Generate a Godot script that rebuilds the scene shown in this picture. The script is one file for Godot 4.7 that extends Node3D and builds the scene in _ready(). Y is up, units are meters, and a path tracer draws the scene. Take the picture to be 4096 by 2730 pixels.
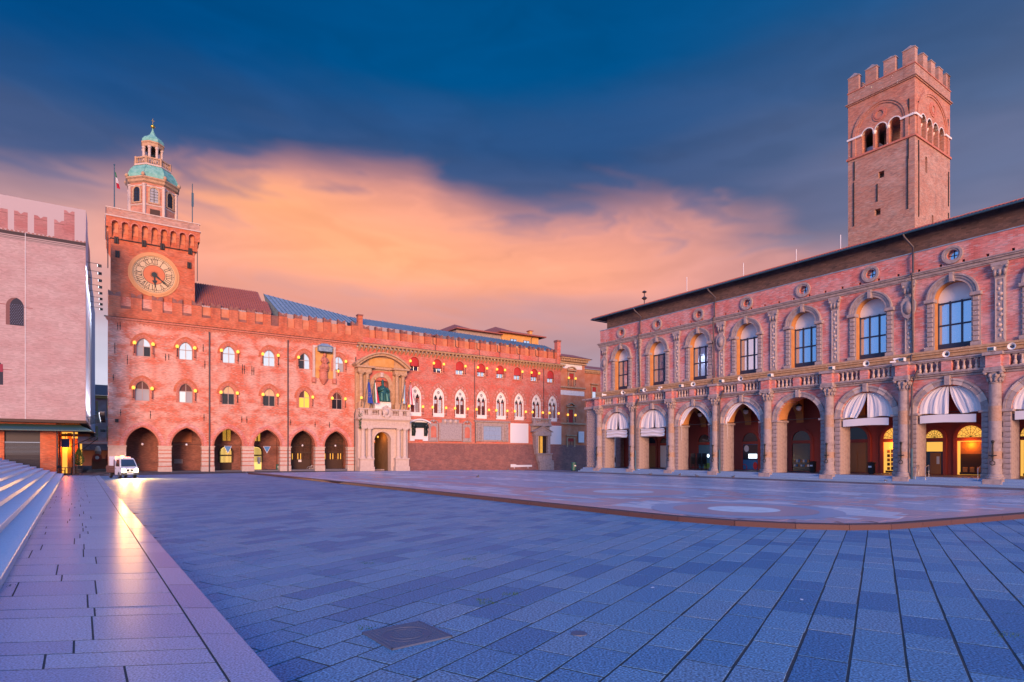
extends Node3D
# A city square at dawn: arcaded brick palace with clock tower, loggia palace with battlemented tower, paved square.

class MB:
	var v := PackedVector3Array()
	var n := PackedVector3Array()
	var uv := PackedVector2Array()
	var col := PackedColorArray()
	var tint := Color(1, 1, 1)
	var tinted := false
	func puv(p: Vector3, m: Vector3) -> Vector2:
		var a := m.abs()
		if a.y >= a.x and a.y >= a.z: return Vector2(p.x, p.z)
		if a.z >= a.x: return Vector2(p.x, -p.y)
		return Vector2(p.z, -p.y)
	func tn(a: Vector3, b: Vector3, c: Vector3, na: Vector3, nb: Vector3, nc: Vector3, m: Vector3):
		v.append(a); v.append(c); v.append(b)
		n.append(na); n.append(nc); n.append(nb)
		uv.append(puv(a, m)); uv.append(puv(c, m)); uv.append(puv(b, m))
		if tinted:
			for i in 3: col.append(tint)
	# points run counter-clockwise seen from outside
	func t(a: Vector3, b: Vector3, c: Vector3):
		var m := (b - a).cross(c - a).normalized()
		tn(a, b, c, m, m, m, m)
	func q(a: Vector3, b: Vector3, c: Vector3, d: Vector3):
		var m := (c - a).cross(d - b).normalized()
		tn(a, b, c, m, m, m, m)
		tn(a, c, d, m, m, m, m)
	func qs(a: Vector3, b: Vector3, c: Vector3, d: Vector3, na: Vector3, nb: Vector3, nc: Vector3, nd: Vector3):
		var m := (c - a).cross(d - b).normalized()
		tn(a, b, c, na, nb, nc, m)
		tn(a, c, d, na, nc, nd, m)
	func box(x0: float, x1: float, y0: float, y1: float, z0: float, z1: float):
		hex([Vector3(x0, y0, z1), Vector3(x1, y0, z1), Vector3(x1, y1, z1), Vector3(x0, y1, z1), Vector3(x0, y0, z0), Vector3(x1, y0, z0), Vector3(x1, y1, z0), Vector3(x0, y1, z0)])
	# eight corners: front face counter-clockwise from lower left, then the back face in the same order
	func hex(p: Array):
		q(p[0], p[1], p[2], p[3]); q(p[5], p[4], p[7], p[6]); q(p[4], p[0], p[3], p[7]); q(p[1], p[5], p[6], p[2]); q(p[3], p[2], p[6], p[7]); q(p[4], p[5], p[1], p[0])
	# box whose front edges are chamfered by b
	func bbox(x0: float, x1: float, y0: float, y1: float, z0: float, z1: float, b := 0.03):
		var f := [Vector3(x0 + b, y0 + b, z1), Vector3(x1 - b, y0 + b, z1), Vector3(x1 - b, y1 - b, z1), Vector3(x0 + b, y1 - b, z1)]
		var g := [Vector3(x0, y0, z1 - b), Vector3(x1, y0, z1 - b), Vector3(x1, y1, z1 - b), Vector3(x0, y1, z1 - b)]
		var k := [Vector3(x0, y0, z0), Vector3(x1, y0, z0), Vector3(x1, y1, z0), Vector3(x0, y1, z0)]
		q(f[0], f[1], f[2], f[3]); q(k[1], k[0], k[3], k[2])
		for i in 4:
			var j := (i + 1) % 4
			q(g[i], g[j], f[j], f[i]); q(k[i], k[j], g[j], g[i])
	# turned body: prof holds (radius, height) from bottom to top
	func lathe(prof: Array, c := Vector3.ZERO, seg := 12, flat := false, a0 := 0.0, a1 := TAU):
		for i in seg:
			var t0 := a0 + (a1 - a0) * i / seg
			var t1 := a0 + (a1 - a0) * (i + 1) / seg
			var d0 := Vector3(cos(t0), 0, -sin(t0)); var d1 := Vector3(cos(t1), 0, -sin(t1))
			for k in prof.size() - 1:
				var p: Vector2 = prof[k]; var r: Vector2 = prof[k + 1]
				var A := c + d0 * p.x + Vector3(0, p.y, 0); var B := c + d1 * p.x + Vector3(0, p.y, 0)
				var C := c + d1 * r.x + Vector3(0, r.y, 0); var D := c + d0 * r.x + Vector3(0, r.y, 0)
				if flat:
					if p.x < 0.001: t(A, C, D)
					elif r.x < 0.001: t(A, B, C)
					else: q(A, B, C, D)
				else:
					var nn := Vector2(r.y - p.y, p.x - r.x).normalized()
					var n0 := d0 * nn.x + Vector3(0, nn.y, 0); var n1 := d1 * nn.x + Vector3(0, nn.y, 0)
					if p.x < 0.001: tn(A, C, D, n0, n1, n0, n0)
					elif r.x < 0.001: tn(A, B, C, n0, n1, n0, n0)
					else: qs(A, B, C, D, n0, n1, n1, n0)
	func cyl(c: Vector3, r: float, h: float, seg := 12): lathe([Vector2(0, 0), Vector2(r, 0), Vector2(r, h), Vector2(0, h)], c, seg)
	# round bar along a path; radius may vary
	func tube(path: Array, r, seg := 6, caps := true):
		var rings := []
		var up := Vector3.UP
		for i in path.size():
			var d: Vector3 = (path[min(i + 1, path.size() - 1)] - path[max(i - 1, 0)]).normalized()
			var s := d.cross(up)
			if s.length() < 0.05: s = d.cross(Vector3(1, 0, 0.02))
			s = s.normalized()
			var w := s.cross(d).normalized()
			var rr: float = r[i] if r is Array else r
			var ring := []
			for k in seg:
				var o := s * cos(TAU * k / seg) + w * sin(TAU * k / seg)
				ring.append([path[i] + o * rr, o])
			rings.append(ring)
		for i in path.size() - 1:
			for k in seg:
				var a = rings[i][k]; var b = rings[i][(k + 1) % seg]; var c = rings[i + 1][(k + 1) % seg]; var d = rings[i + 1][k]
				qs(a[0], d[0], c[0], b[0], a[1], d[1], c[1], b[1])
		if caps:
			for k in range(1, seg - 1):
				t(rings[0][0][0], rings[0][k][0], rings[0][k + 1][0])
				var e = rings[-1]
				t(e[0][0], e[k + 1][0], e[k][0])
	# ellipsoid
	func ball(c: Vector3, r: Vector3, seg := 10, rows := 6):
		for j in rows:
			for i in seg:
				var P := []
				for e in [[i, j], [i, j + 1], [i + 1, j + 1], [i + 1, j]]:
					var a: float = TAU * e[0] / seg; var b: float = PI * e[1] / rows
					P.append(Vector3(sin(b) * cos(a), cos(b), -sin(b) * sin(a)))
				if j == 0: tn(c + P[0] * r, c + P[1] * r, c + P[2] * r, P[0], P[1], P[2], P[1])
				elif j == rows - 1: tn(c + P[0] * r, c + P[1] * r, c + P[3] * r, P[0], P[1], P[3], P[0])
				else: qs(c + P[0] * r, c + P[1] * r, c + P[2] * r, c + P[3] * r, P[0], P[1], P[2], P[3])
	# flat polygon (x, y) pulled from z0 to z1; counter-clockwise seen from +z
	func slab(poly: PackedVector2Array, z0: float, z1: float, back := false):
		var idx := Geometry2D.triangulate_polygon(poly)
		var F := func(i: int, z: float) -> Vector3: return Vector3(poly[i].x, poly[i].y, z)
		for k in range(0, idx.size(), 3):
			var a := poly[idx[k]]; var b := poly[idx[k + 1]]; var c := poly[idx[k + 2]]
			var ccw := (b - a).cross(c - a) > 0
			var i1 := idx[k + 1] if ccw else idx[k + 2]
			var i2 := idx[k + 2] if ccw else idx[k + 1]
			t(F.call(idx[k], z1), F.call(i1, z1), F.call(i2, z1))
			if back: t(F.call(idx[k], z0), F.call(i2, z0), F.call(i1, z0))
		for i in poly.size():
			var j := (i + 1) % poly.size()
			q(F.call(i, z0), F.call(j, z0), F.call(j, z1), F.call(i, z1))
	# moulding between two profiles of equal length, front at z1, sides back to z0
	func band(pin: PackedVector2Array, pout: PackedVector2Array, z0: float, z1: float):
		for i in pin.size() - 1:
			var a := pin[i]; var b := pin[i + 1]; var c := pout[i + 1]; var d := pout[i]
			q(v3(d, z1), v3(a, z1), v3(b, z1), v3(c, z1))
			q(v3(d, z0), v3(d, z1), v3(c, z1), v3(c, z0))
			q(v3(a, z1), v3(a, z0), v3(b, z0), v3(b, z1))
		var e := pin.size() - 1
		q(v3(pout[0], z0), v3(pin[0], z0), v3(pin[0], z1), v3(pout[0], z1))
		q(v3(pin[e], z0), v3(pout[e], z0), v3(pout[e], z1), v3(pin[e], z1))
	func v3(p: Vector2, z: float) -> Vector3: return Vector3(p.x, p.y, z)
	# horizontal band of wall with openings; each opening {p: profile from left jamb foot over the top to the right jamb foot, d: reveal depth, s: sill y}
	func wall(x0: float, x1: float, y0: float, y1: float, z: float, ops := []):
		var x := x0
		for o in ops:
			var p: PackedVector2Array = o.p
			var l: float = p[0].x; var r: float = p[-1].x
			if l > x: q(Vector3(x, y0, z), Vector3(l, y0, z), Vector3(l, y1, z), Vector3(x, y1, z))
			var s: float = p[0].y
			if s > y0 + 0.001: q(Vector3(l, y0, z), Vector3(r, y0, z), Vector3(r, s, z), Vector3(l, s, z))
			for i in p.size() - 1:
				var a := p[i]; var b := p[i + 1]
				if b.x - a.x > 0.0005: q(v3(a, z), v3(b, z), Vector3(b.x, y1, z), Vector3(a.x, y1, z))
				q(v3(a, z), v3(a, z - o.d), v3(b, z - o.d), v3(b, z))
			if s > y0 + 0.001: q(Vector3(l, s, z - o.d), Vector3(l, s, z), Vector3(r, s, z), Vector3(r, s, z - o.d))
			x = r
		if x1 > x: q(Vector3(x, y0, z), Vector3(x1, y0, z), Vector3(x1, y1, z), Vector3(x, y1, z))
	# filled opening: fan under a profile at z
	func fill(p: PackedVector2Array, z: float):
		var pts := PackedVector2Array(p)
		var idx := Geometry2D.triangulate_polygon(pts)
		for k in range(0, idx.size(), 3):
			var a := pts[idx[k]]; var b := pts[idx[k + 1]]; var c := pts[idx[k + 2]]
			if (b - a).cross(c - a) > 0: t(v3(a, z), v3(b, z), v3(c, z))
			else: t(v3(a, z), v3(c, z), v3(b, z))
	func add(o: MB, x: Transform3D):
		for i in o.v.size():
			v.append(x * o.v[i]); n.append((x.basis * o.n[i]).normalized())
		uv.append_array(o.uv)
		if tinted:
			for i in o.v.size(): col.append(tint)
	func mesh(m: Material) -> ArrayMesh:
		var a := []; a.resize(Mesh.ARRAY_MAX)
		a[Mesh.ARRAY_VERTEX] = v; a[Mesh.ARRAY_NORMAL] = n; a[Mesh.ARRAY_TEX_UV] = uv
		if tinted: a[Mesh.ARRAY_COLOR] = col
		var r := ArrayMesh.new()
		r.add_surface_from_arrays(Mesh.PRIMITIVE_TRIANGLES, a)
		r.surface_set_material(0, m)
		return r

var M := {}
var names := {}
var R := RandomNumberGenerator.new()

func rr(a: float, b: float) -> float: return R.randf_range(a, b)
func numbered(s: String) -> String:
	names[s] = names.get(s, -1) + 1
	return s if names[s] == 0 else "%s_%03d" % [s, names[s]]
func tag(o: Node3D, label: String, category := "", group := "", kind := "") -> Node3D:
	o.set_meta("label", label)
	if category: o.set_meta("category", category)
	if group: o.set_meta("group", group)
	if kind: o.set_meta("kind", kind)
	return o
func thing(called: String, label: String, category: String, at := Vector3.ZERO, turn := 0.0, group := "") -> Node3D:
	var o := Node3D.new()
	o.name = numbered(called)
	add_child(o)
	o.position = at; o.rotation.y = turn
	return tag(o, label, category, group)
func part(parent: Node3D, called: String, mb: MB, m: Material) -> MeshInstance3D:
	return piece(parent, called, mb.mesh(m))
func piece(parent: Node3D, called: String, mesh: Mesh, at := Vector3.ZERO) -> MeshInstance3D:
	var o := MeshInstance3D.new()
	o.mesh = mesh
	o.name = called if parent != self else numbered(called)
	parent.add_child(o, true)
	o.position = at
	return o
func solo(called: String, mb: MB, m: Material, label: String, category: String, group := "", at := Vector3.ZERO, turn := 0.0) -> MeshInstance3D:
	var o := part(self, called, mb, m)
	o.position = at; o.rotation.y = turn
	tag(o, label, category, group)
	return o
func struct(called: String, mb: MB, m: Material) -> MeshInstance3D:
	var o := part(self, called, mb, m)
	o.set_meta("kind", "structure")
	return o
func copy(o: Node3D, at: Vector3, turn := 0.0, label := "", group := "") -> Node3D:
	var c: Node3D = o.duplicate()
	c.name = numbered(String(o.name).rstrip("0123456789").rstrip("_"))
	add_child(c)
	c.position = at; c.rotation.y = turn
	if label: c.set_meta("label", label)
	if group: c.set_meta("group", group)
	return c
func omni(parent: Node3D, at: Vector3, c: Color, e: float, size := 0.05, rng := 12.0):
	var l := OmniLight3D.new()
	l.light_color = c; l.light_energy = e; l.light_size = size; l.omni_range = rng; l.omni_attenuation = 2.0; l.shadow_enabled = true
	l.name = "lamp_light"
	parent.add_child(l, true)
	l.position = at

# ---- profiles -------------------------------------------------------------
# opening with jambs from sill to spring and an arch of rise h over half-width w; h > w gives a pointed arch
func arch(cx: float, w: float, sill: float, spring: float, h: float, n := 12, grow := 0.0, foot := 0.0) -> PackedVector2Array:
	var p := PackedVector2Array()
	p.append(Vector2(cx - w - grow, sill - foot))
	if h <= w + 0.001:
		for i in n + 1:
			var a := PI - PI * i / n
			p.append(Vector2(cx + cos(a) * (w + grow), spring + sin(a) * (h + grow)))
	else:
		var r := (w * w + h * h) / (2.0 * w)
		var half := n / 2
		var amax := asin(clampf((h) / r, -1, 1))
		if r < w: amax = PI - amax
		var R2 := r + grow
		var cl := cx - w + r
		var am := acos(clampf((cl - cx) / R2, -1, 1))
		for i in half + 1:
			var a := am * i / half
			p.append(Vector2(cl - cos(a) * R2, spring + sin(a) * R2))
		for i in range(half - 1, -1, -1):
			var a := am * i / half
			p.append(Vector2(2 * cx - cl + cos(a) * R2, spring + sin(a) * R2))
	p.append(Vector2(cx + w + grow, sill - foot))
	return p
func rect(x0: float, x1: float, y0: float, y1: float) -> PackedVector2Array:
	return PackedVector2Array([Vector2(x0, y0), Vector2(x0, y1), Vector2(x1, y1), Vector2(x1, y0)])
func circ(cx: float, cy: float, r: float, n := 24, ry := 0.0) -> PackedVector2Array:
	var p := PackedVector2Array()
	for i in n: p.append(Vector2(cx + cos(TAU * i / n) * r, cy + sin(TAU * i / n) * (ry if ry > 0 else r)))
	return p
func closed(p: PackedVector2Array) -> PackedVector2Array:
	var c := PackedVector2Array(p); c.append(p[0]); return c

# ---- materials ------------------------------------------------------------
func srgb(r: float, g: float, b: float) -> Color: return Color(r, g, b).linear_to_srgb()
func mat(key: String, c: Color, rough := 0.8, metal := 0.0) -> StandardMaterial3D:
	var m := StandardMaterial3D.new()
	m.resource_name = key
	m.albedo_color = c.linear_to_srgb()
	m.roughness = rough; m.metallic = metal
	M[key] = m
	return m
func textured(key: String, tex: Texture2D, tile: float, rough := 0.85, tint := Color(1, 1, 1)) -> StandardMaterial3D:
	var m := mat(key, tint, rough)
	m.albedo_texture = tex
	m.uv1_scale = Vector3(1.0 / tile, 1.0 / tile, 1)
	return m
func glow(key: String, c: Color, e: float) -> StandardMaterial3D:
	var m := mat(key, c * 0.6, 0.5)
	m.emission_enabled = true; m.emission = c.linear_to_srgb(); m.emission_energy_multiplier = e
	return m
func noise(freq: float, oct := 4, sd := 1) -> FastNoiseLite:
	var f := FastNoiseLite.new()
	f.noise_type = FastNoiseLite.TYPE_SIMPLEX_SMOOTH
	f.frequency = freq; f.fractal_octaves = oct; f.seed = sd
	return f
func ramp(cols: Array, offs: Array) -> Gradient:
	var g := Gradient.new()
	g.offsets = PackedFloat32Array(offs)
	var c := PackedColorArray()
	for k in cols: c.append((k as Color).linear_to_srgb())
	g.colors = c
	return g
func ntex(freq: float, oct: int, sd: int, g: Gradient, size := 512, cell := false) -> NoiseTexture2D:
	var t := NoiseTexture2D.new()
	t.width = size; t.height = size; t.seamless = true
	t.noise = noise(freq, oct, sd)
	if cell: t.noise.noise_type = FastNoiseLite.TYPE_VALUE
	if g: t.color_ramp = g
	return t
# courses of bricks over tile metres; each brick takes its tone from broad and fine noise
func bricks(px: int, tile: float, sd: int, a: Color, b: Color, dark: Color, mortar: Color, bw := 0.27, bh := 0.078, patch := 0.25, worn := 0.0) -> ImageTexture:
	var im := Image.create(px, px, false, Image.FORMAT_RGB8)
	im.fill(mortar.linear_to_srgb())
	var s := px / tile
	var rows := int(round(tile / bh)); var cols := int(round(tile / bw))
	var f := noise(1.0, 3, sd); var g := noise(1.0, 2, sd + 7)
	var rg := RandomNumberGenerator.new(); rg.seed = sd
	for j in rows:
		var y0 := int(round(j * px / float(rows))); var y1 := int(round((j + 1) * px / float(rows)))
		var sh := 0.5 if j % 2 else 0.0
		for i in cols:
			var x0 := int(round((i + sh) * px / float(cols))); var x1 := int(round((i + 1 + sh) * px / float(cols)))
			var ax := TAU * i / cols; var ay := TAU * j / rows
			var q := tile / TAU * patch
			var k := clampf(0.5 + 1.5 * f.get_noise_3d(cos(ax) * q + 5, sin(ax) * q, cos(ay) * q + sin(ay) * q * 1.7), 0, 1)
			var d := clampf(g.get_noise_3d(cos(ax) * q * 2.3, sin(ax) * q * 2.3 + 9, cos(ay) * q * 2.3 + sin(ay) * q * 3.1) * 2.0 - 0.5, 0, 1)
			var c := a.lerp(b, k).lerp(dark, d * 0.7)
			if rg.randf() < worn: c = c.lerp(mortar, 0.7)
			c = c * (0.78 + 0.44 * rg.randf())
			var m := maxi(1, int(0.011 * s))
			im.fill_rect(Rect2i(x0, y0, x1 - x0 - m, y1 - y0 - m), c.linear_to_srgb())
			if x1 > px: im.fill_rect(Rect2i(x0 - px, y0, x1 - x0 - m, y1 - y0 - m), c.linear_to_srgb())
	return ImageTexture.create_from_image(im)

const EXPO := 2.2
const TA := 0.59920  # turn of the arcaded palace: its front looks east
const TP := -0.97141  # turn of the loggia palace: its front looks south
const PA := Vector3(-49.4, 0, -72.5)
const PP := Vector3(9.245, 0, -73.4)

func _ready():
	R.seed = 7
	air()
	make_materials()
	make_ground()
	make_town_hall()
	make_clock_tower()
	make_portal()
	make_wing()
	make_wall_lamps()
	make_far_houses()
	make_wrapped_house()
	make_loggia()
	make_watch_tower()
	make_van()
	make_small_things()

func air():
	var cam := Camera3D.new()
	cam.name = "camera"
	cam.set_frustum(2.0 * 1365.0 / 2374.0 * 0.1, Vector2(0, 452.0 / 2374.0 * 0.1), 0.1, 4000.0)
	add_child(cam)
	cam.position = Vector3(0, 2.2, 0)
	cam.current = true
	var env := Environment.new()
	env.background_mode = Environment.BG_SKY
	env.tonemap_mode = Environment.TONE_MAPPER_LINEAR
	env.tonemap_exposure = EXPO
	env.background_energy_multiplier = 1.0 / EXPO
	env.sdfgi_enabled = true; env.ssao_enabled = true; env.ssil_enabled = true
	var pan := PanoramaSkyMaterial.new()
	pan.panorama = ImageTexture.create_from_image(sky_image())
	pan.filter = true
	var sky := Sky.new()
	sky.sky_material = pan
	env.sky = sky
	var we := WorldEnvironment.new()
	we.name = "world"
	we.environment = env
	add_child(we)
	# dawn light from behind the camera, low in the east and soft
	var sun := DirectionalLight3D.new()
	sun.name = "sun"
	sun.light_energy = 0.95
	sun.light_color = Color(1.0, 0.74, 0.58)
	sun.light_angular_distance = 20.0
	sun.shadow_enabled = true
	add_child(sun)
	sun.look_at_from_position(Vector3.ZERO, -Vector3(0.15, 0.085, 0.985))

func curve(x: float, pts: Array) -> float:
	if x <= pts[0].x: return pts[0].y
	for i in pts.size() - 1:
		if x <= pts[i + 1].x:
			var t: float = (x - pts[i].x) / (pts[i + 1].x - pts[i].x)
			t = t * t * (3 - 2 * t)
			return lerpf(pts[i].y, pts[i + 1].y, t)
	return pts[-1].y
func tone(x: float, stops: Array) -> Color:
	if x <= stops[0][0]: return stops[0][1]
	for i in stops.size() - 1:
		if x <= stops[i + 1][0]:
			return (stops[i][1] as Color).lerp(stops[i + 1][1], smoothstep(stops[i][0], stops[i + 1][0], x))
	return stops[-1][1]

# dawn sky: pale clear air all round, a dark blue cloud bank in the west with a lit salmon cloud under it
func sky_image() -> Image:
	var w := 2048; var h := 1024
	var im := Image.create(w, h, false, Image.FORMAT_RGBF)
	var n1 := noise(1.0, 5, 3); var n2 := noise(1.0, 4, 11); var n3 := noise(1.0, 3, 23)
	var clear := [[0.0, Color(0.42, 0.52, 0.82)], [9.0, Color(0.15, 0.40, 0.90)], [22.0, Color(0.06, 0.37, 1.0)], [50.0, Color(0.03, 0.35, 1.08)], [90.0, Color(0.03, 0.34, 1.1)]]
	var bank := [[0.0, Color(0.44, 0.36, 0.46)], [8.0, Color(0.42, 0.32, 0.40)], [14.0, Color(0.42, 0.30, 0.37)], [19.0, Color(0.17, 0.16, 0.28)], [24.0, Color(0.06, 0.105, 0.245)], [28.0, Color(0.025, 0.085, 0.235)], [33.0, Color(0.0, 0.080, 0.25)], [48.0, Color(0.0, 0.09, 0.29)]]
	var edge := [Vector2(-90, 14), Vector2(-62, 17.5), Vector2(-41, 19.6), Vector2(-27.4, 22.9), Vector2(-19, 25.2), Vector2(-9.8, 25.4), Vector2(-5, 23.6), Vector2(0, 22.4), Vector2(9.8, 23.2), Vector2(17, 22.2), Vector2(23, 20.2), Vector2(28, 17.8), Vector2(34, 13.5), Vector2(41, 9), Vector2(60, 6), Vector2(90, 4)]
	var east := 160.0
	for j in h:
		var el := 90.0 - 180.0 * (j + 0.5) / h
		if el < -2.0:
			for i in w: im.set_pixel(i, j, Color(0.20, 0.19, 0.22))
			continue
		for i in w:
			var az := 360.0 * (i + 0.5) / w
			if az > 180.0: az -= 360.0
			var c := tone(el, clear)
			c = c * (1.0 + 0.22 * cos(deg_to_rad(az - east)))
			var warm := exp(-el * el / 300.0) * pow(0.5 + 0.5 * cos(deg_to_rad(az - east)), 3.0)
			c = c.lerp(Color(1.5, 1.25, 1.05), warm * 0.85)
			var west := (1.0 - smoothstep(46.0, 80.0, absf(az))) * (1.0 - smoothstep(38.0, 72.0, el))
			if west > 0.0:
				var sa := az * 0.035; var se := el * 0.16
				var wob := n1.get_noise_2d(sa * 0.8, se * 0.8 + sa * 0.3)
				var fine := n2.get_noise_2d(sa * 2.2 + wob * 1.6, se * 1.5 - sa * 0.5)
				var soft := n3.get_noise_2d(sa * 0.5 + 7, se * 0.5)
				var e2 := el + wob * 2.2
				var k := tone(e2 + 3.0 * smoothstep(-5, -41, az) * 0.4 - 2.2 * smoothstep(5, 41, az) * smoothstep(12, 25, el), bank)
				# right-hand sky pales towards the slate blue behind the tower
				k = k.lerp(Color(0.105, 0.165, 0.30), smoothstep(8, 40, az) * smoothstep(40, 20, el) * 0.6)
				k = k.lerp(Color(0.0, 0.068, 0.24), smoothstep(-5, -38, az) * smoothstep(25, 31, e2) * 0.8)
				k = k * (1.0 + 0.10 * fine + 0.12 * soft)
				var top := curve(az, edge) + wob * 2.0
				var inside := smoothstep(top + 2.0 + 1.5 * soft, top - 3.4 - 3.0 * absf(fine), el + fine * 1.3)
				var base := 12.2 + wob * 2.4 + fine * 1.2
				var low := smoothstep(base - 4.0, base + 3.6, el)
				var salmon := Color(0.93, 0.375, 0.29)
				var core := exp(-pow((az + 14.5) / 13.0, 2) - pow((el - 18.6 + wob) / 3.6, 2)) + 0.75 * exp(-pow((az + 24) / 9.0, 2) - pow((el - 22.0) / 1.9, 2)) + 0.45 * exp(-pow((az - 5) / 14.0, 2) - pow((el - 16.8) / 2.4, 2))
				salmon = salmon.lerp(Color(1.06, 0.44, 0.23), clampf(core, 0, 1))
				salmon = salmon.lerp(Color(0.62, 0.31, 0.32), smoothstep(6, 27, az) * 0.85)
				salmon = salmon.lerp(Color(0.80, 0.44, 0.40), smoothstep(-29, -38, az) * 0.7)
				salmon = salmon * (1.0 + 0.14 * fine + 0.08 * soft)
				var m := inside * maxf(low, 0.0)
				k = k.lerp(salmon, clampf(m, 0, 1))
				# mauve veil under the cloud
				var veil := inside * (1.0 - low)
				var under := tone(el, [[0.0, Color(0.50, 0.45, 0.60)], [6.0, Color(0.42, 0.33, 0.42)], [13.0, Color(0.50, 0.29, 0.32)]])
				under = under.lerp(Color(0.72, 0.70, 0.86), smoothstep(-27, -34, az) * smoothstep(15, 6, el))
				k = k.lerp(under * (1.0 + 0.1 * fine), veil * 0.9)
				c = c.lerp(k, west)
			im.set_pixel(i, j, c)
	return im

func make_materials():
	# brickwork
	var ba := bricks(2048, 15.0, 5, Color(0.52, 0.125, 0.07), Color(0.60, 0.32, 0.26), Color(0.40, 0.085, 0.05), Color(0.48, 0.31, 0.26), 0.27, 0.078, 0.42, 0.12)
	textured("brick_pink", ba, 15.0)
	var bo := bricks(1024, 9.0, 9, Color(0.47, 0.105, 0.045), Color(0.50, 0.15, 0.08), Color(0.28, 0.065, 0.04), Color(0.36, 0.16, 0.10), 0.27, 0.078, 0.5, 0.04)
	textured("brick_red", bo, 9.0)
	var bp := bricks(2048, 12.0, 15, Color(0.53, 0.15, 0.13), Color(0.56, 0.29, 0.28), Color(0.44, 0.10, 0.08), Color(0.46, 0.31, 0.31), 0.27, 0.075, 0.55, 0.16)
	textured("brick_rose", bp, 12.0)
	var bt := bricks(2048, 12.0, 21, Color(0.40, 0.20, 0.15), Color(0.44, 0.27, 0.22), Color(0.19, 0.12, 0.11), Color(0.36, 0.28, 0.25), 0.27, 0.078, 0.4, 0.10)
	textured("brick_tower", bt, 12.0)
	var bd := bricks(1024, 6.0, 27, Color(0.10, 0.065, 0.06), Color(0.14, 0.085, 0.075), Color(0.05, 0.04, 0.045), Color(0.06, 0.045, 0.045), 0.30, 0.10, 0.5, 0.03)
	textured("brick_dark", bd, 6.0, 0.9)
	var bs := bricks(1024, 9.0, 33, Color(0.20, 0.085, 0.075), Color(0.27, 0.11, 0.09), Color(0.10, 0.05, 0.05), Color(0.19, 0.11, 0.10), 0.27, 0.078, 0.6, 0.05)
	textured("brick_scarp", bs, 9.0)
	textured("brick_wing", bricks(2048, 15.0, 37, Color(0.52, 0.11, 0.075), Color(0.52, 0.19, 0.15), Color(0.40, 0.075, 0.05), Color(0.42, 0.22, 0.18), 0.27, 0.078, 0.35, 0.08), 15.0)
	textured("brick_belfry", bricks(1024, 9.0, 43, Color(0.46, 0.17, 0.11), Color(0.48, 0.23, 0.17), Color(0.30, 0.11, 0.08), Color(0.40, 0.27, 0.22), 0.27, 0.078, 0.5, 0.06), 9.0)
	# stone, plaster
	var gs := ramp([Color(0.21, 0.165, 0.17), Color(0.31, 0.255, 0.26), Color(0.37, 0.31, 0.305), Color(0.28, 0.23, 0.235)], [0.0, 0.4, 0.7, 1.0])
	textured("sandstone", ntex(0.012, 5, 3, gs), 3.0, 0.9)
	var gl := ramp([Color(0.48, 0.38, 0.345), Color(0.53, 0.43, 0.39), Color(0.57, 0.47, 0.43)], [0.0, 0.5, 1.0])
	textured("pale_stone", ntex(0.012, 5, 5, gl), 3.0, 0.85)
	textured("warm_stone", ntex(0.012, 5, 6, ramp([Color(0.34, 0.21, 0.125), Color(0.45, 0.29, 0.18), Color(0.50, 0.35, 0.24)], [0.0, 0.5, 1.0])), 3.0, 0.85)
	textured("marble", ntex(0.01, 5, 8, ramp([Color(0.62, 0.60, 0.60), Color(0.76, 0.74, 0.73), Color(0.80, 0.79, 0.78)], [0.0, 0.4, 1.0])), 4.0, 0.5)
	textured("terracotta", ntex(0.02, 4, 12, ramp([Color(0.40, 0.13, 0.09), Color(0.50, 0.18, 0.13), Color(0.54, 0.24, 0.18)], [0.0, 0.5, 1.0])), 3.0, 0.85)
	textured("plaster_orange", ntex(0.008, 5, 14, ramp([Color(0.46, 0.16, 0.08), Color(0.52, 0.20, 0.11), Color(0.54, 0.26, 0.17)], [0.0, 0.5, 1.0])), 6.0, 0.9)
	textured("plaster_red", ntex(0.008, 5, 15, ramp([Color(0.44, 0.11, 0.08), Color(0.50, 0.14, 0.10), Color(0.52, 0.20, 0.15)], [0.0, 0.5, 1.0])), 6.0, 0.9)
	textured("plaster_ochre", ntex(0.008, 5, 16, ramp([Color(0.50, 0.25, 0.07), Color(0.58, 0.31, 0.10), Color(0.58, 0.36, 0.16)], [0.0, 0.5, 1.0])), 6.0, 0.9)
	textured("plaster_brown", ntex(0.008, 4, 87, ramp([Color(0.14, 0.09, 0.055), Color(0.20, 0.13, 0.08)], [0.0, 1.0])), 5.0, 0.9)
	textured("plaster_vault", ntex(0.008, 4, 17, ramp([Color(0.42, 0.18, 0.06), Color(0.52, 0.25, 0.09)], [0.0, 1.0])), 5.0, 0.9)
	mat("paint_maroon", Color(0.27, 0.045, 0.035), 0.6)
	textured("copper_green", ntex(0.01, 5, 18, ramp([Color(0.10, 0.32, 0.27), Color(0.17, 0.44, 0.37), Color(0.26, 0.50, 0.43)], [0.0, 0.5, 1.0])), 3.0, 0.7)
	textured("lead_blue", ntex(0.015, 4, 19, ramp([Color(0.13, 0.20, 0.28), Color(0.20, 0.30, 0.40), Color(0.27, 0.37, 0.47)], [0.0, 0.5, 1.0])), 4.0, 0.55)
	textured("tile_red", ntex(0.03, 4, 20, ramp([Color(0.20, 0.06, 0.05), Color(0.32, 0.10, 0.085), Color(0.40, 0.17, 0.14)], [0.0, 0.5, 1.0])), 2.0, 0.9)
	textured("memorial_grey", ntex(0.02, 5, 22, ramp([Color(0.24, 0.20, 0.22), Color(0.34, 0.30, 0.32), Color(0.42, 0.37, 0.38)], [0.0, 0.5, 1.0])), 3.0, 0.6)
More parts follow.
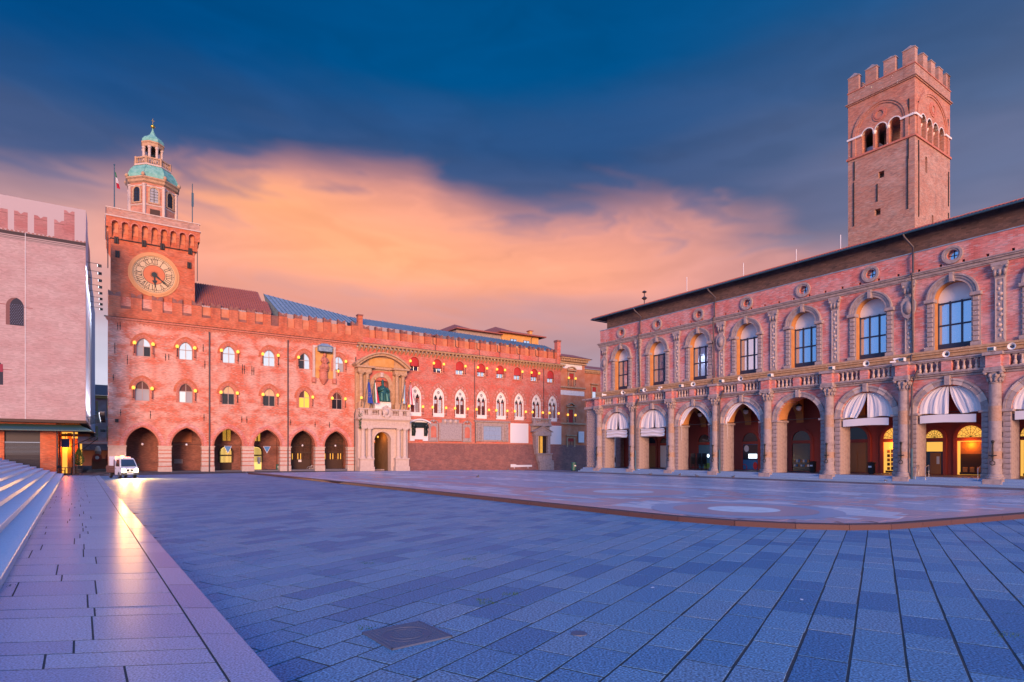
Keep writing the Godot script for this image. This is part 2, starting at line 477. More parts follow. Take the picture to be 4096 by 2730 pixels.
	textured("slate_blue", ntex(0.02, 5, 24, ramp([Color(0.16, 0.24, 0.40), Color(0.24, 0.34, 0.52), Color(0.32, 0.42, 0.58)], [0.0, 0.5, 1.0])), 2.5, 0.3)
	textured("column_warm", ntex(0.02, 5, 28, ramp([Color(0.28, 0.18, 0.13), Color(0.38, 0.25, 0.19), Color(0.38, 0.28, 0.235)], [0.0, 0.5, 1.0])), 2.0, 0.85)
	mat("glass_sky", Color(0.62, 0.72, 0.85), 0.04, 0.8)
	mat("shutter_grey", Color(0.03, 0.032, 0.045), 0.5, 0.3); mat("cast_iron", Color(0.10, 0.13, 0.20), 0.55, 0.1); mat("beacon_off", Color(0.5, 0.18, 0.03), 0.4); mat("bumper_grey", Color(0.10, 0.09, 0.09), 0.6)
	mat("sign_blue", Color(0.06, 0.20, 0.42), 0.5); mat("pigeon_grey", Color(0.10, 0.11, 0.14), 0.7); mat("pigeon_leg", Color(0.35, 0.12, 0.1), 0.7); mat("weed", Color(0.03, 0.10, 0.015), 0.8)
	textured("canopy_green", ntex(0.02, 4, 83, ramp([Color(0.03, 0.08, 0.09), Color(0.05, 0.13, 0.13)], [0.0, 1.0])), 2.0, 0.6)
	mat("iron", Color(0.03, 0.028, 0.03), 0.6, 0.3)
	mat("pipe", Color(0.07, 0.06, 0.075), 0.5, 0.3)
	mat("pipe_blue", Color(0.035, 0.10, 0.15), 0.5, 0.2)
	mat("wood_dark", Color(0.05, 0.025, 0.018), 0.7)
	mat("timber", Color(0.22, 0.09, 0.06), 0.7)
	mat("frame_grey", Color(0.36, 0.27, 0.25), 0.6)
	mat("frame_navy", Color(0.025, 0.03, 0.06), 0.5)
	mat("bronze", Color(0.035, 0.14, 0.13), 0.45, 0.5)
	mat("bronze_dark", Color(0.02, 0.035, 0.04), 0.45, 0.5)
	mat("white_paint", Color(0.72, 0.72, 0.74), 0.5)
	mat("board_white", Color(0.66, 0.68, 0.74), 0.5)
	mat("cloth_white", Color(0.66, 0.66, 0.70), 0.9)
	mat("shade_red", Color(0.42, 0.03, 0.03), 0.8)
	mat("black", Color(0.012, 0.012, 0.014), 0.8)
	mat("steel", Color(0.45, 0.46, 0.5), 0.35, 0.8)
	mat("gold", Color(0.75, 0.42, 0.08), 0.3, 1.0)
	mat("blue_paint", Color(0.02, 0.06, 0.30), 0.5)
	mat("green_paint", Color(0.02, 0.10, 0.09), 0.5)
	mat("rubber", Color(0.02, 0.02, 0.02), 0.8)
	mat("leaf", Color(0.03, 0.09, 0.02), 0.7)
	var g := mat("glass", Color(0.03, 0.035, 0.045), 0.04)
	g.metallic_specular = 0.9
	g = mat("glass_mirror", Color(0.92, 0.92, 0.92), 0.03, 1.0)
	g = mat("glass_clear", Color(0.8, 0.85, 0.9, 0.15), 0.03)
	g.albedo_color.a = 0.15
	g.transparency = BaseMaterial3D.TRANSPARENCY_ALPHA
	glow("lamp_glow", Color(1.0, 0.45, 0.06), 0.85)
	glow("window_glow", Color(1.0, 0.50, 0.07), 0.5)
	glow("window_glow_pale", Color(1.0, 0.66, 0.18), 0.55)
	# granite of the square, a few tones
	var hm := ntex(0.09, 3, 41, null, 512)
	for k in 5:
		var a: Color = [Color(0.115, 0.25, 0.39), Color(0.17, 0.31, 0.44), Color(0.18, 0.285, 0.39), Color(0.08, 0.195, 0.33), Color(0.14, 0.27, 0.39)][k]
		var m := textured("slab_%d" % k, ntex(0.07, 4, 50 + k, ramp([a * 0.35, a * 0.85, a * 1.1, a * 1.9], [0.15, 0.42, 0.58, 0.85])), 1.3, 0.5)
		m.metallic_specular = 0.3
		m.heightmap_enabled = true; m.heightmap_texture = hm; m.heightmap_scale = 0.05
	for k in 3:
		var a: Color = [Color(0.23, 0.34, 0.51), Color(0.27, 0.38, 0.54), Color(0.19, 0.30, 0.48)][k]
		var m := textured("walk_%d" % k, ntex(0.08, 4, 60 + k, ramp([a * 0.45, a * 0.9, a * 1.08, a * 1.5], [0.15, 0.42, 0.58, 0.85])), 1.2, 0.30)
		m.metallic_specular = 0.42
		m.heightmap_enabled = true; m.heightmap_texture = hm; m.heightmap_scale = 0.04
	textured("joint", ntex(0.1, 3, 70, ramp([Color(0.035, 0.032, 0.04), Color(0.09, 0.075, 0.075)], [0.0, 1.0])), 2.0, 0.95)
	textured("asphalt", ntex(0.15, 4, 71, ramp([Color(0.10, 0.10, 0.13), Color(0.16, 0.16, 0.20)], [0.0, 1.0])), 2.5, 0.55)
	textured("granite_pink", ntex(0.2, 4, 72, ramp([Color(0.36, 0.23, 0.26), Color(0.50, 0.32, 0.35), Color(0.58, 0.42, 0.44)], [0.0, 0.5, 1.0])), 1.2, 0.4)
	textured("granite_pale", ntex(0.2, 4, 73, ramp([Color(0.44, 0.46, 0.52), Color(0.58, 0.60, 0.65), Color(0.66, 0.68, 0.72)], [0.0, 0.5, 1.0])), 1.2, 0.4)
	textured("granite_grey", ntex(0.2, 4, 77, ramp([Color(0.24, 0.30, 0.40), Color(0.32, 0.39, 0.50), Color(0.40, 0.47, 0.56)], [0.0, 0.5, 1.0])), 1.2, 0.4)
	textured("plaster_pink", ntex(0.008, 5, 78, ramp([Color(0.56, 0.27, 0.22), Color(0.64, 0.33, 0.27), Color(0.66, 0.40, 0.34)], [0.0, 0.5, 1.0])), 6.0, 0.9)
	textured("kerb_brown", ntex(0.2, 4, 74, ramp([Color(0.06, 0.028, 0.026), Color(0.10, 0.045, 0.042), Color(0.13, 0.07, 0.065)], [0.0, 0.5, 1.0])), 1.0, 0.7)
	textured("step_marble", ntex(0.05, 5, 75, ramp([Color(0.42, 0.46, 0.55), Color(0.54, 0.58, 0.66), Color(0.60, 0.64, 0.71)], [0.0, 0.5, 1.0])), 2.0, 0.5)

# the square falls a little towards the far corner of the arcaded palace
func gy(p: Vector2) -> float:  # p = (x, depth)
	var d := p - Vector2(-49.4, 72.5)
	var along := d.x * 0.8258 + d.y * 0.564
	var front := d.x * 0.564 - d.y * 0.8258
	return -0.0117 * clampf(along, 0, 90) * (1.0 - smoothstep(4.0, 26.0, front))
func g3(x: float, d: float, up := 0.0) -> Vector3: return Vector3(x, gy(Vector2(x, d)) + up, -d)

# one paving slab: sheet top with worn edges, four short sides
func slab_mesh(l: float, w: float, key: String, h := 0.05) -> ArrayMesh:
	var b := MB.new()
	var e := 0.004
	var T := [Vector3(-l / 2 + e, h, w / 2 - e), Vector3(l / 2 - e, h, w / 2 - e), Vector3(l / 2 - e, h, -w / 2 + e), Vector3(-l / 2 + e, h, -w / 2 + e)]
	var S := [Vector3(-l / 2, h - 0.004, w / 2), Vector3(l / 2, h - 0.004, w / 2), Vector3(l / 2, h - 0.004, -w / 2), Vector3(-l / 2, h - 0.004, -w / 2)]
	var B := [Vector3(-l / 2, 0, w / 2), Vector3(l / 2, 0, w / 2), Vector3(l / 2, 0, -w / 2), Vector3(-l / 2, 0, -w / 2)]
	b.q(T[0], T[1], T[2], T[3])
	for i in 4:
		var j := (i + 1) % 4
		b.q(S[i], S[j], T[j], T[i]); b.q(B[i], B[j], S[j], S[i])
	return b.mesh(M[key])

func kerb_x(d: float) -> float: return -2.06 - 0.7277 * (d - 5.33)  # outer edge of the pavement
func step_x(d: float) -> float: return -7.73 - 0.7362 * (d - 8.96)  # foot of the church steps
var plat := PackedVector2Array()

func make_ground():
	# earth under everything, out to the horizon
	var e := MB.new()
	var ring := [0.0, 30.0, 60.0, 90.0, 130.0, 400.0, 3000.0]
	for i in 6:
		for k in 48:
			var a0 := TAU * k / 48; var a1 := TAU * (k + 1) / 48
			var P := []
			for z in [[ring[i], a0], [ring[i + 1], a0], [ring[i + 1], a1], [ring[i], a1]]:
				var x: float = sin(z[1]) * z[0]; var d: float = cos(z[1]) * z[0]
				P.append(g3(x, d, -0.075 if z[0] < 200 else -1.2))
			if i == 0: e.t(P[0], P[2], P[1])
			else: e.q(P[0], P[3], P[2], P[1])
	struct("ground", e, M.joint)
	var jb := MB.new()
	for i in 48:
		for j in 46:
			var x := -60.0 + i * 2.2; var d := 1.0 + j * 2.2
			if x < kerb_x(d) - 4.0 and d < 54: continue
			jb.q(g3(x, d, -0.0045), g3(x + 2.2, d, -0.0045), g3(x + 2.2, d + 2.2, -0.0045), g3(x, d + 2.2, -0.0045))
	struct("paving_bed", jb, M.joint)
	# the raised granite platform in the middle: a rectangle with a rounded near corner
	var u := Vector2(31.1, -42.0).normalized(); var v := Vector2(6.5, 3.3).normalized()
	plat = PackedVector2Array([Vector2(-29.4, 66.0), Vector2(-12.2, 43.0), Vector2(1.55, 24.4), Vector2(2.9, 22.6), Vector2(4.1, 20.9), Vector2(5.4, 19.3), Vector2(6.8, 18.1), Vector2(8.3, 17.35), Vector2(9.7, 17.05), Vector2(11.0, 17.2), Vector2(12.3, 17.75), Vector2(17.5, 20.2), Vector2(33.0, 27.6), Vector2(29.3, 33.2), Vector2(1.6, 73.6), Vector2(-8.0, 79.6)])
	make_platform()
	# asphalt strip before the loggia
	var st := MB.new()
	var s0 := Vector2(36.0, 24.0); var s1 := Vector2(42.5, 27.0); var s2 := Vector2(2.0, 86.0); var s3 := Vector2(-4.5, 82.0)
	for i in 12:
		var a := s0.lerp(s3, i / 12.0); var b := s0.lerp(s3, (i + 1) / 12.0); var c := s1.lerp(s2, i / 12.0); var d := s1.lerp(s2, (i + 1) / 12.0)
		st.q(g3(a.x, a.y, 0.03), g3(c.x, c.y, 0.03), g3(d.x, d.y, 0.03), g3(b.x, b.y, 0.03))
	struct("road", st, M.asphalt)
	make_paving()
	make_sidewalk()
	make_steps()

func make_paving():
	var root := Node3D.new()
	root.name = "square_paving"; add_child(root); root.set_meta("kind", "structure")
	var dir := Vector2(0.5255, 0.8508); var side := Vector2(0.8508, -0.5255)
	var W := 0.51
	var lens := [0.62, 0.78, 0.94, 1.1, 1.3]
	var cache := {}
	var rest := []
	for k in 5: rest.append(MB.new())
	var near := []
	var inner := Geometry2D.offset_polygon(plat, -0.9)[0]
	for r in range(-128, 62):
		var t := -75.0 + rr(0, 1)
		while t < 100.0:
			var L: int = R.randi() % 5
			var l: float = lens[L]
			var c := dir * (t + l / 2) + side * (r * W)
			t += l + 0.020
			if c.y < 1.5 or c.y > 99 or absf(c.x) > c.y * 0.92 + 14: continue
			if c.x < kerb_x(c.y) - 0.5 and c.y < 56: continue
			var fr := (c.x + 49.4) * 0.564 - (c.y - 72.5) * 0.8258
			if fr < -1.5: continue
			if (c.x - 33.3) * -0.8257 + (c.y - 38.2) * -0.564 < 3.0: continue
			if Geometry2D.is_point_in_polygon(c, inner): continue
			near.append([c.length(), c, L, R.randi() % 5, rr(-0.0025, 0.0025), rr(-0.0012, 0.0012), rr(-0.012, 0.012)])
	near.sort_custom(func(a, b): return a[0] < b[0])
	var shown := 0
	for s in near:
		var c: Vector2 = s[1]
		var ang := atan2(dir.x, dir.y)  # turn of a slab whose long side lies along dir
		var b := Basis(Vector3.UP, PI / 2 - ang) * Basis(Vector3(1, 0, 0), s[4]) * Basis(Vector3(0, 0, 1), s[5])
		b = (Basis(Vector3.UP, s[6] * 0.5) * b).scaled_local(Vector3(1.0 - 1.2 * absf(s[5] * 10.0), 1, 1.0 - absf(s[6]) * 2.6))
		var x := Transform3D(b, g3(c.x, c.y, -0.05 + s[6] * 0.1))
		var key := "%d_%d" % [s[2], s[3]]
		var visible: bool = absf(c.x) < c.y * 0.87 + 0.6 and c.y > 4.6
		if visible and shown < 300:
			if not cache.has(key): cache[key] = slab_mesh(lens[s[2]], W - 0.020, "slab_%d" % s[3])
			var o := piece(root, "slab", cache[key])
			o.transform = x
			shown += 1
		else:
			var mb: MB = rest[s[3]]
			var l: float = lens[s[2]]; var w := W - 0.020
			var T := []
			for p in [Vector3(-l / 2, 0.05, w / 2), Vector3(l / 2, 0.05, w / 2), Vector3(l / 2, 0.05, -w / 2), Vector3(-l / 2, 0.05, -w / 2)]: T.append(x * p)
			mb.q(T[0], T[1], T[2], T[3])
			if c.y < 30.0:
				for i in 4:
					var j := (i + 1) % 4
					mb.q(T[i] - Vector3(0, 0.05, 0), T[j] - Vector3(0, 0.05, 0), T[j], T[i])
	for k in 5:
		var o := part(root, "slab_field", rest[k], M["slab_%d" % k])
		o.set_meta("kind", "stuff")

func make_sidewalk():
	var root := Node3D.new()
	root.name = "sidewalk"; add_child(root); root.set_meta("kind", "structure")
	# bed
	var bed := MB.new()
	for i in 20:
		var d0 := 2.0 + i * 2.8; var d1 := d0 + 2.8
		bed.q(Vector3(step_x(d0) - 0.4, 0.1425, -d0), Vector3(kerb_x(d0) - 0.05, 0.1425, -d0), Vector3(kerb_x(d1) - 0.05, 0.1425, -d1), Vector3(step_x(d1) - 0.4, 0.1425, -d1))
	part(root, "bed", bed, M.joint)
	# kerb stones
	var d := 2.2
	while d < 56.0:
		var l := rr(1.1, 1.9); var d1 := d + l - 0.015
		var b := MB.new()
		var kd := 0.46
		var A := Vector3(kerb_x(d), 0, -d); var B := Vector3(kerb_x(d1), 0, -d1)
		var h := 0.15 + rr(-0.003, 0.003)
		var up := Vector3(0, h, 0); var lo := Vector3(0, -0.08, 0); var ch := Vector3(0, h - 0.02, 0); var wx := Vector3(-kd, 0, 0); var ci := Vector3(-0.02, 0, 0)
		b.q(A + up + wx, A + up + ci, B + up + ci, B + up + wx)
		b.q(A + ch, B + ch, B + up + ci, A + up + ci)
		b.q(A + lo, B + lo, B + ch, A + ch)
		b.q(A + wx + lo, A + lo, A + ch, A + up + wx); b.q(B + lo, B + wx + lo, B + up + wx, B + ch)
		b.q(B + wx + lo, A + wx + lo, A + wx + up, B + wx + up)
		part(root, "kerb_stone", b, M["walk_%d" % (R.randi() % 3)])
		d = d1 + 0.015
	# slabs in rows across
	d = 2.2
	var count := 0
	var far := [MB.new(), MB.new(), MB.new()]
	var sl := 0.119
	while d < 56.5:
		var dep: float = [0.42, 0.5, 0.62, 0.75, 0.95][R.randi() % 5]
		var x1 := kerb_x(d) - 0.475
		var x := x1 + 0.0
		var xl := step_x(d) - 0.7
		while x > xl:
			var l := rr(0.8, 1.7)
			var a := maxf(x - l, xl)
			var z0 := d; var z1 := d + dep - 0.024
			var f := func(px: float, dd: float) -> float: return dd + (px - x1 - (0.0 if dd < z0 + 0.001 else -0.7277 * (dep - 0.024))) * sl
			var b := MB.new()
			var hh := 0.146 + rr(-0.001, 0.001)
			# ends follow the kerb direction at the kerb side
			var s0 := x - 0.012; var s1 := a + 0.012
			var k := -0.7277 * (dep - 0.024)
			var P := [Vector3(s1, hh, -f.call(s1, z0)), Vector3(s0, hh + rr(-0.0008, 0.0008), -f.call(s0, z0)), Vector3(s0 + k, hh, -f.call(s0 + k, z1)), Vector3(s1 + k, hh + rr(-0.0008, 0.0008), -f.call(s1 + k, z1))]
			if count < 260:
				b.q(P[0], P[1], P[2], P[3])
				for i in 4:
					var j := (i + 1) % 4
					b.q(P[i] - Vector3(0, 0.06, 0), P[j] - Vector3(0, 0.06, 0), P[j], P[i])
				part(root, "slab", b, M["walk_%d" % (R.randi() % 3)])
			else: far[count % 3].q(P[0], P[1], P[2], P[3])
			count += 1
			x = a
		d += dep
	for k in 3:
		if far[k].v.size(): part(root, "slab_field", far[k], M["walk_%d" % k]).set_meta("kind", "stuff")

func make_steps():
	var root := thing("church_steps", "broad flight of pale marble steps along the pavement", "steps")
	for i in 11:
		var y0 := 0.15 + 0.165 * i
		var d := 2.0
		while d < 57.0:
			var l := rr(1.7, 2.6) if i < 8 else 7.0
			var d1 := minf(d + l, 57.4)
			var off := -0.66 * i
			var b := MB.new()
			var back := -0.9 if i < 10 else -14.0
			# treads run along the church; their far ends step back with each rise
			var A := Vector3(step_x(d) + off, y0, -d); var B := Vector3(step_x(d1 - 0.012) + off, y0, -d1 + 0.012)
			var up := Vector3(0, 0.165, 0); var ch := Vector3(0, 0.15, 0); var bk := Vector3(back, 0, 0); var ci := Vector3(-0.015, 0, 0)
			b.q(A + up + bk, A + up + ci, B + up + ci, B + up + bk)
			b.q(A + ch, B + ch, B + up + ci, A + up + ci)
			b.q(A, B, B + ch, A + ch)
			b.q(B, B + bk, B + bk + up, B + ch); b.q(A + bk, A, A + ch, A + bk + up)
			part(root, "step_stone", b, M.step_marble)
			d = d1
			if d1 > 57.3: break

# circle and band inlays of the platform
func make_platform():
	var root := Node3D.new()
	root.name = "raised_platform"; add_child(root); root.set_meta("kind", "structure")
	var H := 0.16
	# kerb stones along the edge, worn down to a ramp at one place
	for i in range(0, 12):
		var a := plat[i]; var b := plat[i + 1]
		var len := a.distance_to(b)
		var n := maxi(1, int(round(len / 1.35)))
		for k in n:
			var p := a.lerp(b, (k + 0.004) / n); var q := a.lerp(b, (k + 1 - 0.004) / n)
			var ramp_mid := Vector2(-13.3, 44.5)
			var hp := H * smoothstep(0.3, 1.8, p.distance_to(ramp_mid)); var hq := H * smoothstep(0.3, 1.8, q.distance_to(ramp_mid))
			var nrm := (q - p).normalized(); nrm = Vector2(-nrm.y, nrm.x)
			var inn := p + nrm * 0.36; var inq := q + nrm * 0.36
			var m := MB.new()
			m.q(g3(p.x, p.y, -0.06), g3(q.x, q.y, -0.06), g3(q.x, q.y, hq - 0.015), g3(p.x, p.y, hp - 0.015))
			m.q(g3(p.x, p.y, hp - 0.015), g3(q.x, q.y, hq - 0.015), g3(q.x, q.y, hq) + Vector3(nrm.x, 0, -nrm.y) * 0.015, g3(p.x, p.y, hp) + Vector3(nrm.x, 0, -nrm.y) * 0.015)
			m.q(g3(p.x, p.y, hp) + Vector3(nrm.x, 0, -nrm.y) * 0.015, g3(q.x, q.y, hq) + Vector3(nrm.x, 0, -nrm.y) * 0.015, g3(inq.x, inq.y, H), g3(inn.x, inn.y, H))
			var bp := p + nrm * 0.37; var bq := q + nrm * 0.37; var cp := p + nrm * 1.9; var cq := q + nrm * 1.9
			var eb := MB.new(); eb.q(g3(bp.x, bp.y, H - 0.004), g3(bq.x, bq.y, H - 0.004), g3(cq.x, cq.y, H - 0.004), g3(cp.x, cp.y, H - 0.004))
			part(root, "edge_band", eb, M.granite_pink)
			part(root, "kerb_stone", m, M.kerb_brown)
	# body: slabs in rows, their stone chosen by the laid pattern
	var dir := Vector2(-0.595, 0.8036); var side := Vector2(0.8036, 0.595)
	var pale := MB.new(); var pink := MB.new(); var grey := MB.new()
	var inner: PackedVector2Array = Geometry2D.offset_polygon(plat, -0.43)[0]
	var C := [Vector2(8.5, 21.8), Vector2(6.0, 32.0), Vector2(-9.0, 52.0)]
	var shown := 0
	for r in range(-20, 110):
		var t := -30.0
		while t < 90.0:
			var l: float = [0.7, 0.95, 1.2][R.randi() % 3]
			var c := dir * (t + l / 2) + side * (r * 0.46)
			var c0 := dir * t + side * (r * 0.46)
			t += l
			var a1 := c - dir * (l / 2 - 0.008) - side * 0.224; var a2 := c - dir * (l / 2 - 0.008) + side * 0.224
			var a3 := c + dir * (l / 2 - 0.008) + side * 0.224; var a4 := c + dir * (l / 2 - 0.008) - side * 0.224
			if not (Geometry2D.is_point_in_polygon(a1, inner) and Geometry2D.is_point_in_polygon(a2, inner) and Geometry2D.is_point_in_polygon(a3, inner) and Geometry2D.is_point_in_polygon(a4, inner)): continue
			var kind := 2
			var best := 1e9
			for q in C: best = minf(best, c.distance_to(q))
			var edge := 1e9
			for i in range(1, 12): edge = minf(edge, Geometry2D.get_closest_point_to_segment(c, plat[i], plat[i + 1]).distance_to(c))
			if edge < 1.5: kind = 1
			elif edge > 5.2 and edge < 6.4: kind = 1
			elif best < 4.4 and best > 3.3: kind = 0
			elif best < 6.0 and best > 5.2: kind = 1
			elif int(floor((c.x + c.y) / 3.1)) % 5 == 0 and R.randf() < 0.8: kind = 0
			elif R.randf() < 0.12: kind = R.randi() % 2
			var m: MB = [pale, pink, grey][kind]
			var y := H + rr(-0.002, 0.002)
			var P := [g3(a1.x, a1.y, y), g3(a2.x, a2.y, y), g3(a3.x, a3.y, y), g3(a4.x, a4.y, y)]
			if shown < 290 and c.y < 27.5:
				var s := MB.new()
				s.q(P[0], P[1], P[2], P[3])
				for i in 4:
					var j := (i + 1) % 4
					s.q(P[i] - Vector3(0, 0.04, 0), P[j] - Vector3(0, 0.04, 0), P[j], P[i])
				part(root, "slab", s, [M.granite_pale, M.granite_pink, M.granite_grey][kind])
				shown += 1
			else: m.q(P[0], P[1], P[2], P[3])
	part(root, "pale_slabs", pale, M.granite_pale).set_meta("kind", "stuff")
	part(root, "pink_slabs", pink, M.granite_pink).set_meta("kind", "stuff")
	part(root, "grey_slabs", grey, M.granite_grey).set_meta("kind", "stuff")
	var bed := MB.new()
	bed_fill(bed, plat, H - 0.03)
	part(root, "bed", bed, M.joint)
	# round inlays: white disc in a pink ring
	for i in C.size():
		var p: Vector2 = C[i]
		var s := 1.0 if i < 1 else 1.3
		var disc := MB.new(); var rg := MB.new(); var rg2 := MB.new()
		for k in 48:
			var a0 := TAU * k / 48; var a1 := TAU * (k + 1) / 48
			var e0 := Vector2(cos(a0), sin(a0)); var e1 := Vector2(cos(a1), sin(a1))
			var O := func(v: Vector2, r: float, h: float) -> Vector3: return g3(p.x + v.x * r * s, p.y + v.y * r * s, H + h)
			disc.t(O.call(e0, 0.0, 0.010), O.call(e0, 1.25, 0.010), O.call(e1, 1.25, 0.010))
			rg.q(O.call(e0, 1.26, 0.008), O.call(e0, 2.5, 0.008), O.call(e1, 2.5, 0.008), O.call(e1, 1.26, 0.008))
			rg2.q(O.call(e0, 2.51, 0.006), O.call(e0, 3.3, 0.006), O.call(e1, 3.3, 0.006), O.call(e1, 2.51, 0.006))
		part(root, "round_inlay", disc, M.marble if i == 0 else M.granite_pale)
		part(root, "inlay_ring", rg, M.granite_pink)
		part(root, "inlay_ring", rg2, M.granite_grey)
func bed_fill(m: MB, poly: PackedVector2Array, up: float):
	var idx := Geometry2D.triangulate_polygon(poly)
	for k in range(0, idx.size(), 3):
		var a := poly[idx[k]]; var b := poly[idx[k + 1]]; var c := poly[idx[k + 2]]
		var A := g3(a.x, a.y, up); var B := g3(b.x, b.y, up); var C := g3(c.x, c.y, up)
		if (B - A).cross(C - A).y > 0: m.t(A, B, C)
		else: m.t(A, C, B)

const ARCHES := [3.6, 8.5, 13.45, 18.4, 23.3, 28.12]
const WIN_UP := [3.71, 8.4, 13.53, 18.68, 23.5, 28.5]
const WIN_LOW := [3.58, 8.41, 13.45, 18.68, 23.5, 28.26]

func box_of(x0: float, x1: float, y0: float, y1: float, z0: float, z1: float) -> MB:
	var b := MB.new(); b.box(x0, x1, y0, y1, z0, z1); return b
func bbox_of(x0: float, x1: float, y0: float, y1: float, z0: float, z1: float, e := 0.03) -> MB:
	var b := MB.new(); b.bbox(x0, x1, y0, y1, z0, z1, e); return b
func under(m: Mesh, m2: Material, parent: Node3D, called: String, at := Vector3.ZERO) -> MeshInstance3D:
	var o := piece(parent, called, m, at)
	if m2: o.material_override = m2
	return o

var wm := {}
# pointed window: moulded brick surround, cross frame and four panes, about the middle of its sill
func pointed_window(parent: Node3D, at: Vector3, rise: float, panes: Array):
	var key := "w%.2f" % rise
	var spring := rise - 1.06
	if not wm.has(key):
		var s := MB.new()
		s.band(arch(0, 0.78, 0, spring, 1.06, 14), arch(0, 0.78, 0, spring, 1.06, 14, 0.13), -0.2, 0.03)
		s.band(arch(0, 0.78, 0, spring, 1.06, 14, 0.13), arch(0, 0.78, 0, spring, 1.06, 14, 0.27), -0.2, 0.09)
		s.band(arch(0, 0.78, 0, spring, 1.06, 14, 0.27), arch(0, 0.78, 0, spring, 1.06, 14, 0.37), -0.2, 0.15)
		var h := MB.new()
		h.band(arch(0, 0.78, spring - 0.1, spring, 1.06, 14, 0.37), arch(0, 0.78, spring - 0.1, spring, 1.06, 14, 0.66), -0.05, 0.012)
		var f := MB.new()
		f.band(arch(0, 0.71, 0.06, spring, 1.0, 14), arch(0, 0.78, 0, spring, 1.06, 14), -0.32, -0.22)
		f.box(-0.04, 0.04, 0.05, rise - 0.05, -0.30, -0.215); f.box(-0.75, 0.75, spring - 0.03, spring + 0.05, -0.31, -0.217); f.box(-0.78, 0.78, 0, 0.07, -0.3, -0.2)
		var P := []
		var whole := arch(0, 0.75, 0.03, spring, 1.03, 14)
		for r in [[-0.74, 0.0, spring + 0.0, rise + 0.2], [0.0, 0.74, spring, rise + 0.2], [-0.74, 0.0, 0.0, spring], [0.0, 0.74, 0.0, spring]]:
			var cut := Geometry2D.intersect_polygons(whole, PackedVector2Array([Vector2(r[0], r[2]), Vector2(r[1], r[2]), Vector2(r[1], r[3]), Vector2(r[0], r[3])]))
			var b := MB.new(); b.fill(cut[0], -0.27)
			P.append(b.mesh(M.glass))
		wm[key] = [s.mesh(M.terracotta), h.mesh(M.brick_red), f.mesh(M.frame_grey), P]
	var w: Array = wm[key]
	var o := piece(parent, "window", w[0], at)
	piece(o, "relieving_arch", w[1])
	piece(o, "frame", w[2])
	for i in 4: under(w[3][i], M[panes[i]], o, "pane", Vector3(0, 0, [0.0, 0.004, 0.002, 0.006][i]))

func anchor(parent: Node3D, x: float, y: float, l: float):
	var b := MB.new()
	b.box(x - 0.035, x + 0.035, y - l / 2, y + l / 2, 0, 0.05); b.box(x - 0.07, x + 0.07, y - 0.06, y + 0.06, 0, 0.08)
	part(parent, "wall_anchor", b, M.iron)

func pipe(parent: Node3D, path: Array, r := 0.07, m := "pipe"):
	var b := MB.new(); b.tube(path, r, 8)
	part(parent, "drainpipe", b, M[m])

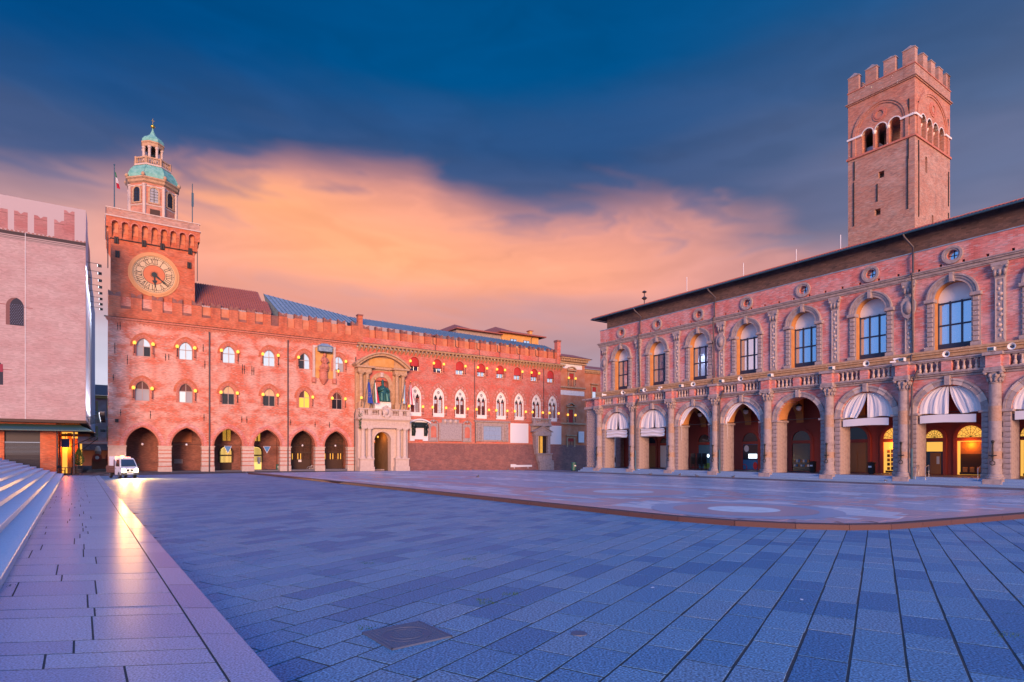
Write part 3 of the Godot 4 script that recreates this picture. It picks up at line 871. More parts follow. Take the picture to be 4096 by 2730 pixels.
func make_town_hall():
	var t := thing("arcaded_palace", "long pink brick palace front with six pointed street arches and swallowtail battlements", "palace", PA, TA)
	mat("pane_curtain", Color(0.32, 0.34, 0.38), 0.25); mat("pane_dark", Color(0.02, 0.02, 0.03), 0.08); mat("pane_sunblind", Color(0.62, 0.45, 0.26), 0.4); mat("pane_brown", Color(0.10, 0.03, 0.025), 0.3)
	glow("pane_lit", Color(1.0, 0.5, 0.06), 0.42)
	# front wall in three bands
	var w := MB.new()
	var ops := []
	for c in ARCHES: ops.append({"p": arch(c, 1.76, -0.9, 3.22, 2.38, 20), "d": 0.9})
	w.wall(0, 31.2, -0.9, 7.0, 0, ops)
	ops = []
	for c in WIN_LOW: ops.append({"p": arch(c, 0.78, 8.87, 10.34, 1.06, 14), "d": 0.34})
	w.wall(0, 31.2, 7.0, 12.4, 0, ops)
	ops = []
	for c in WIN_UP: ops.append({"p": arch(c, 0.78, 14.47, 15.73, 1.06, 14), "d": 0.34})
	w.wall(0, 31.2, 12.4, 18.6, 0, ops)
	w.q(Vector3(0, -0.9, -12), Vector3(0, -0.9, 0), Vector3(0, 18.6, 0), Vector3(0, 18.6, -12))
	part(t, "wall", w, M.brick_pink)
	# arcade mouldings, piers of white and red courses, capitals
	for i in 6:
		var c: float = ARCHES[i]
		var a := MB.new()
		a.band(arch(c, 1.76, 3.22, 3.22, 2.38, 20), arch(c, 1.76, 3.22, 3.22, 2.38, 20, 0.10), -0.3, 0.05)
		a.band(arch(c, 1.76, 3.22, 3.22, 2.38, 20, 0.10), arch(c, 1.76, 3.22, 3.22, 2.38, 20, 0.24), -0.3, 0.11)
		part(t, "arch_moulding", a, M.pale_stone if i < 0 else M.terracotta)
		# ring of wedge bricks
		var pin := arch(c, 1.76, 3.22, 3.22, 2.38, 20, 0.24); var pout := arch(c, 1.76, 3.22, 3.22, 2.38, 20, 0.66)
		for k in range(1, pin.size() - 2):
			var v := MB.new()
			var e := 0.04
			v.band(PackedVector2Array([pin[k].lerp(pin[k + 1], e), pin[k + 1].lerp(pin[k], e)]), PackedVector2Array([pout[k].lerp(pout[k + 1], e), pout[k + 1].lerp(pout[k], e)]), -0.05, 0.022)
			part(t, "voussoir", v, M.brick_rose)
	var edges := [0.0, 1.84, 5.36, 6.74, 10.26, 11.69, 15.21, 16.64, 20.16, 21.54, 25.06, 26.36, 29.88, 31.0]
	var tall := [0.34, 0.13, 0.33, 0.12, 0.42, 0.14, 0.36, 0.12, 0.46, 0.13, 0.55]
	for i in 7:
		var x0: float = edges[2 * i] + (0.02 if i == 0 else -0.03); var x1: float = edges[2 * i + 1] + (0.03 if i < 6 else 0)
		var y := 3.08
		for k in tall.size():
			var lo: float = y - tall[k] if k < tall.size() - 1 else -0.9
			var plinth := 0.05 if k >= tall.size() - 1 else 0.0
			part(t, "course", bbox_of(x0 - plinth, x1 + plinth, lo + 0.008, y, -0.88, 0.06 + plinth + rr(0, 0.01), 0.012), M.pale_stone if k % 2 == 0 or i == 0 else M.terracotta)
			y = lo
		var cap := MB.new()
		cap.box(x0 - 0.05, x1 + 0.05, 3.08, 3.15, -0.9, 0.12); cap.box(x0 - 0.10, x1 + 0.10, 3.15, 3.24, -0.9, 0.18)
		part(t, "capital", cap, M.pale_stone)
		if i > 0:
			var tie := MB.new(); tie.tube([Vector3(x1 - 0.02 if i < 6 else x0, 3.42, -0.4), Vector3((edges[2 * i + 2] if i < 6 else x0) + 0.02, 3.42, -0.4)], 0.025, 5)
			if i < 6: part(t, "tie_rod", tie, M.iron)
	# arcade inside
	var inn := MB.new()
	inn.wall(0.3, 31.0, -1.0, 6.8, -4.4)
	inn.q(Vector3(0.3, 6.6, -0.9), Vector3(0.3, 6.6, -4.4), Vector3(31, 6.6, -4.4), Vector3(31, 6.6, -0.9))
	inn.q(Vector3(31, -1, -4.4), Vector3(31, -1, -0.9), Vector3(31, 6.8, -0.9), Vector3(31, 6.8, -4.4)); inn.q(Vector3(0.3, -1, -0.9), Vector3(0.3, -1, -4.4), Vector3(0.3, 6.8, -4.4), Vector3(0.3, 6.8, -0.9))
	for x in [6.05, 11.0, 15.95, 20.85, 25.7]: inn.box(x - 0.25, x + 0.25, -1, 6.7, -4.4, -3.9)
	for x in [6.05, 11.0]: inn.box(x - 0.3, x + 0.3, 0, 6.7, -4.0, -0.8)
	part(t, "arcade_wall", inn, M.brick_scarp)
	part(t, "arcade_floor", box_of(0.3, 31.0, -0.6, -0.05, -4.4, 0.0), M.asphalt)
	# lattice windows and doors glowing behind the third and fourth arches
	for q in [[13.38, 14.4, 4.06, 5.66, 10, 14], [17.5, 18.35, 4.06, 5.5, 5, 10]]:
		lattice(t, "lattice_window", q[0], q[1], q[2], q[3], -4.36, q[4], q[5], "window_glow")
	for q in [[13.05, 14.5, -0.12], [17.1, 18.5, -0.2]]:
		var d := part(t, "doorway", box_of(q[0], q[1], q[2], 1.0, -4.39, -4.30), M.wood_dark)
		if q[0] > 15: d.material_override = M.window_glow_pale
		var p := arch((q[0] + q[1]) / 2, (q[1] - q[0]) / 2, 1.0, 2.5, 0.7, 12)
		var g := MB.new(); g.fill(p, -4.35); part(d, "pane", g, M.window_glow_pale)
		var bars := MB.new()
		for k in 9:
			var x: float = lerpf(q[0], q[1], (k + 0.5) / 9.0)
			bars.box(x - 0.035, x + 0.035, 1.0, 2.5 + 0.6 * sqrt(maxf(0, 1 - pow((k - 4.0) / 4.6, 2))), -4.34, -4.28)
		bars.box(q[0], q[1], 1.9, 2.1, -4.345, -4.27)
		bars.band(p, arch((q[0] + q[1]) / 2, (q[1] - q[0]) / 2, 1.0, 2.5, 0.7, 12, 0.2), -4.4, -4.2)
		part(d, "grille", bars, M.wood_dark)
	part(t, "notice_board", box_of(17.95, 18.35, 0.75, 1.75, -4.2, -4.15), M.board_white)
	# wooden gates behind the last two arches
	for c in [23.3, 28.12]:
		var gate := MB.new()
		gate.box(c - 1.7, c + 1.9, -0.5, 1.35, -3.1, -3.0); gate.box(c - 1.7, c + 1.9, 2.3, 2.5, -3.1, -2.98)
		for k in 19: gate.box(c - 1.7 + k * 0.2, c - 1.61 + k * 0.2, 1.3, 5.6, -3.08, -3.01)
		for k in 6: gate.box(c - 1.7, c + 1.9, 2.6 + k * 0.5, 2.65 + k * 0.5, -3.07, -3.0)
		var gt := part(t, "gate", gate, M.wood_dark)
		for k in [0, 1, 2, 4, 5, 7, 8]:
			if k > 5 and c < 25: continue
			part(gt, "lit_gap", box_of(c - 1.62 + k * 0.4, c - 1.42 + k * 0.4, 1.4, 2.28, -3.12, -3.105), M.window_glow)
	part(t, "notice_board", bbox_of(23.4, 23.85, 1.0, 1.35, -3.0, -2.96, 0.01), M.board_white)
	part(t, "wall_panel", bbox_of(7.2, 9.5, 3.8, 5.3, -4.4, -4.34), M.plaster_orange)
	part(t, "wall_panel", bbox_of(7.4, 8.45, 0.9, 1.5, -4.4, -4.35), M.sandstone)
	# windows
	var up := [["pane_curtain", "glass_mirror", "pane_curtain", "pane_dark"], ["glass_mirror", "glass_mirror", "glass_mirror", "glass_mirror"], ["glass_mirror", "glass_mirror", "glass_mirror", "glass_mirror"], ["glass_mirror", "glass_mirror", "glass_mirror", "glass_mirror"], ["pane_dark", "glass_mirror", "pane_dark", "glass_mirror"], ["glass_mirror", "glass_mirror", "glass_mirror", "pane_curtain"]]
	var low := [["pane_brown", "pane_brown", "pane_curtain", "pane_curtain"], ["pane_brown", "pane_brown", "glass_mirror", "pane_curtain"], ["pane_sunblind", "pane_sunblind", "pane_dark", "pane_dark"], ["pane_sunblind", "pane_sunblind", "pane_dark", "pane_dark"], ["pane_brown", "pane_lit", "pane_lit", "pane_lit"], ["pane_brown", "pane_brown", "pane_dark", "pane_dark"]]
	for i in 6:
		pointed_window(t, Vector3(WIN_UP[i], 14.47, 0), 2.32, up[i])
		pointed_window(t, Vector3(WIN_LOW[i], 8.87, 0), 2.53, low[i])
	for a in [[2.0, 13.9, 1.2], [0.7, 15.2, 1.3], [0.55, 11.6, 0.8], [6.1, 14.6, 0.9], [6.45, 14.65, 0.8], [10.4, 16.2, 1.0], [10.6, 14.0, 1.1], [15.2, 13.8, 1.3], [15.45, 13.75, 1.2], [16.4, 13.7, 1.3], [16.65, 13.65, 1.1], [4.45, 7.15, 1.0], [1.3, 7.3, 0.8], [10.5, 7.0, 0.9], [15.1, 6.9, 0.8], [15.75, 6.9, 0.85], [21.55, 6.7, 0.8], [25.0, 6.5, 0.8], [27.1, 6.5, 0.85], [1.0, 18.0, 1.0], [1.25, 18.0, 1.0]]: anchor(t, a[0], a[1], a[2])
	for x in [11.13, 21.16]: pipe(t, [Vector3(x, 18.4, 0.12), Vector3(x, -0.3, 0.12)], 0.09)
	pipe(t, [Vector3(31.05, 16.9, 0.12), Vector3(31.05, 9.0, 0.12), Vector3(30.85, 8.2, 0.12), Vector3(30.85, -0.4, 0.12)], 0.08)
	# cornice with a row of clay tile ends
	var c := MB.new()
	c.box(-0.15, 31.2, 18.6, 18.74, -0.1, 0.16); c.box(-0.25, 31.2, 18.78, 18.98, -0.1, 0.36)
	for k in 69:
		var x := 0.1 + k * 0.45
		c.slab(PackedVector2Array([Vector2(x, 18.6), Vector2(x, 18.35), Vector2(x + 0.07, 18.35), Vector2(x + 0.1, 18.5), Vector2(x + 0.225, 18.56), Vector2(x + 0.35, 18.5), Vector2(x + 0.38, 18.35), Vector2(x + 0.45, 18.35), Vector2(x + 0.45, 18.6)]), 0.0, 0.10)
	part(t, "cornice", c, M.terracotta)
	part(t, "gutter", box_of(-0.4, 31.25, 18.985, 19.03, -0.1, 0.44), M.iron)
	var tile := MB.new()
	tile.lathe([Vector2(0.17, 0), Vector2(0.13, 0.62)], Vector3.ZERO, 5, false, 0, PI)
	var tm := tile.mesh(M.tile_red)
	for k in 66:
		var o := piece(t, "tile", tm, Vector3(1.5 + k * 0.45, 19.04, 0.40))
		o.rotation_degrees = Vector3(-112 + rr(-3, 3), 0, rr(-3, 3))
		o.rotation_degrees.x += 42
	# parapet and swallowtail merlons with filled gaps between
	var gaps := [1.3, 3.54, 5.79, 8.01, 10.26, 12.51, 14.71, 16.83, 18.92, 21.11, 23.19, 25.28, 27.39, 29.5]
	part(t, "parapet", box_of(0, 31.5, 19.0, 20.22, -0.7, -0.06), M.brick_red)
	var x := 0.0
	for i in 15:
		var x1: float = gaps[i] if i < 14 else 31.5
		merlon(t, x, x1, 20.22, -0.7, -0.06)
		if i < 14:
			var g1: float = x1 + (1.07 if i < 9 else 1.0)
			var pm = M.plaster_orange if i > 3 else M.brick_pink
			if i == 8: pm = M.brick_scarp
			part(t, "gap_panel", box_of(x1, g1, 20.22, 21.72 if i < 9 else 21.6, -0.6, -0.32), pm)
			if i < 9:
				part(t, "gap_sill", box_of(x1, g1, 20.22, 20.6, -0.5, -0.24), M.brick_scarp)
			x = g1
	part(t, "chimney", box_of(31.5, 32.2, 19.0, 23.3, -0.8, -0.02), M.brick_red)
	part(t, "chimney_cap", box_of(31.42, 32.28, 23.3, 23.5, -0.88, 0.06), M.brick_scarp)
	# roofs: old red tiles beside the tower, then blue lead sheets
	tile_roof(t, 9.2, 19.2, 22.05, -0.75, 24.3, -3.6)
	tile_roof(t, 9.2, 18.4, 24.1, -3.3, 26.2, -6.2)
	lead_roof(t, [19.0, 25.9, 20.2, 22.3], 31.4, 24.3, 22.15)
	# shrine between the upper windows
	shrine()
	# hanging lantern by the shrine
	var l := thing("bracket_lantern", "small lit lantern on a bracket beside the wall shrine", "lantern", PA + Basis(Vector3.UP, TA) * Vector3(28.35, 14.1, 0.3), TA)
	var b := MB.new(); b.tube([Vector3(0, -0.2, -0.3), Vector3(0, -0.3, 0), Vector3(0, 0.2, 0)], 0.03, 5); part(l, "bracket", b, M.iron)
	b = MB.new(); b.lathe([Vector2(0.09, 0.2), Vector2(0.17, 0.6)], Vector3.ZERO, 6, true); part(l, "lamp_glass", b, M.lamp_glow)
	b = MB.new(); b.lathe([Vector2(0.2, 0.6), Vector2(0.05, 0.8), Vector2(0, 0.9)], Vector3.ZERO, 6, true); part(l, "cap", b, M.iron)

func merlon(t: Node3D, x0: float, x1: float, y: float, z0: float, z1: float, top := 2.0):
	var b := MB.new()
	b.box(x0, x1, y, y + top - 0.53, z0, z1)
	var m := part(t, "merlon", b, M.brick_red)
	var w := x1 - x0
	var h := MB.new()
	h.slab(PackedVector2Array([Vector2(x0, y + top - 0.53), Vector2(x1, y + top - 0.53), Vector2(x1, y + top + rr(0.06, 0.14)), Vector2(x0 + w * 0.80, y + top - 0.03), Vector2(x0 + w * 0.63, y + top - 0.14), Vector2(x0 + w * 0.5, y + top - 0.42), Vector2(x0 + w * 0.37, y + top - 0.14), Vector2(x0 + w * 0.20, y + top - 0.03), Vector2(x0, y + top + rr(0.06, 0.14))]), z0 + 0.003, z1 + 0.03, true)
	part(m, "horns", h, M.brick_scarp)

func lattice(t: Node3D, called: String, x0: float, x1: float, y0: float, y1: float, z: float, nx: int, ny: int, gm: String):
	var b := MB.new()
	for k in nx + 1:
		var x := lerpf(x0, x1, k / float(nx))
		b.box(x - 0.02, x + 0.02, y0, y1, z + 0.02, z + 0.05)
	for k in ny + 1:
		var y := lerpf(y0, y1, k / float(ny))
		b.box(x0, x1, y - 0.02, y + 0.02, z + 0.022, z + 0.055)
	b.box((x0 + x1) / 2 - 0.05, (x0 + x1) / 2 + 0.05, y0, y1, z + 0.02, z + 0.08)
	var f := part(t, called, b, M.wood_dark)
	var p := MB.new(); p.q(Vector3(x0, y0, z), Vector3(x1, y0, z), Vector3(x1, y1, z), Vector3(x0, y1, z))
	part(f, "pane", p, M[gm])

# sloping roof of rows of half-round clay tiles
func tile_roof(t: Node3D, x0: float, x1: float, y0: float, z0: float, y1: float, z1: float):
	var b := MB.new()
	var up := Vector3(0, y1 - y0, z1 - z0)
	b.q(Vector3(x0, y0, z0), Vector3(x1, y0, z0), Vector3(x1, y0, z0) + up, Vector3(x0, y0, z0) + up)
	b.q(Vector3(x1, y0, z0), Vector3(x1, y0 - 1.0, z1), Vector3(x1, y1, z1), Vector3(x1, y0, z0))
	var r := part(t, "roof", b, M.tile_red)
	var n := int((x1 - x0) / 0.3)
	var tm := MB.new()
	var nrm := Vector3(0, -(z1 - z0), y1 - y0).normalized() * 0.085
	tm.tube([Vector3(0, y0, z0) - up * 0.02 + nrm * 0.3, Vector3(0, y1, z1) + nrm * 0.3], 0.095, 6)
	var mm := tm.mesh(M.tile_red)
	for k in n: piece(r, "tile_row", mm, Vector3(x0 + 0.15 + k * 0.3, rr(-0.01, 0.01), 0))

func lead_roof(t: Node3D, a: Array, xe: float, ye: float, yb: float, mk := "lead_blue"):
	# from the slanting near end (x, y of the ridge; x, y of the eave) to the far end
	var b := MB.new()
	var A := Vector3(a[2], a[3], -0.75); var B := Vector3(xe, yb, -0.75); var C := Vector3(xe, ye, -5.5); var D := Vector3(a[0], a[1], -5.5)
	b.q(A, B, C, D)
	b.t(Vector3(a[2], a[3] - 1.0, -5.5), A, D)
	var r := part(t, "lead_roof", b, M[mk])
	var n := int((xe - a[2]) / 0.62)
	for k in n + 1:
		var f := float(k) / n
		var rib := MB.new()
		var p := A.lerp(B, f) + Vector3(0, 0.03, 0.02); var q := D.lerp(C, f) + Vector3(0, 0.03, 0.02)
		rib.tube([p, q], 0.035, 4)
		part(r, "rib", rib, M.pipe_blue)

func shrine():
	var t := thing("wall_shrine", "framed wall shrine with a terracotta Madonna under a small lead hood", "shrine", PA, TA)
	var b := MB.new()
	b.box(24.6, 24.95, 13.4, 18.0, 0.02, 0.24); b.box(24.68, 24.87, 13.6, 17.9, 0.02, 0.32); b.box(27.6, 27.95, 13.4, 18.0, 0.02, 0.24); b.box(27.68, 27.87, 13.6, 17.9, 0.02, 0.32); b.box(24.6, 27.95, 17.75, 18.05, 0.02, 0.26)
	part(t, "frame", b, M.pale_stone)
	part(t, "panel", box_of(24.95, 27.6, 13.3, 17.75, 0.01, 0.06), M.plaster_ochre)
	for x in [24.77, 27.78]: part(t, "corbel", bbox_of(x - 0.28, x + 0.28, 12.6, 13.38, 0.0, 0.36, 0.08), M.terracotta)
	var h := MB.new()
	h.slab(PackedVector2Array([Vector2(25.3, 17.2), Vector2(27.3, 17.2), Vector2(27.3, 17.9), Vector2(25.3, 17.9)]), 0.05, 0.8, true)
	h.hex([Vector3(25.15, 17.9, 0.95), Vector3(27.45, 17.9, 0.95), Vector3(26.7, 18.4, 0.4), Vector3(25.9, 18.4, 0.4), Vector3(25.15, 17.9, 0.02), Vector3(27.45, 17.9, 0.02), Vector3(26.7, 18.4, 0.02), Vector3(25.9, 18.4, 0.02)])
	part(t, "hood", h, M.lead_blue)
	var v := MB.new()
	for k in 8: v.slab(PackedVector2Array([Vector2(25.35 + k * 0.24, 17.2), Vector2(25.35 + k * 0.24, 17.05), Vector2(25.46 + k * 0.24, 16.98), Vector2(25.57 + k * 0.24, 17.05), Vector2(25.57 + k * 0.24, 17.2)]), 0.74, 0.78, true)
	part(t, "valance", v, M.iron)
	var br := MB.new()
	br.lathe([Vector2(0.0, 12.35), Vector2(0.2, 12.45), Vector2(0.62, 13.15), Vector2(0.66, 13.35), Vector2(0.6, 13.4), Vector2(0.6, 14.3), Vector2(0.72, 14.35), Vector2(0.72, 14.55), Vector2(0, 14.55)], Vector3(26.2, 0, 0.1), 12)
	part(t, "bracket", br, M.terracotta)
	var s := MB.new()  # seated figure with a child on her arm
	s.ball(Vector3(26.2, 14.85, 0.45), Vector3(0.72, 0.42, 0.42)); s.ball(Vector3(25.98, 15.05, 0.7), Vector3(0.26, 0.4, 0.3)); s.ball(Vector3(26.45, 15.05, 0.7), Vector3(0.26, 0.4, 0.3))
	s.lathe([Vector2(0.5, 14.9), Vector2(0.46, 15.3), Vector2(0.34, 15.7), Vector2(0.42, 16.1), Vector2(0.3, 16.3), Vector2(0.13, 16.4), Vector2(0.12, 16.5)], Vector3(26.25, 0, 0.42), 12)
	s.ball(Vector3(26.3, 16.66, 0.46), Vector3(0.19, 0.24, 0.2)); s.ball(Vector3(26.3, 16.72, 0.38), Vector3(0.27, 0.28, 0.22))
	s.tube([Vector3(26.6, 16.2, 0.45), Vector3(26.75, 15.75, 0.6), Vector3(26.35, 15.55, 0.85)], [0.14, 0.12, 0.09], 8); s.tube([Vector3(25.95, 16.2, 0.45), Vector3(25.72, 15.8, 0.6), Vector3(25.95, 15.6, 0.85)], [0.14, 0.12, 0.09], 8)
	s.ball(Vector3(25.88, 15.9, 0.75), Vector3(0.2, 0.3, 0.2)); s.ball(Vector3(25.86, 16.3, 0.76), Vector3(0.13, 0.16, 0.14)); s.tube([Vector3(25.9, 15.7, 0.8), Vector3(26.1, 15.5, 0.95), Vector3(26.05, 15.25, 0.9)], 0.08, 6)
	for k in 6: s.tube([Vector3(25.75 + k * 0.18, 15.2, 0.86), Vector3(25.68 + k * 0.2, 14.6, 0.78)], [0.05, 0.07], 5)
	part(t, "statue", s, M.terracotta)

func make_clock_tower():
	var t := thing("clock_tower", "red brick clock tower with big round clock and green copper dome", "tower", PA, TA)
	var X0 := 0.3; var X1 := 9.46; var ZF := -0.34; var ZB := -9.4
	part(t, "shaft", box_of(X0, X1, 18.6, 29.6, ZB, ZF), M.brick_red)
	# flaring gallery: blind arches on corbels
	var g := MB.new()
	var ops := []
	for k in 9: ops.append({"p": arch(0.73 + k * 1.04, 0.34, 28.95 if false else 30.0, 30.52, 0.34, 8), "d": 0.5})
	g.wall(-0.2, 10.0, 30.0, 31.3, 0.22, ops)
	g.q(Vector3(10.0, 30.0, 0.22), Vector3(10.0, 30.0, -9.9), Vector3(10.0, 31.3, -9.9), Vector3(10.0, 31.3, 0.22)); g.q(Vector3(-0.2, 30.0, -9.9), Vector3(-0.2, 30.0, 0.22), Vector3(-0.2, 31.3, 0.22), Vector3(-0.2, 31.3, -9.9))
	part(t, "gallery", g, M.brick_red)
	part(t, "gallery_back", box_of(-0.1, 9.9, 29.5, 31.3, -9.8, -0.29), M.plaster_orange)
	for k in 10:
		var x := 0.21 + k * 1.04
		var x0 := maxf(-0.2, x - 0.18); var x1 := minf(10.0, x + 0.18)
		var b := MB.new()
		b.hex([Vector3(x0, 28.7, ZF + 0.02), Vector3(x1, 28.7, ZF + 0.02), Vector3(x1, 30.0, 0.21), Vector3(x0, 30.0, 0.21), Vector3(x0, 28.7, ZF - 0.2), Vector3(x1, 28.7, ZF - 0.2), Vector3(x1, 30.0, ZF - 0.2), Vector3(x0, 30.0, ZF - 0.2)])
		b.box(x0 - 0.03, x1 + 0.03, 29.98, 30.1, ZF, 0.26)
		part(t, "corbel", b, M.brick_red)
	for s in [[X0, -0.2], [X1, 10.0]]:
		for k in 9:
			var z := -0.4 - k * 1.05
			var b := MB.new()
			var a: float = s[0]; var e: float = s[1]
			var lo := minf(a, e) ; var hi := maxf(a, e)
			if e > a: b.hex([Vector3(a - 0.1, 28.7, z), Vector3(a + 0.02, 28.7, z), Vector3(e, 30.05, z), Vector3(a - 0.1, 30.05, z), Vector3(a - 0.1, 28.7, z - 0.36), Vector3(a + 0.02, 28.7, z - 0.36), Vector3(e, 30.05, z - 0.36), Vector3(a - 0.1, 30.05, z - 0.36)])
			else: b.hex([Vector3(a - 0.02, 28.7, z), Vector3(a + 0.1, 28.7, z), Vector3(a + 0.1, 30.05, z), Vector3(e, 30.05, z), Vector3(a - 0.02, 28.7, z - 0.36), Vector3(a + 0.1, 28.7, z - 0.36), Vector3(a + 0.1, 30.05, z - 0.36), Vector3(e, 30.05, z - 0.36)])
			part(t, "corbel", b, M.brick_red)
	for k in 9:
		var a := MB.new(); a.band(arch(0.73 + k * 1.04, 0.34, 30.4, 30.52, 0.34, 8), arch(0.73 + k * 1.04, 0.34, 30.4, 30.52, 0.34, 8, 0.12), 0.1, 0.255)
		part(t, "arch_moulding", a, M.terracotta)
	part(t, "string_course", box_of(-0.3, 10.1, 31.3, 31.45, -10.0, 0.34), M.pale_stone)
	part(t, "parapet", box_of(-0.16, 9.96, 31.45, 32.3, -9.86, 0.2), M.brick_tower)
	part(t, "coping", box_of(-0.24, 10.04, 32.3, 32.42, -9.94, 0.28), M.pale_stone)
	# iron tie with plates
	var rod := MB.new(); rod.tube([Vector3(0.2, 28.75, -0.2), Vector3(9.6, 28.75, -0.2)], 0.06, 6); part(t, "tie_rod", rod, M.iron)
	for p in [[0.85, 28.6], [3.75, 28.75], [5.75, 28.75], [8.9, 28.75], [0.97, 26.9], [8.8, 26.9]]:
		var b := MB.new(); b.bbox(p[0] - 0.22, p[0] - 0.02, p[1] - 0.4, p[1] + 0.4, -0.36, -0.12, 0.03); b.bbox(p[0] + 0.02, p[0] + 0.22, p[1] - 0.4, p[1] + 0.4, -0.36, -0.12, 0.03)
		part(t, "tie_plate", b, M.iron)
	for p in [[0.0, 27.8], [9.75, 27.8]]: pipe(t, [Vector3(p[0], 29.0, -0.3), Vector3(p[0], 25.0, -0.3)], 0.05)
	clock(t)
	# octagonal drum, dome, gallery, lantern
	var C := Vector3(4.95, 0, -4.6)
	var d := MB.new()
	d.lathe([Vector2(2.8, 31.5), Vector2(2.8, 37.25)], C, 8, true, PI / 8, PI / 8 + TAU)
	part(t, "drum", d, M.brick_belfry)
	d = MB.new()
	d.lathe([Vector2(2.84, 34.3), Vector2(2.92, 34.4), Vector2(2.84, 34.5)], C, 8, true, PI / 8, PI / 8 + TAU)
	d.lathe([Vector2(2.8, 36.7), Vector2(2.9, 36.75), Vector2(2.9, 36.9), Vector2(2.82, 36.95)], C, 8, true, PI / 8, PI / 8 + TAU)
	part(t, "drum_band", d, M.pale_stone)
	d = MB.new()
	d.lathe([Vector2(2.8, 37.2), Vector2(3.05, 37.35), Vector2(3.1, 37.6), Vector2(3.3, 37.75), Vector2(3.3, 37.9), Vector2(2.9, 37.95)], C, 8, true, PI / 8, PI / 8 + TAU)
	part(t, "drum_cornice", d, M.warm_stone)
	for k in 8:
		var a := PI / 8 + TAU * k / 8
		var q := C + Vector3(cos(a), 0, -sin(a)) * 2.82
		d = MB.new(); d.lathe([Vector2(0.2, 31.5), Vector2(0.2, 36.8), Vector2(0.26, 36.85), Vector2(0.26, 37.0)], q, 8)
		part(t, "pilaster", d, M.pale_stone)
		q = C + Vector3(cos(a), 0, -sin(a)) * 3.2
		d = MB.new(); d.ball(q + Vector3(0, 38.1, 0), Vector3(0.22, 0.3, 0.22), 8, 6); part(t, "ball_ornament", d, M.warm_stone)
	for k in 8:
		var a := TAU * k / 8 - PI / 2
		if k > 2 and k < 6: continue
		var w := Node3D.new(); w.name = "drum_window"; t.add_child(w, true)
		w.position = C + Vector3(cos(a), 0, -sin(a)) * 2.59; w.rotation.y = a + PI / 2
		var f := MB.new(); f.band(arch(0, 0.46, 34.75, 36.2, 0.46, 10), arch(0, 0.46, 34.75, 36.2, 0.46, 10, 0.2), -0.05, 0.1); f.box(-0.7, 0.7, 34.6, 34.75, -0.05, 0.12); part(w, "surround", f, M.warm_stone)
		var gl := MB.new(); gl.fill(arch(0, 0.46, 34.75, 36.2, 0.46, 10), 0.02); part(w, "pane", gl, M.pane_curtain if k == 0 else M.pane_dark)
		var br := MB.new(); br.box(-0.03, 0.03, 34.75, 36.65, 0.02, 0.06)
		for j in 4: br.box(-0.46, 0.46, 35.1 + j * 0.36, 35.14 + j * 0.36, 0.02, 0.055)
		part(w, "glazing_bar", br, M.iron)
	part(t, "hatch", box_of(4.5, 5.6, 33.0, 33.9, -2.1, -1.95), M.wood_dark)
	d = MB.new()
	d.lathe([Vector2(3.05, 37.95), Vector2(2.98, 38.5), Vector2(2.72, 39.1), Vector2(2.3, 39.65), Vector2(2.1, 39.85)], C, 8, true, PI / 8, PI / 8 + TAU)
	part(t, "dome", d, M.copper_green)
	for k in 8:
		var a := PI / 8 + TAU * k / 8; var o := Vector3(cos(a), 0, -sin(a))
		d = MB.new(); d.tube([C + o * 3.05 + Vector3(0, 37.95, 0), C + o * 2.98 + Vector3(0, 38.5, 0), C + o * 2.72 + Vector3(0, 39.1, 0), C + o * 2.3 + Vector3(0, 39.65, 0)], 0.06, 5); part(t, "dome_rib", d, M.copper_green)
	d = MB.new(); d.lathe([Vector2(0, 39.8), Vector2(2.25, 39.8), Vector2(2.25, 40.0), Vector2(0, 40.02)], C, 8, true, PI / 8, PI / 8 + TAU); part(t, "gallery_floor", d, M.pale_stone)
	d = MB.new(); d.lathe([Vector2(2.0, 40.7), Vector2(2.22, 40.7), Vector2(2.22, 40.88), Vector2(2.0, 40.88), Vector2(2.0, 40.7)], C, 8, true, PI / 8, PI / 8 + TAU); part(t, "gallery_rail", d, M.warm_stone)
	var bal := MB.new(); bal.lathe([Vector2(0.05, 0), Vector2(0.05, 0.1), Vector2(0.1, 0.25), Vector2(0.05, 0.5), Vector2(0.06, 0.7)], Vector3.ZERO, 6)
	var bm := bal.mesh(M.warm_stone)
	for k in 8:
		var a := PI / 8 + TAU * k / 8; var a2 := a + TAU / 8
		var p := C + Vector3(cos(a), 0, -sin(a)) * 2.1; var q := C + Vector3(cos(a2), 0, -sin(a2)) * 2.1
		d = MB.new(); d.lathe([Vector2(0.16, 40.0), Vector2(0.16, 40.95)], p, 6); part(t, "gallery_post", d, M.warm_stone)
		for j in 5: piece(t, "baluster", bm, p.lerp(q, (j + 1) / 6.0) + Vector3(0, 40.0, 0))
	# lantern
	d = MB.new(); d.lathe([Vector2(0.75, 40.0), Vector2(0.75, 41.2)], C, 8, true, PI / 8, PI / 8 + TAU); part(t, "lantern_base", d, M.pale_stone)
	for k in 8:
		var a := PI / 8 + TAU * k / 8
		d = MB.new(); d.lathe([Vector2(0.18, 40.0), Vector2(0.17, 42.4), Vector2(0.24, 42.5), Vector2(0.24, 42.7)], C + Vector3(cos(a), 0, -sin(a)) * 1.1, 8); part(t, "lantern_column", d, M.pale_stone)
	d = MB.new(); d.lathe([Vector2(0.2, 40.1), Vector2(0.45, 41.4), Vector2(0.5, 41.9), Vector2(0.2, 42.3)], C, 8); part(t, "bell", d, M.bronze_dark)
	d = MB.new(); d.lathe([Vector2(1.0, 42.7), Vector2(1.32, 42.7), Vector2(1.32, 43.1), Vector2(1.42, 43.2), Vector2(1.42, 43.35), Vector2(0.0, 43.4)], C, 8, true, PI / 8, PI / 8 + TAU); part(t, "lantern_cornice", d, M.warm_stone)
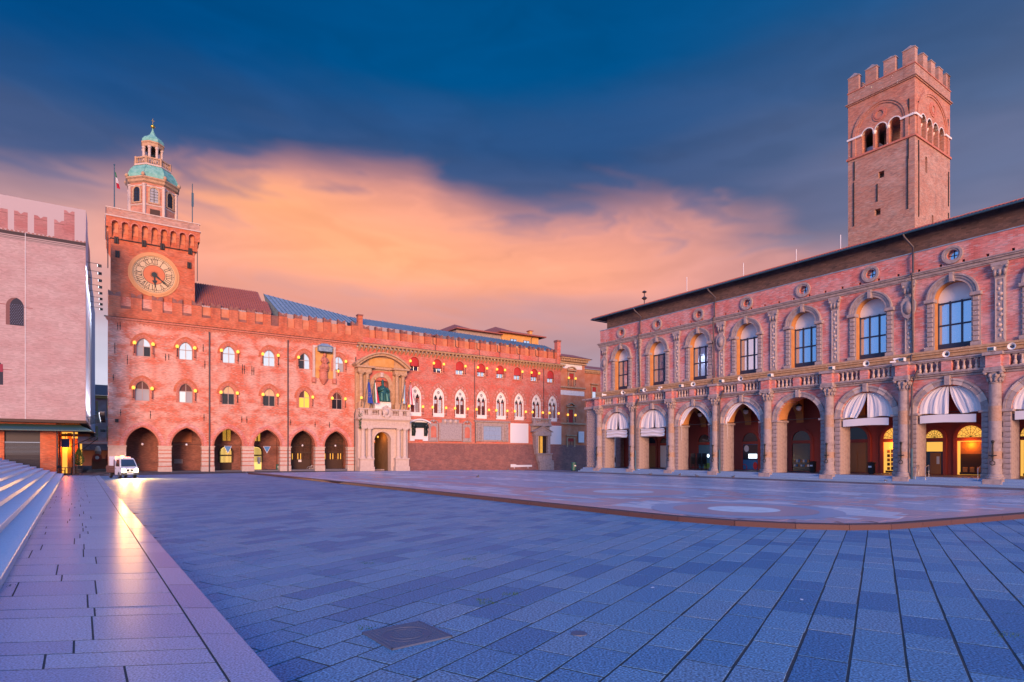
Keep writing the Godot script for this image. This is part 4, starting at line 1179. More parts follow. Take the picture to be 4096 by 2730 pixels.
	d = MB.new(); d.lathe([Vector2(1.38, 43.35), Vector2(1.32, 43.75), Vector2(1.0, 44.15), Vector2(0.6, 44.4), Vector2(0.34, 44.7), Vector2(0.16, 45.15), Vector2(0.05, 45.6)], C, 8, true, PI / 8, PI / 8 + TAU); part(t, "cupola", d, M.copper_green)
	d = MB.new(); d.ball(C + Vector3(0, 45.85, 0), Vector3(0.27, 0.27, 0.27), 12, 8); part(t, "gold_ball", d, M.gold)
	d = MB.new(); d.tube([C + Vector3(0, 46.1, 0), C + Vector3(0, 46.9, 0)], 0.03, 5); d.tube([C + Vector3(-0.2, 46.6, 0), C + Vector3(0.2, 46.6, 0)], 0.03, 5); part(t, "cross", d, M.gold)
	# flag and second pole on the parapet
	var fx := PA + Basis(Vector3.UP, TA) * Vector3(0.66, 32.42, -0.6)
	var fl := thing("tower_flagpole", "tricolour flag hanging from the pole on the clock tower parapet", "flagpole", fx, TA)
	d = MB.new(); d.tube([Vector3.ZERO, Vector3(0, 5.5, 0)], [0.07, 0.05], 8); d.ball(Vector3(0, 5.55, 0), Vector3(0.1, 0.1, 0.1), 8, 5); part(fl, "pole", d, M.pipe_blue)
	hung_flag(fl, Vector3(0.07, 4.7, 0), Vector3(0.35, 2.7, 0.1), ["flag_green", "flag_white", "flag_red"], 0.30)
	fx = PA + Basis(Vector3.UP, TA) * Vector3(9.2, 32.42, -0.6)
	fl = thing("aerial_mast", "thin grey aerial mast on the clock tower parapet", "mast", fx, TA)
	d = MB.new(); d.tube([Vector3.ZERO, Vector3(0, 5.4, 0)], [0.06, 0.05], 8); part(fl, "pole", d, M.pipe_blue)
	d = MB.new(); d.box(-0.1, 0.16, 2.4, 4.2, -0.04, 0.04); part(fl, "aerial_panel", d, M.pipe_blue)

# cloth bands hanging in folds from a pole: top corner a, lower end b, one band of cloth per colour from top to bottom
func hung_flag(parent: Node3D, a: Vector3, b: Vector3, cols: Array, w: float, side := false):
	var n := cols.size()
	for c in n:
		var m := MB.new()
		for k in 8:
			for j in (6 if not side else 2):
				var P := []
				for e in [[k, j], [k, j + 1], [k + 1, j + 1], [k + 1, j]]:
					var f: float
					var g: float
					if side:
						f = e[0] / 8.0; g = (c + e[1] / 2.0) / n
					else:
						f = (c + e[0] / 8.0) / n; g = e[1] / 6.0
					var p := a.lerp(b, f)
					var fold := 0.07 * sin(g * 11.0 + f * 3.0) * (0.4 + f)
					P.append(p + Vector3(w * (g - 0.25) * (0.35 + 0.75 * f), -0.06 * g, fold))
				m.q(P[0], P[1], P[2], P[3])
		part(parent, "cloth", m, M[cols[c]])

func clock(t: Node3D):
	mat("flag_green", Color(0.02, 0.22, 0.10), 0.9); mat("flag_white", Color(0.7, 0.7, 0.72), 0.9); mat("flag_red", Color(0.5, 0.02, 0.06), 0.9); mat("flag_blue", Color(0.02, 0.06, 0.35), 0.9); mat("flag_sky", Color(0.35, 0.55, 0.72), 0.9); mat("flag_gold", Color(0.75, 0.5, 0.05), 0.8)
	mat("dial_white", Color(0.58, 0.43, 0.26), 0.6); mat("dial_red", Color(0.52, 0.15, 0.06), 0.6); mat("dial_black", Color(0.03, 0.025, 0.025), 0.6); mat("dial_rim", Color(0.55, 0.28, 0.12), 0.7)
	var o := Node3D.new(); o.name = "clock"; t.add_child(o)
	o.position = Vector3(4.87, 25.0, -0.34)
	var m := MB.new()
	m.band(rev(closed(circ(0, 0, 2.36, 56))), rev(closed(circ(0, 0, 2.58, 56))), 0, 0.16); m.band(rev(closed(circ(0, 0, 2.58, 56))), rev(closed(circ(0, 0, 2.82, 56))), 0, 0.09)
	part(o, "rim", m, M.dial_rim)
	m = MB.new(); m.fill(circ(0, 0, 2.37, 56), 0.05); part(o, "dial", m, M.dial_white)
	m = MB.new(); m.fill(circ(0, 0, 1.2, 48), 0.07); part(o, "inner_dial", m, M.dial_red)
	m = MB.new()
	for r in [[1.18, 1.23], [1.98, 2.01], [2.23, 2.26]]: m.band(rev(closed(circ(0, 0, r[0], 48))), rev(closed(circ(0, 0, r[1], 48))), 0.04, 0.075)
	for k in 60:
		var a := TAU * k / 60
		var b := Transform3D(Basis(Vector3(0, 0, 1), a), Vector3.ZERO)
		var s := MB.new()
		if k % 5 == 0: s.slab(circ(0, 2.12, 0.07, 8), 0.04, 0.08)
		else: s.box(-0.012, 0.012, 2.0, 2.24, 0.05, 0.072)
		m.add(s, b)
	part(o, "minute_track", m, M.dial_black)
	var font := SystemFont.new(); font.font_names = PackedStringArray(["Droid Serif"])
	var num := ["XII", "I", "II", "III", "IIII", "V", "VI", "VII", "VIII", "IX", "X", "XI"]
	for k in 12:
		var tm := TextMesh.new()
		tm.text = num[k]; tm.font = font; tm.font_size = 64; tm.pixel_size = 0.0135; tm.depth = 0.02
		tm.material = M.dial_black
		var n := MeshInstance3D.new(); n.name = "numeral"; n.mesh = tm; o.add_child(n, true)
		var a := -TAU * k / 12
		n.rotation.z = a
		n.scale = Vector3(0.72, 1.0, 1)
		n.position = Vector3(-sin(a) * 1.61, cos(a) * 1.61, 0.07)
	m = MB.new()
	m.slab(circ(0, 0, 0.3, 20), 0.08, 0.16)
	for k in 16:
		var a := TAU * k / 16
		m.slab(PackedVector2Array([Vector2(cos(a - 0.12), sin(a - 0.12)) * 0.26, Vector2(cos(a), sin(a)) * 0.5, Vector2(cos(a + 0.12), sin(a + 0.12)) * 0.26]), 0.08, 0.13)
	part(o, "sun_boss", m, M.bronze_dark)
	m = MB.new()
	var h := MB.new(); h.slab(PackedVector2Array([Vector2(-0.06, 0.2), Vector2(0.06, 0.2), Vector2(0.1, 0.7), Vector2(0.28, 0.75), Vector2(0.2, 1.0), Vector2(0.09, 1.05), Vector2(0.05, 1.5), Vector2(0, 1.62), Vector2(-0.05, 1.5), Vector2(-0.09, 1.05), Vector2(-0.2, 1.0), Vector2(-0.28, 0.75), Vector2(-0.1, 0.7)]), 0.1, 0.14)
	m.add(h, Transform3D(Basis(Vector3(0, 0, 1), deg_to_rad(-176)), Vector3.ZERO)); part(o, "hour_hand", m, M.bronze_dark)
	m = MB.new(); h = MB.new(); h.slab(PackedVector2Array([Vector2(-0.07, 0.1), Vector2(0.07, 0.1), Vector2(0.13, 0.5), Vector2(0.06, 0.9), Vector2(0.1, 1.2), Vector2(0.04, 1.6), Vector2(0, 2.2), Vector2(-0.04, 1.6), Vector2(-0.1, 1.2), Vector2(-0.06, 0.9), Vector2(-0.13, 0.5)]), 0.14, 0.18)
	m.add(h, Transform3D(Basis(Vector3(0, 0, 1), deg_to_rad(-129)), Vector3.ZERO)); part(o, "minute_hand", m, M.bronze_dark)

func rev(p: PackedVector2Array) -> PackedVector2Array:
	var q := PackedVector2Array(p); q.reverse(); return q

func column(parent: Node3D, x: float, z: float, y0: float, y1: float, r: float, m: Material, called := "column"):
	var b := MB.new()
	var h := y1 - y0
	b.lathe([Vector2(r * 1.35, y0), Vector2(r * 1.35, y0 + 0.1 * r / 0.3), Vector2(r * 1.2, y0 + 0.2 * r / 0.3), Vector2(r, y0 + 0.28 * r / 0.3), Vector2(r * 1.02, y0 + h * 0.4), Vector2(r * 0.87, y1 - 0.45 * r / 0.3), Vector2(r * 0.98, y1 - 0.42 * r / 0.3), Vector2(r * 0.9, y1 - 0.36 * r / 0.3), Vector2(r * 1.1, y1 - 0.16 * r / 0.3)], Vector3(x, 0, z), 14)
	b.box(x - r * 1.25, x + r * 1.25, y1 - 0.16 * r / 0.3, y1, z - r * 1.25, z + r * 1.25)
	part(parent, called, b, m)

func baluster_mesh(h: float, m: Material, r := 0.1) -> ArrayMesh:
	var b := MB.new()
	b.box(-r, r, 0, h * 0.08, -r, r)
	b.lathe([Vector2(r * 0.6, h * 0.08), Vector2(r * 0.95, h * 0.2), Vector2(r * 1.0, h * 0.3), Vector2(r * 0.5, h * 0.52), Vector2(r * 0.8, h * 0.56), Vector2(r * 0.5, h * 0.6), Vector2(r * 0.55, h * 0.75), Vector2(r * 0.85, h * 0.9)], Vector3.ZERO, 8)
	b.box(-r, r, h * 0.9, h, -r, r)
	return b.mesh(m)

func make_portal():
	var t := thing("palace_portal", "tall stone portal with paired columns, balcony and round-headed niche", "portal", PA, TA)
	var S: Material = M.pale_stone
	# lower storey
	var w := MB.new()
	w.wall(31.0, 39.1, -0.7, 6.2, 1.2, [{"p": arch(34.9, 1.36, -0.7, 4.25, 1.36, 16), "d": 1.2}])
	w.q(Vector3(31.0, -0.7, 0), Vector3(31.0, -0.7, 1.2), Vector3(31.0, 9.0, 1.2), Vector3(31.0, 9.0, 0)); w.q(Vector3(39.1, -0.7, 1.2), Vector3(39.1, -0.7, 0), Vector3(39.1, 9.0, 0), Vector3(39.1, 9.0, 1.2))
	part(t, "lower_wall", w, S)
	var a := MB.new(); a.band(arch(34.9, 1.36, 4.25, 4.25, 1.36, 16), arch(34.9, 1.36, 4.25, 4.25, 1.36, 16, 0.3), 1.1, 1.3); part(t, "arch_moulding", a, S)
	for x in [[33.2, 33.6], [36.2, 36.6]]: part(t, "impost", box_of(x[0], x[1], 4.1, 4.25, 0.0, 1.34), S)
	for x in [[31.1, 33.2], [36.75, 38.95]]:
		part(t, "plinth", bbox_of(x[0] - 0.1, x[1] + 0.1, -0.8, 0.25, 1.0, 2.15, 0.03), S)
		part(t, "pedestal", bbox_of(x[0], x[1], 0.25, 1.35, 1.0, 2.02, 0.02), S)
		part(t, "pedestal_cap", bbox_of(x[0] - 0.08, x[1] + 0.08, 1.35, 1.55, 1.0, 2.12, 0.03), S)
	for x in [31.65, 32.65, 37.35, 38.4]: column(t, x, 1.6, 1.55, 6.15, 0.34, S)
	var e := MB.new()
	e.box(30.95, 39.15, 6.15, 6.45, 1.0, 1.98); e.box(31.0, 39.1, 6.45, 7.3, 1.0, 1.9); e.box(30.8, 39.3, 7.3, 7.45, 0.9, 2.1); e.box(30.6, 39.5, 7.45, 7.62, 0.9, 2.3)
	part(t, "entablature", e, S)
	for k in 26: part(t, "frieze_relief", bbox_of(31.15 + k * 0.3, 31.37 + k * 0.3, 6.55 + 0.05 * (k % 3), 7.2, 1.9, 1.94, 0.02), S)
	# balcony
	part(t, "balcony_base", box_of(30.9, 39.2, 7.62, 8.05, 0.5, 2.15), S)
	for x in [31.0, 32.25, 34.0, 35.75, 37.2, 38.5]: part(t, "balcony_pier", bbox_of(x, x + (0.62 if x != 34.0 and x != 35.75 else 0.4), 8.05, 8.85, 1.6, 2.12), S)
	part(t, "balcony_rail", bbox_of(30.9, 39.2, 8.85, 9.05, 1.55, 2.2), S)
	var bm := baluster_mesh(0.8, S, 0.11)
	for x in [31.78, 32.05, 33.05, 33.3, 33.55, 33.8, 36.28, 36.53, 36.78, 37.02, 37.98, 38.3]: piece(t, "baluster", bm, Vector3(x, 8.05, 1.85))
	for z in [0.6, 1.0, 1.3]: piece(t, "baluster", bm, Vector3(31.05, 8.05, z))
	var cr := MB.new()
	cr.slab(PackedVector2Array([Vector2(34.4, 9.1), Vector2(34.55, 8.2), Vector2(34.75, 7.75), Vector2(35.1, 7.5), Vector2(35.45, 7.75), Vector2(35.7, 8.2), Vector2(35.85, 9.1), Vector2(35.55, 9.35), Vector2(35.1, 9.6), Vector2(34.65, 9.35)]), 2.1, 2.35, true)
	cr.ball(Vector3(35.1, 8.6, 2.3), Vector3(0.42, 0.55, 0.18)); for p in [[34.5, 9.1], [35.7, 9.1], [34.65, 8.0], [35.55, 8.0], [35.1, 9.4]]: cr.ball(Vector3(p[0], p[1], 2.3), Vector3(0.2, 0.2, 0.16))
	part(t, "coat_of_arms", cr, S)
	# upper storey
	var W: Material = M.warm_stone
	w = MB.new()
	w.wall(30.9, 38.9, 9.0, 15.3, 0.55, [{"p": arch(34.95, 1.15, 10.0, 12.95, 1.15, 16), "d": 0.01}])
	w.q(Vector3(30.9, 9, 0), Vector3(30.9, 9, 0.55), Vector3(30.9, 15.3, 0.55), Vector3(30.9, 15.3, 0)); w.q(Vector3(38.9, 9, 0.55), Vector3(38.9, 9, 0), Vector3(38.9, 15.3, 0), Vector3(38.9, 15.3, 0.55))
	part(t, "upper_wall", w, W)
	part(t, "upper_panel", box_of(33.1, 36.8, 13.5, 15.0, 0.5, 0.58), M.plaster_red)
	# niche: half cylinder with a quarter-dome head
	var nc := MB.new()
	for i in 10:
		var a0 := PI + PI * i / 10; var a1 := PI + PI * (i + 1) / 10
		var P0 := Vector3(34.95 + cos(a0) * 1.15, 10.0, 0.55 + sin(a0) * 0.9); var P1 := Vector3(34.95 + cos(a1) * 1.15, 10.0, 0.55 + sin(a1) * 0.9)
		nc.q(P0, P1, P1 + Vector3(0, 2.95, 0), P0 + Vector3(0, 2.95, 0))
		for j in 5:
			var Q := []
			for g in [[a0, j], [a1, j], [a1, j + 1], [a0, j + 1]]:
				var el: float = PI / 2 * g[1] / 5
				Q.append(Vector3(34.95 + cos(g[0]) * cos(el) * 1.15, 12.95 + sin(el) * 1.15, 0.55 + sin(g[0]) * cos(el) * 0.9))
			nc.q(Q[0], Q[1], Q[2], Q[3])
	nc.q(Vector3(33.8, 10, 0.6), Vector3(36.1, 10, 0.6), Vector3(36.1, 10, -0.4), Vector3(33.8, 10, -0.4))
	part(t, "niche", nc, M.brick_scarp)
	a = MB.new(); a.band(arch(34.95, 1.15, 10.0, 12.95, 1.15, 16), arch(34.95, 1.15, 10.0, 12.95, 1.15, 16, 0.26), 0.5, 0.75); a.band(arch(34.95, 1.15, 12.7, 12.95, 1.15, 16, 0.26), arch(34.95, 1.15, 12.7, 12.95, 1.15, 16, 0.66), 0.5, 0.66); part(t, "niche_moulding", a, W)
	part(t, "keystone", bbox_of(34.7, 35.2, 14.0, 14.75, 0.6, 0.95, 0.06), S)
	for x in [[31.0, 33.0], [36.8, 38.8]]:
		part(t, "upper_pedestal", bbox_of(x[0], x[1], 9.0, 9.9, 0.5, 1.6), W)
		part(t, "upper_entablature", bbox_of(x[0] - 0.05, x[1] + 0.05, 14.5, 15.2, 0.5, 1.55), W)
		part(t, "upper_cornice", bbox_of(x[0] - 0.35, x[1] + 0.35, 15.2, 15.5, 0.5, 1.85), W)
	part(t, "upper_cornice", bbox_of(33.0, 36.8, 15.2, 15.45, 0.5, 1.0), W)
	for x in [31.5, 32.5, 37.3, 38.3]: column(t, x, 1.15, 9.9, 14.5, 0.3, W)
	# curved pediment
	var pin := PackedVector2Array(); var pout := PackedVector2Array(); var po2 := PackedVector2Array(); var tym := PackedVector2Array()
	for k in 21:
		var u := -1.0 + 2.0 * k / 20
		var x := 34.9 + u * 4.35; var y := 15.5 + 2.0 * (1.0 - u * u)
		pin.append(Vector2(34.9 + u * 4.05, 15.35 + 1.86 * (1 - u * u))); pout.append(Vector2(x, y + 0.02)); po2.append(Vector2(34.9 + u * 4.5, y + 0.24))
	var pd := MB.new(); pd.band(pin, pout, 0.0, 1.6); pd.band(pout, po2, 0.0, 1.9); part(t, "pediment", pd, W)
	tym.append_array(pin)
	var tp := MB.new(); tp.fill(tym, 0.8); part(t, "tympanum", tp, W)
	part(t, "inscription_panel", bbox_of(32.9, 36.9, 15.62, 16.95, 0.75, 0.92), M.plaster_ochre)
	# passage behind the door
	var ps := MB.new()
	ps.q(Vector3(33.5, -0.8, 0.3), Vector3(33.5, -0.8, -7), Vector3(33.5, 6, -7), Vector3(33.5, 6, 0.3)); ps.q(Vector3(36.3, -0.8, -7), Vector3(36.3, -0.8, 0.3), Vector3(36.3, 6, 0.3), Vector3(36.3, 6, -7)); ps.q(Vector3(33.5, 5.9, 0.3), Vector3(33.5, 5.9, -7), Vector3(36.3, 5.9, -7), Vector3(36.3, 5.9, 0.3)); ps.q(Vector3(33.5, -0.8, -7), Vector3(36.3, -0.8, -7), Vector3(36.3, 6, -7), Vector3(33.5, 6, -7))
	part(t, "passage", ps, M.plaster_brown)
	var pc := part(t, "passage_pier", bbox_of(34.2, 35.15, -0.6, 4.6, -4.0, -3.0), M.plaster_vault)
	part(pc, "pier_cap", bbox_of(34.05, 35.3, 3.9, 4.4, -4.1, -2.85), M.plaster_vault)
	part(t, "inner_steps", bbox_of(33.6, 36.2, -0.6, -0.2, -3.0, -1.2), M.sandstone)
	var l := thing("passage_lamp", "lit white globe lamp hanging inside the portal doorway", "lamp", PA + Basis(Vector3.UP, TA) * Vector3(35.25, 4.9, -1.6), TA)
	var b := MB.new(); b.ball(Vector3.ZERO, Vector3(0.14, 0.16, 0.14)); part(l, "lamp_globe", b, M.lamp_glow)
	b = MB.new(); b.tube([Vector3(0, 0.15, 0), Vector3(0, 1.0, 0)], 0.02, 5); part(l, "rod", b, M.iron)
	omni(l, Vector3(0, 0, 0), Color(1, 0.58, 0.16), 1.5, 0.13)
	pope()
	# flags on slanting poles
	var fl := [[31.56, 32.05, ["flag_blue"], "blue flag with a ring of gold stars on a balcony pole", "star_flag"], [32.5, 33.05, ["flag_green", "flag_white", "flag_red"], "green, white and red flag on a balcony pole", "tricolour_flag"], [37.4, 37.9, ["flag_sky"], "pale blue flag furled along a balcony pole", "blue_flag"], [38.35, 38.8, ["flag_white", "flag_red", "flag_white"], "white flag with a red cross on a balcony pole", "cross_flag"]]
	for f in fl:
		var o := thing(f[4], f[3], "flag", PA + Basis(Vector3.UP, TA) * Vector3(f[0], 9.0, 1.9), TA, "flags on the portal balcony")
		b = MB.new(); b.tube([Vector3(0, -0.5, -0.1), Vector3(0.06, 0.2, 0.1), Vector3(f[1] - f[0], 4.3, 0.95)], 0.045, 7); part(o, "pole", b, M.pipe_blue)
		b = MB.new(); b.ball(Vector3(f[1] - f[0], 4.4, 0.97), Vector3(0.09, 0.12, 0.09), 8, 5); part(o, "finial", b, M.gold)
		var d: float = f[1] - f[0]
		if f[2].size() == 1: hung_flag(o, Vector3(d - 0.03, 3.9, 0.93), Vector3(d * 0.6 + (0.3 if f[0] < 33 else 0.0), 0.8 if f[0] < 33 else 1.0, 0.8), f[2], 0.75 if f[0] < 33 else 0.3, true)
		else: hung_flag(o, Vector3(d - 0.03, 3.9, 0.93), Vector3(d * 0.6 + 0.35, 0.9, 0.8), f[2], 0.75, true)
		if f[0] < 32:
			for k in 8:
				var an := TAU * k / 8
				var st := MB.new(); st.ball(Vector3(d * 0.75 + 0.3 + cos(an) * 0.16, 2.0 + sin(an) * 0.35, 0.95), Vector3(0.035, 0.05, 0.03), 5, 4); part(o, "star", st, M.flag_gold)
	# climbing plant on the portal's corner
	var iv := thing("ivy_tuft", "tuft of green ivy hanging from the portal cornice", "plant", PA + Basis(Vector3.UP, TA) * Vector3(31.0, 6.2, 2.1), TA)
	b = MB.new(); R.seed = 91
	for k in 260:
		var p := Vector3(rr(-0.25, 0.25), rr(0, 1.0), rr(-0.2, 0.3)); p.y = p.y * p.y * 2.6 - 0.2; p.x *= 0.5 + 0.3 * p.y
		var q := Basis(Vector3(rr(-1, 1), rr(-1, 1), rr(-1, 1)).normalized(), rr(0, 6))
		b.q(p + q * Vector3(-0.07, 0, 0), p + q * Vector3(0, -0.04, 0.02), p + q * Vector3(0.07, 0, 0), p + q * Vector3(0, 0.05, 0))
	part(iv, "foliage", b, M.leaf)
	b = MB.new(); b.tube([Vector3(0, -0.2, 0.05), Vector3(0.03, 1, 0.05), Vector3(0, 2.3, 0)], 0.02, 4); part(iv, "stem", b, M.wood_dark)

func pope():
	var t := thing("bronze_statue", "green bronze statue of a seated robed figure with raised hand in the niche", "statue", PA + Basis(Vector3.UP, TA) * Vector3(34.95, 9.05, 1.0), TA)
	part(t, "base", bbox_of(-1.45, 1.15, 0, 0.95, -0.4, 0.75, 0.04), M.marble)
	part(t, "base_cap", bbox_of(-0.95, 1.05, 0.95, 1.12, -0.4, 0.8, 0.03), M.marble)
	var s := MB.new()
	# throne block, robe skirts, knees, mantle, arms, head with tall tiara
	s.lathe([Vector2(1.0, 1.12), Vector2(0.98, 1.4), Vector2(0.86, 2.1), Vector2(0.78, 2.5), Vector2(0.74, 2.8), Vector2(0.66, 3.2), Vector2(0.42, 3.55), Vector2(0.2, 3.7)], Vector3(0, 0, 0.0), 14)
	s.ball(Vector3(-0.36, 2.35, 0.62), Vector3(0.34, 0.34, 0.4)); s.ball(Vector3(0.4, 2.3, 0.66), Vector3(0.34, 0.34, 0.4))
	s.tube([Vector3(-0.36, 2.3, 0.7), Vector3(-0.42, 1.2, 0.85)], [0.34, 0.44], 10); s.tube([Vector3(0.42, 2.25, 0.74), Vector3(0.5, 1.2, 0.9)], [0.34, 0.46], 10)
	for k in 9: s.tube([Vector3(-0.75 + k * 0.19, 2.2, 0.9 - 0.1 * absf(k - 4) / 4), Vector3(-0.85 + k * 0.21, 1.15, 1.05)], [0.06, 0.1], 6)
	s.ball(Vector3(0, 3.05, 0.08), Vector3(0.74, 0.6, 0.5)); s.tube([Vector3(-0.6, 3.3, 0.1), Vector3(-0.86, 2.8, 0.4), Vector3(-0.4, 2.95, 0.85), Vector3(-0.15, 3.15, 0.95)], [0.26, 0.24, 0.16, 0.1], 8)
	s.tube([Vector3(0.58, 3.3, 0.1), Vector3(0.9, 2.75, 0.35), Vector3(0.72, 2.5, 0.95)], [0.26, 0.24, 0.13], 8)
	s.tube([Vector3(0.72, 2.45, 0.95), Vector3(0.6, 1.3, 1.0)], [0.12, 0.2], 7)
	s.ball(Vector3(0.0, 3.88, 0.14), Vector3(0.2, 0.27, 0.24)); s.ball(Vector3(0.0, 3.7, 0.28), Vector3(0.15, 0.24, 0.14))
	s.lathe([Vector2(0.22, 3.98), Vector2(0.26, 4.1), Vector2(0.22, 4.16), Vector2(0.24, 4.26), Vector2(0.18, 4.36), Vector2(0.17, 4.44), Vector2(0.06, 4.6), Vector2(0, 4.66)], Vector3(0, 0, 0.1), 10)
	part(t, "figure", s, M.bronze)

const GOTH := [40.94, 45.1, 49.2, 53.41, 57.4, 61.3, 65.2, 69.0]
const SQ := [40.8, 44.93, 49.13, 53.37, 57.29, 61.0, 64.76, 68.56]

func make_wing():
	var t := thing("palace_wing", "red brick palace wing with tall white traceried windows over a sloping base", "palace", PA, TA)
	var w := MB.new()
	w.wall(39.0, 71.0, 2.8, 8.2, 0)
	var ops := []
	for c in GOTH: ops.append({"p": arch(c, 1.02, 8.9, 11.5, 1.67, 16), "d": 0.5})
	w.wall(31.2, 71.0, 8.2, 14.6, 0, ops)
	ops = []
	for c in SQ: ops.append({"p": arch(c, 0.8, 15.6, 17.05, 0.78, 12), "d": 0.4})
	w.wall(31.2, 71.0, 14.6, 18.4, 0, ops)
	part(t, "wall", w, M.brick_wing)
	# sloping base
	var s := MB.new()
	var L := 39.2; var Rr := 71.0
	s.q(Vector3(L, -1.2, 1.5), Vector3(Rr, -1.2, 1.5), Vector3(Rr, 3.95, 0.06), Vector3(L, 3.95, 0.06))
	part(t, "sloping_base", s, M.brick_scarp)
	part(t, "base_roll", box_of(39.2, 71.0, 3.95, 4.1, 0, 0.1), M.terracotta)
	part(t, "string_course", box_of(39.2, 71.05, 8.0, 8.2, 0, 0.2), M.terracotta)
	for i in 8: gothic(t, GOTH[i], i)
	for i in 8: blind_window(t, SQ[i])
	for x in [52.0, 66.9, 67.1]: if x != 67.1: pipe(t, [Vector3(x, 18.2, 0.1), Vector3(x, 8.2, 0.1), Vector3(x, 7.9, 0.3), Vector3(x + 0.1, 4.1, 0.2)], 0.07)
	# bracketed cornice
	var c := MB.new(); c.box(31.2, 71.3, 18.4, 18.55, -0.2, 0.12); c.box(31.2, 71.5, 18.78, 18.9, -0.2, 0.75); c.box(31.2, 71.55, 18.9, 19.02, -0.2, 0.85); part(t, "cornice", c, M.warm_stone)
	part(t, "gutter", box_of(31.2, 71.6, 19.02, 19.08, -0.3, 0.9), M.pipe)
	var br := MB.new(); br.hex([Vector3(-0.09, 17.95, 0.1), Vector3(0.09, 17.95, 0.1), Vector3(0.09, 18.5, 0.62), Vector3(-0.09, 18.5, 0.62), Vector3(-0.09, 17.95, -0.05), Vector3(0.09, 17.95, -0.05), Vector3(0.09, 18.78, -0.05), Vector3(-0.09, 18.78, -0.05)]); br.box(-0.1, 0.1, 18.5, 18.78, 0, 0.68)
	var bm := br.mesh(M.warm_stone)
	for k in 58: piece(t, "bracket", bm, Vector3(31.6 + k * 0.69, 0, 0))
	# battlements
	part(t, "parapet", box_of(32.2, 71.0, 19.06, 20.12, -0.8, -0.05), M.brick_wing)
	var x := 32.2
	for k in 18:
		var x1 := minf(x + 1.05, 69.6)
		merlon(t, x, x1, 20.12, -0.8, -0.05, 1.75)
		part(t, "gap_panel", box_of(x1, x1 + 1.06, 20.12, 21.45, -0.78, -0.55), M.plaster_orange)
		x = x1 + 1.06
		if k % 2 == 1 and k > 3: pipe(t, [Vector3(x - 0.5, 21.5, -0.5), Vector3(x - 0.5, 20.4, -0.45), Vector3(x - 0.3, 20.1, 0.0), Vector3(x - 0.3, 19.1, 0.05)], 0.06)
	merlon(t, 69.7, 71.0, 20.12, -0.8, -0.05, 1.75)
	part(t, "chimney", bbox_of(70.2, 71.0, 20.0, 23.4, -0.9, 0.02), M.brick_wing); part(t, "chimney_cap", bbox_of(70.1, 71.1, 23.4, 23.75, -1.0, 0.1), M.brick_scarp)
	lead_roof(t, [31.5, 24.2, 31.8, 22.15], 71.2, 23.6, 21.6)
	memorials()

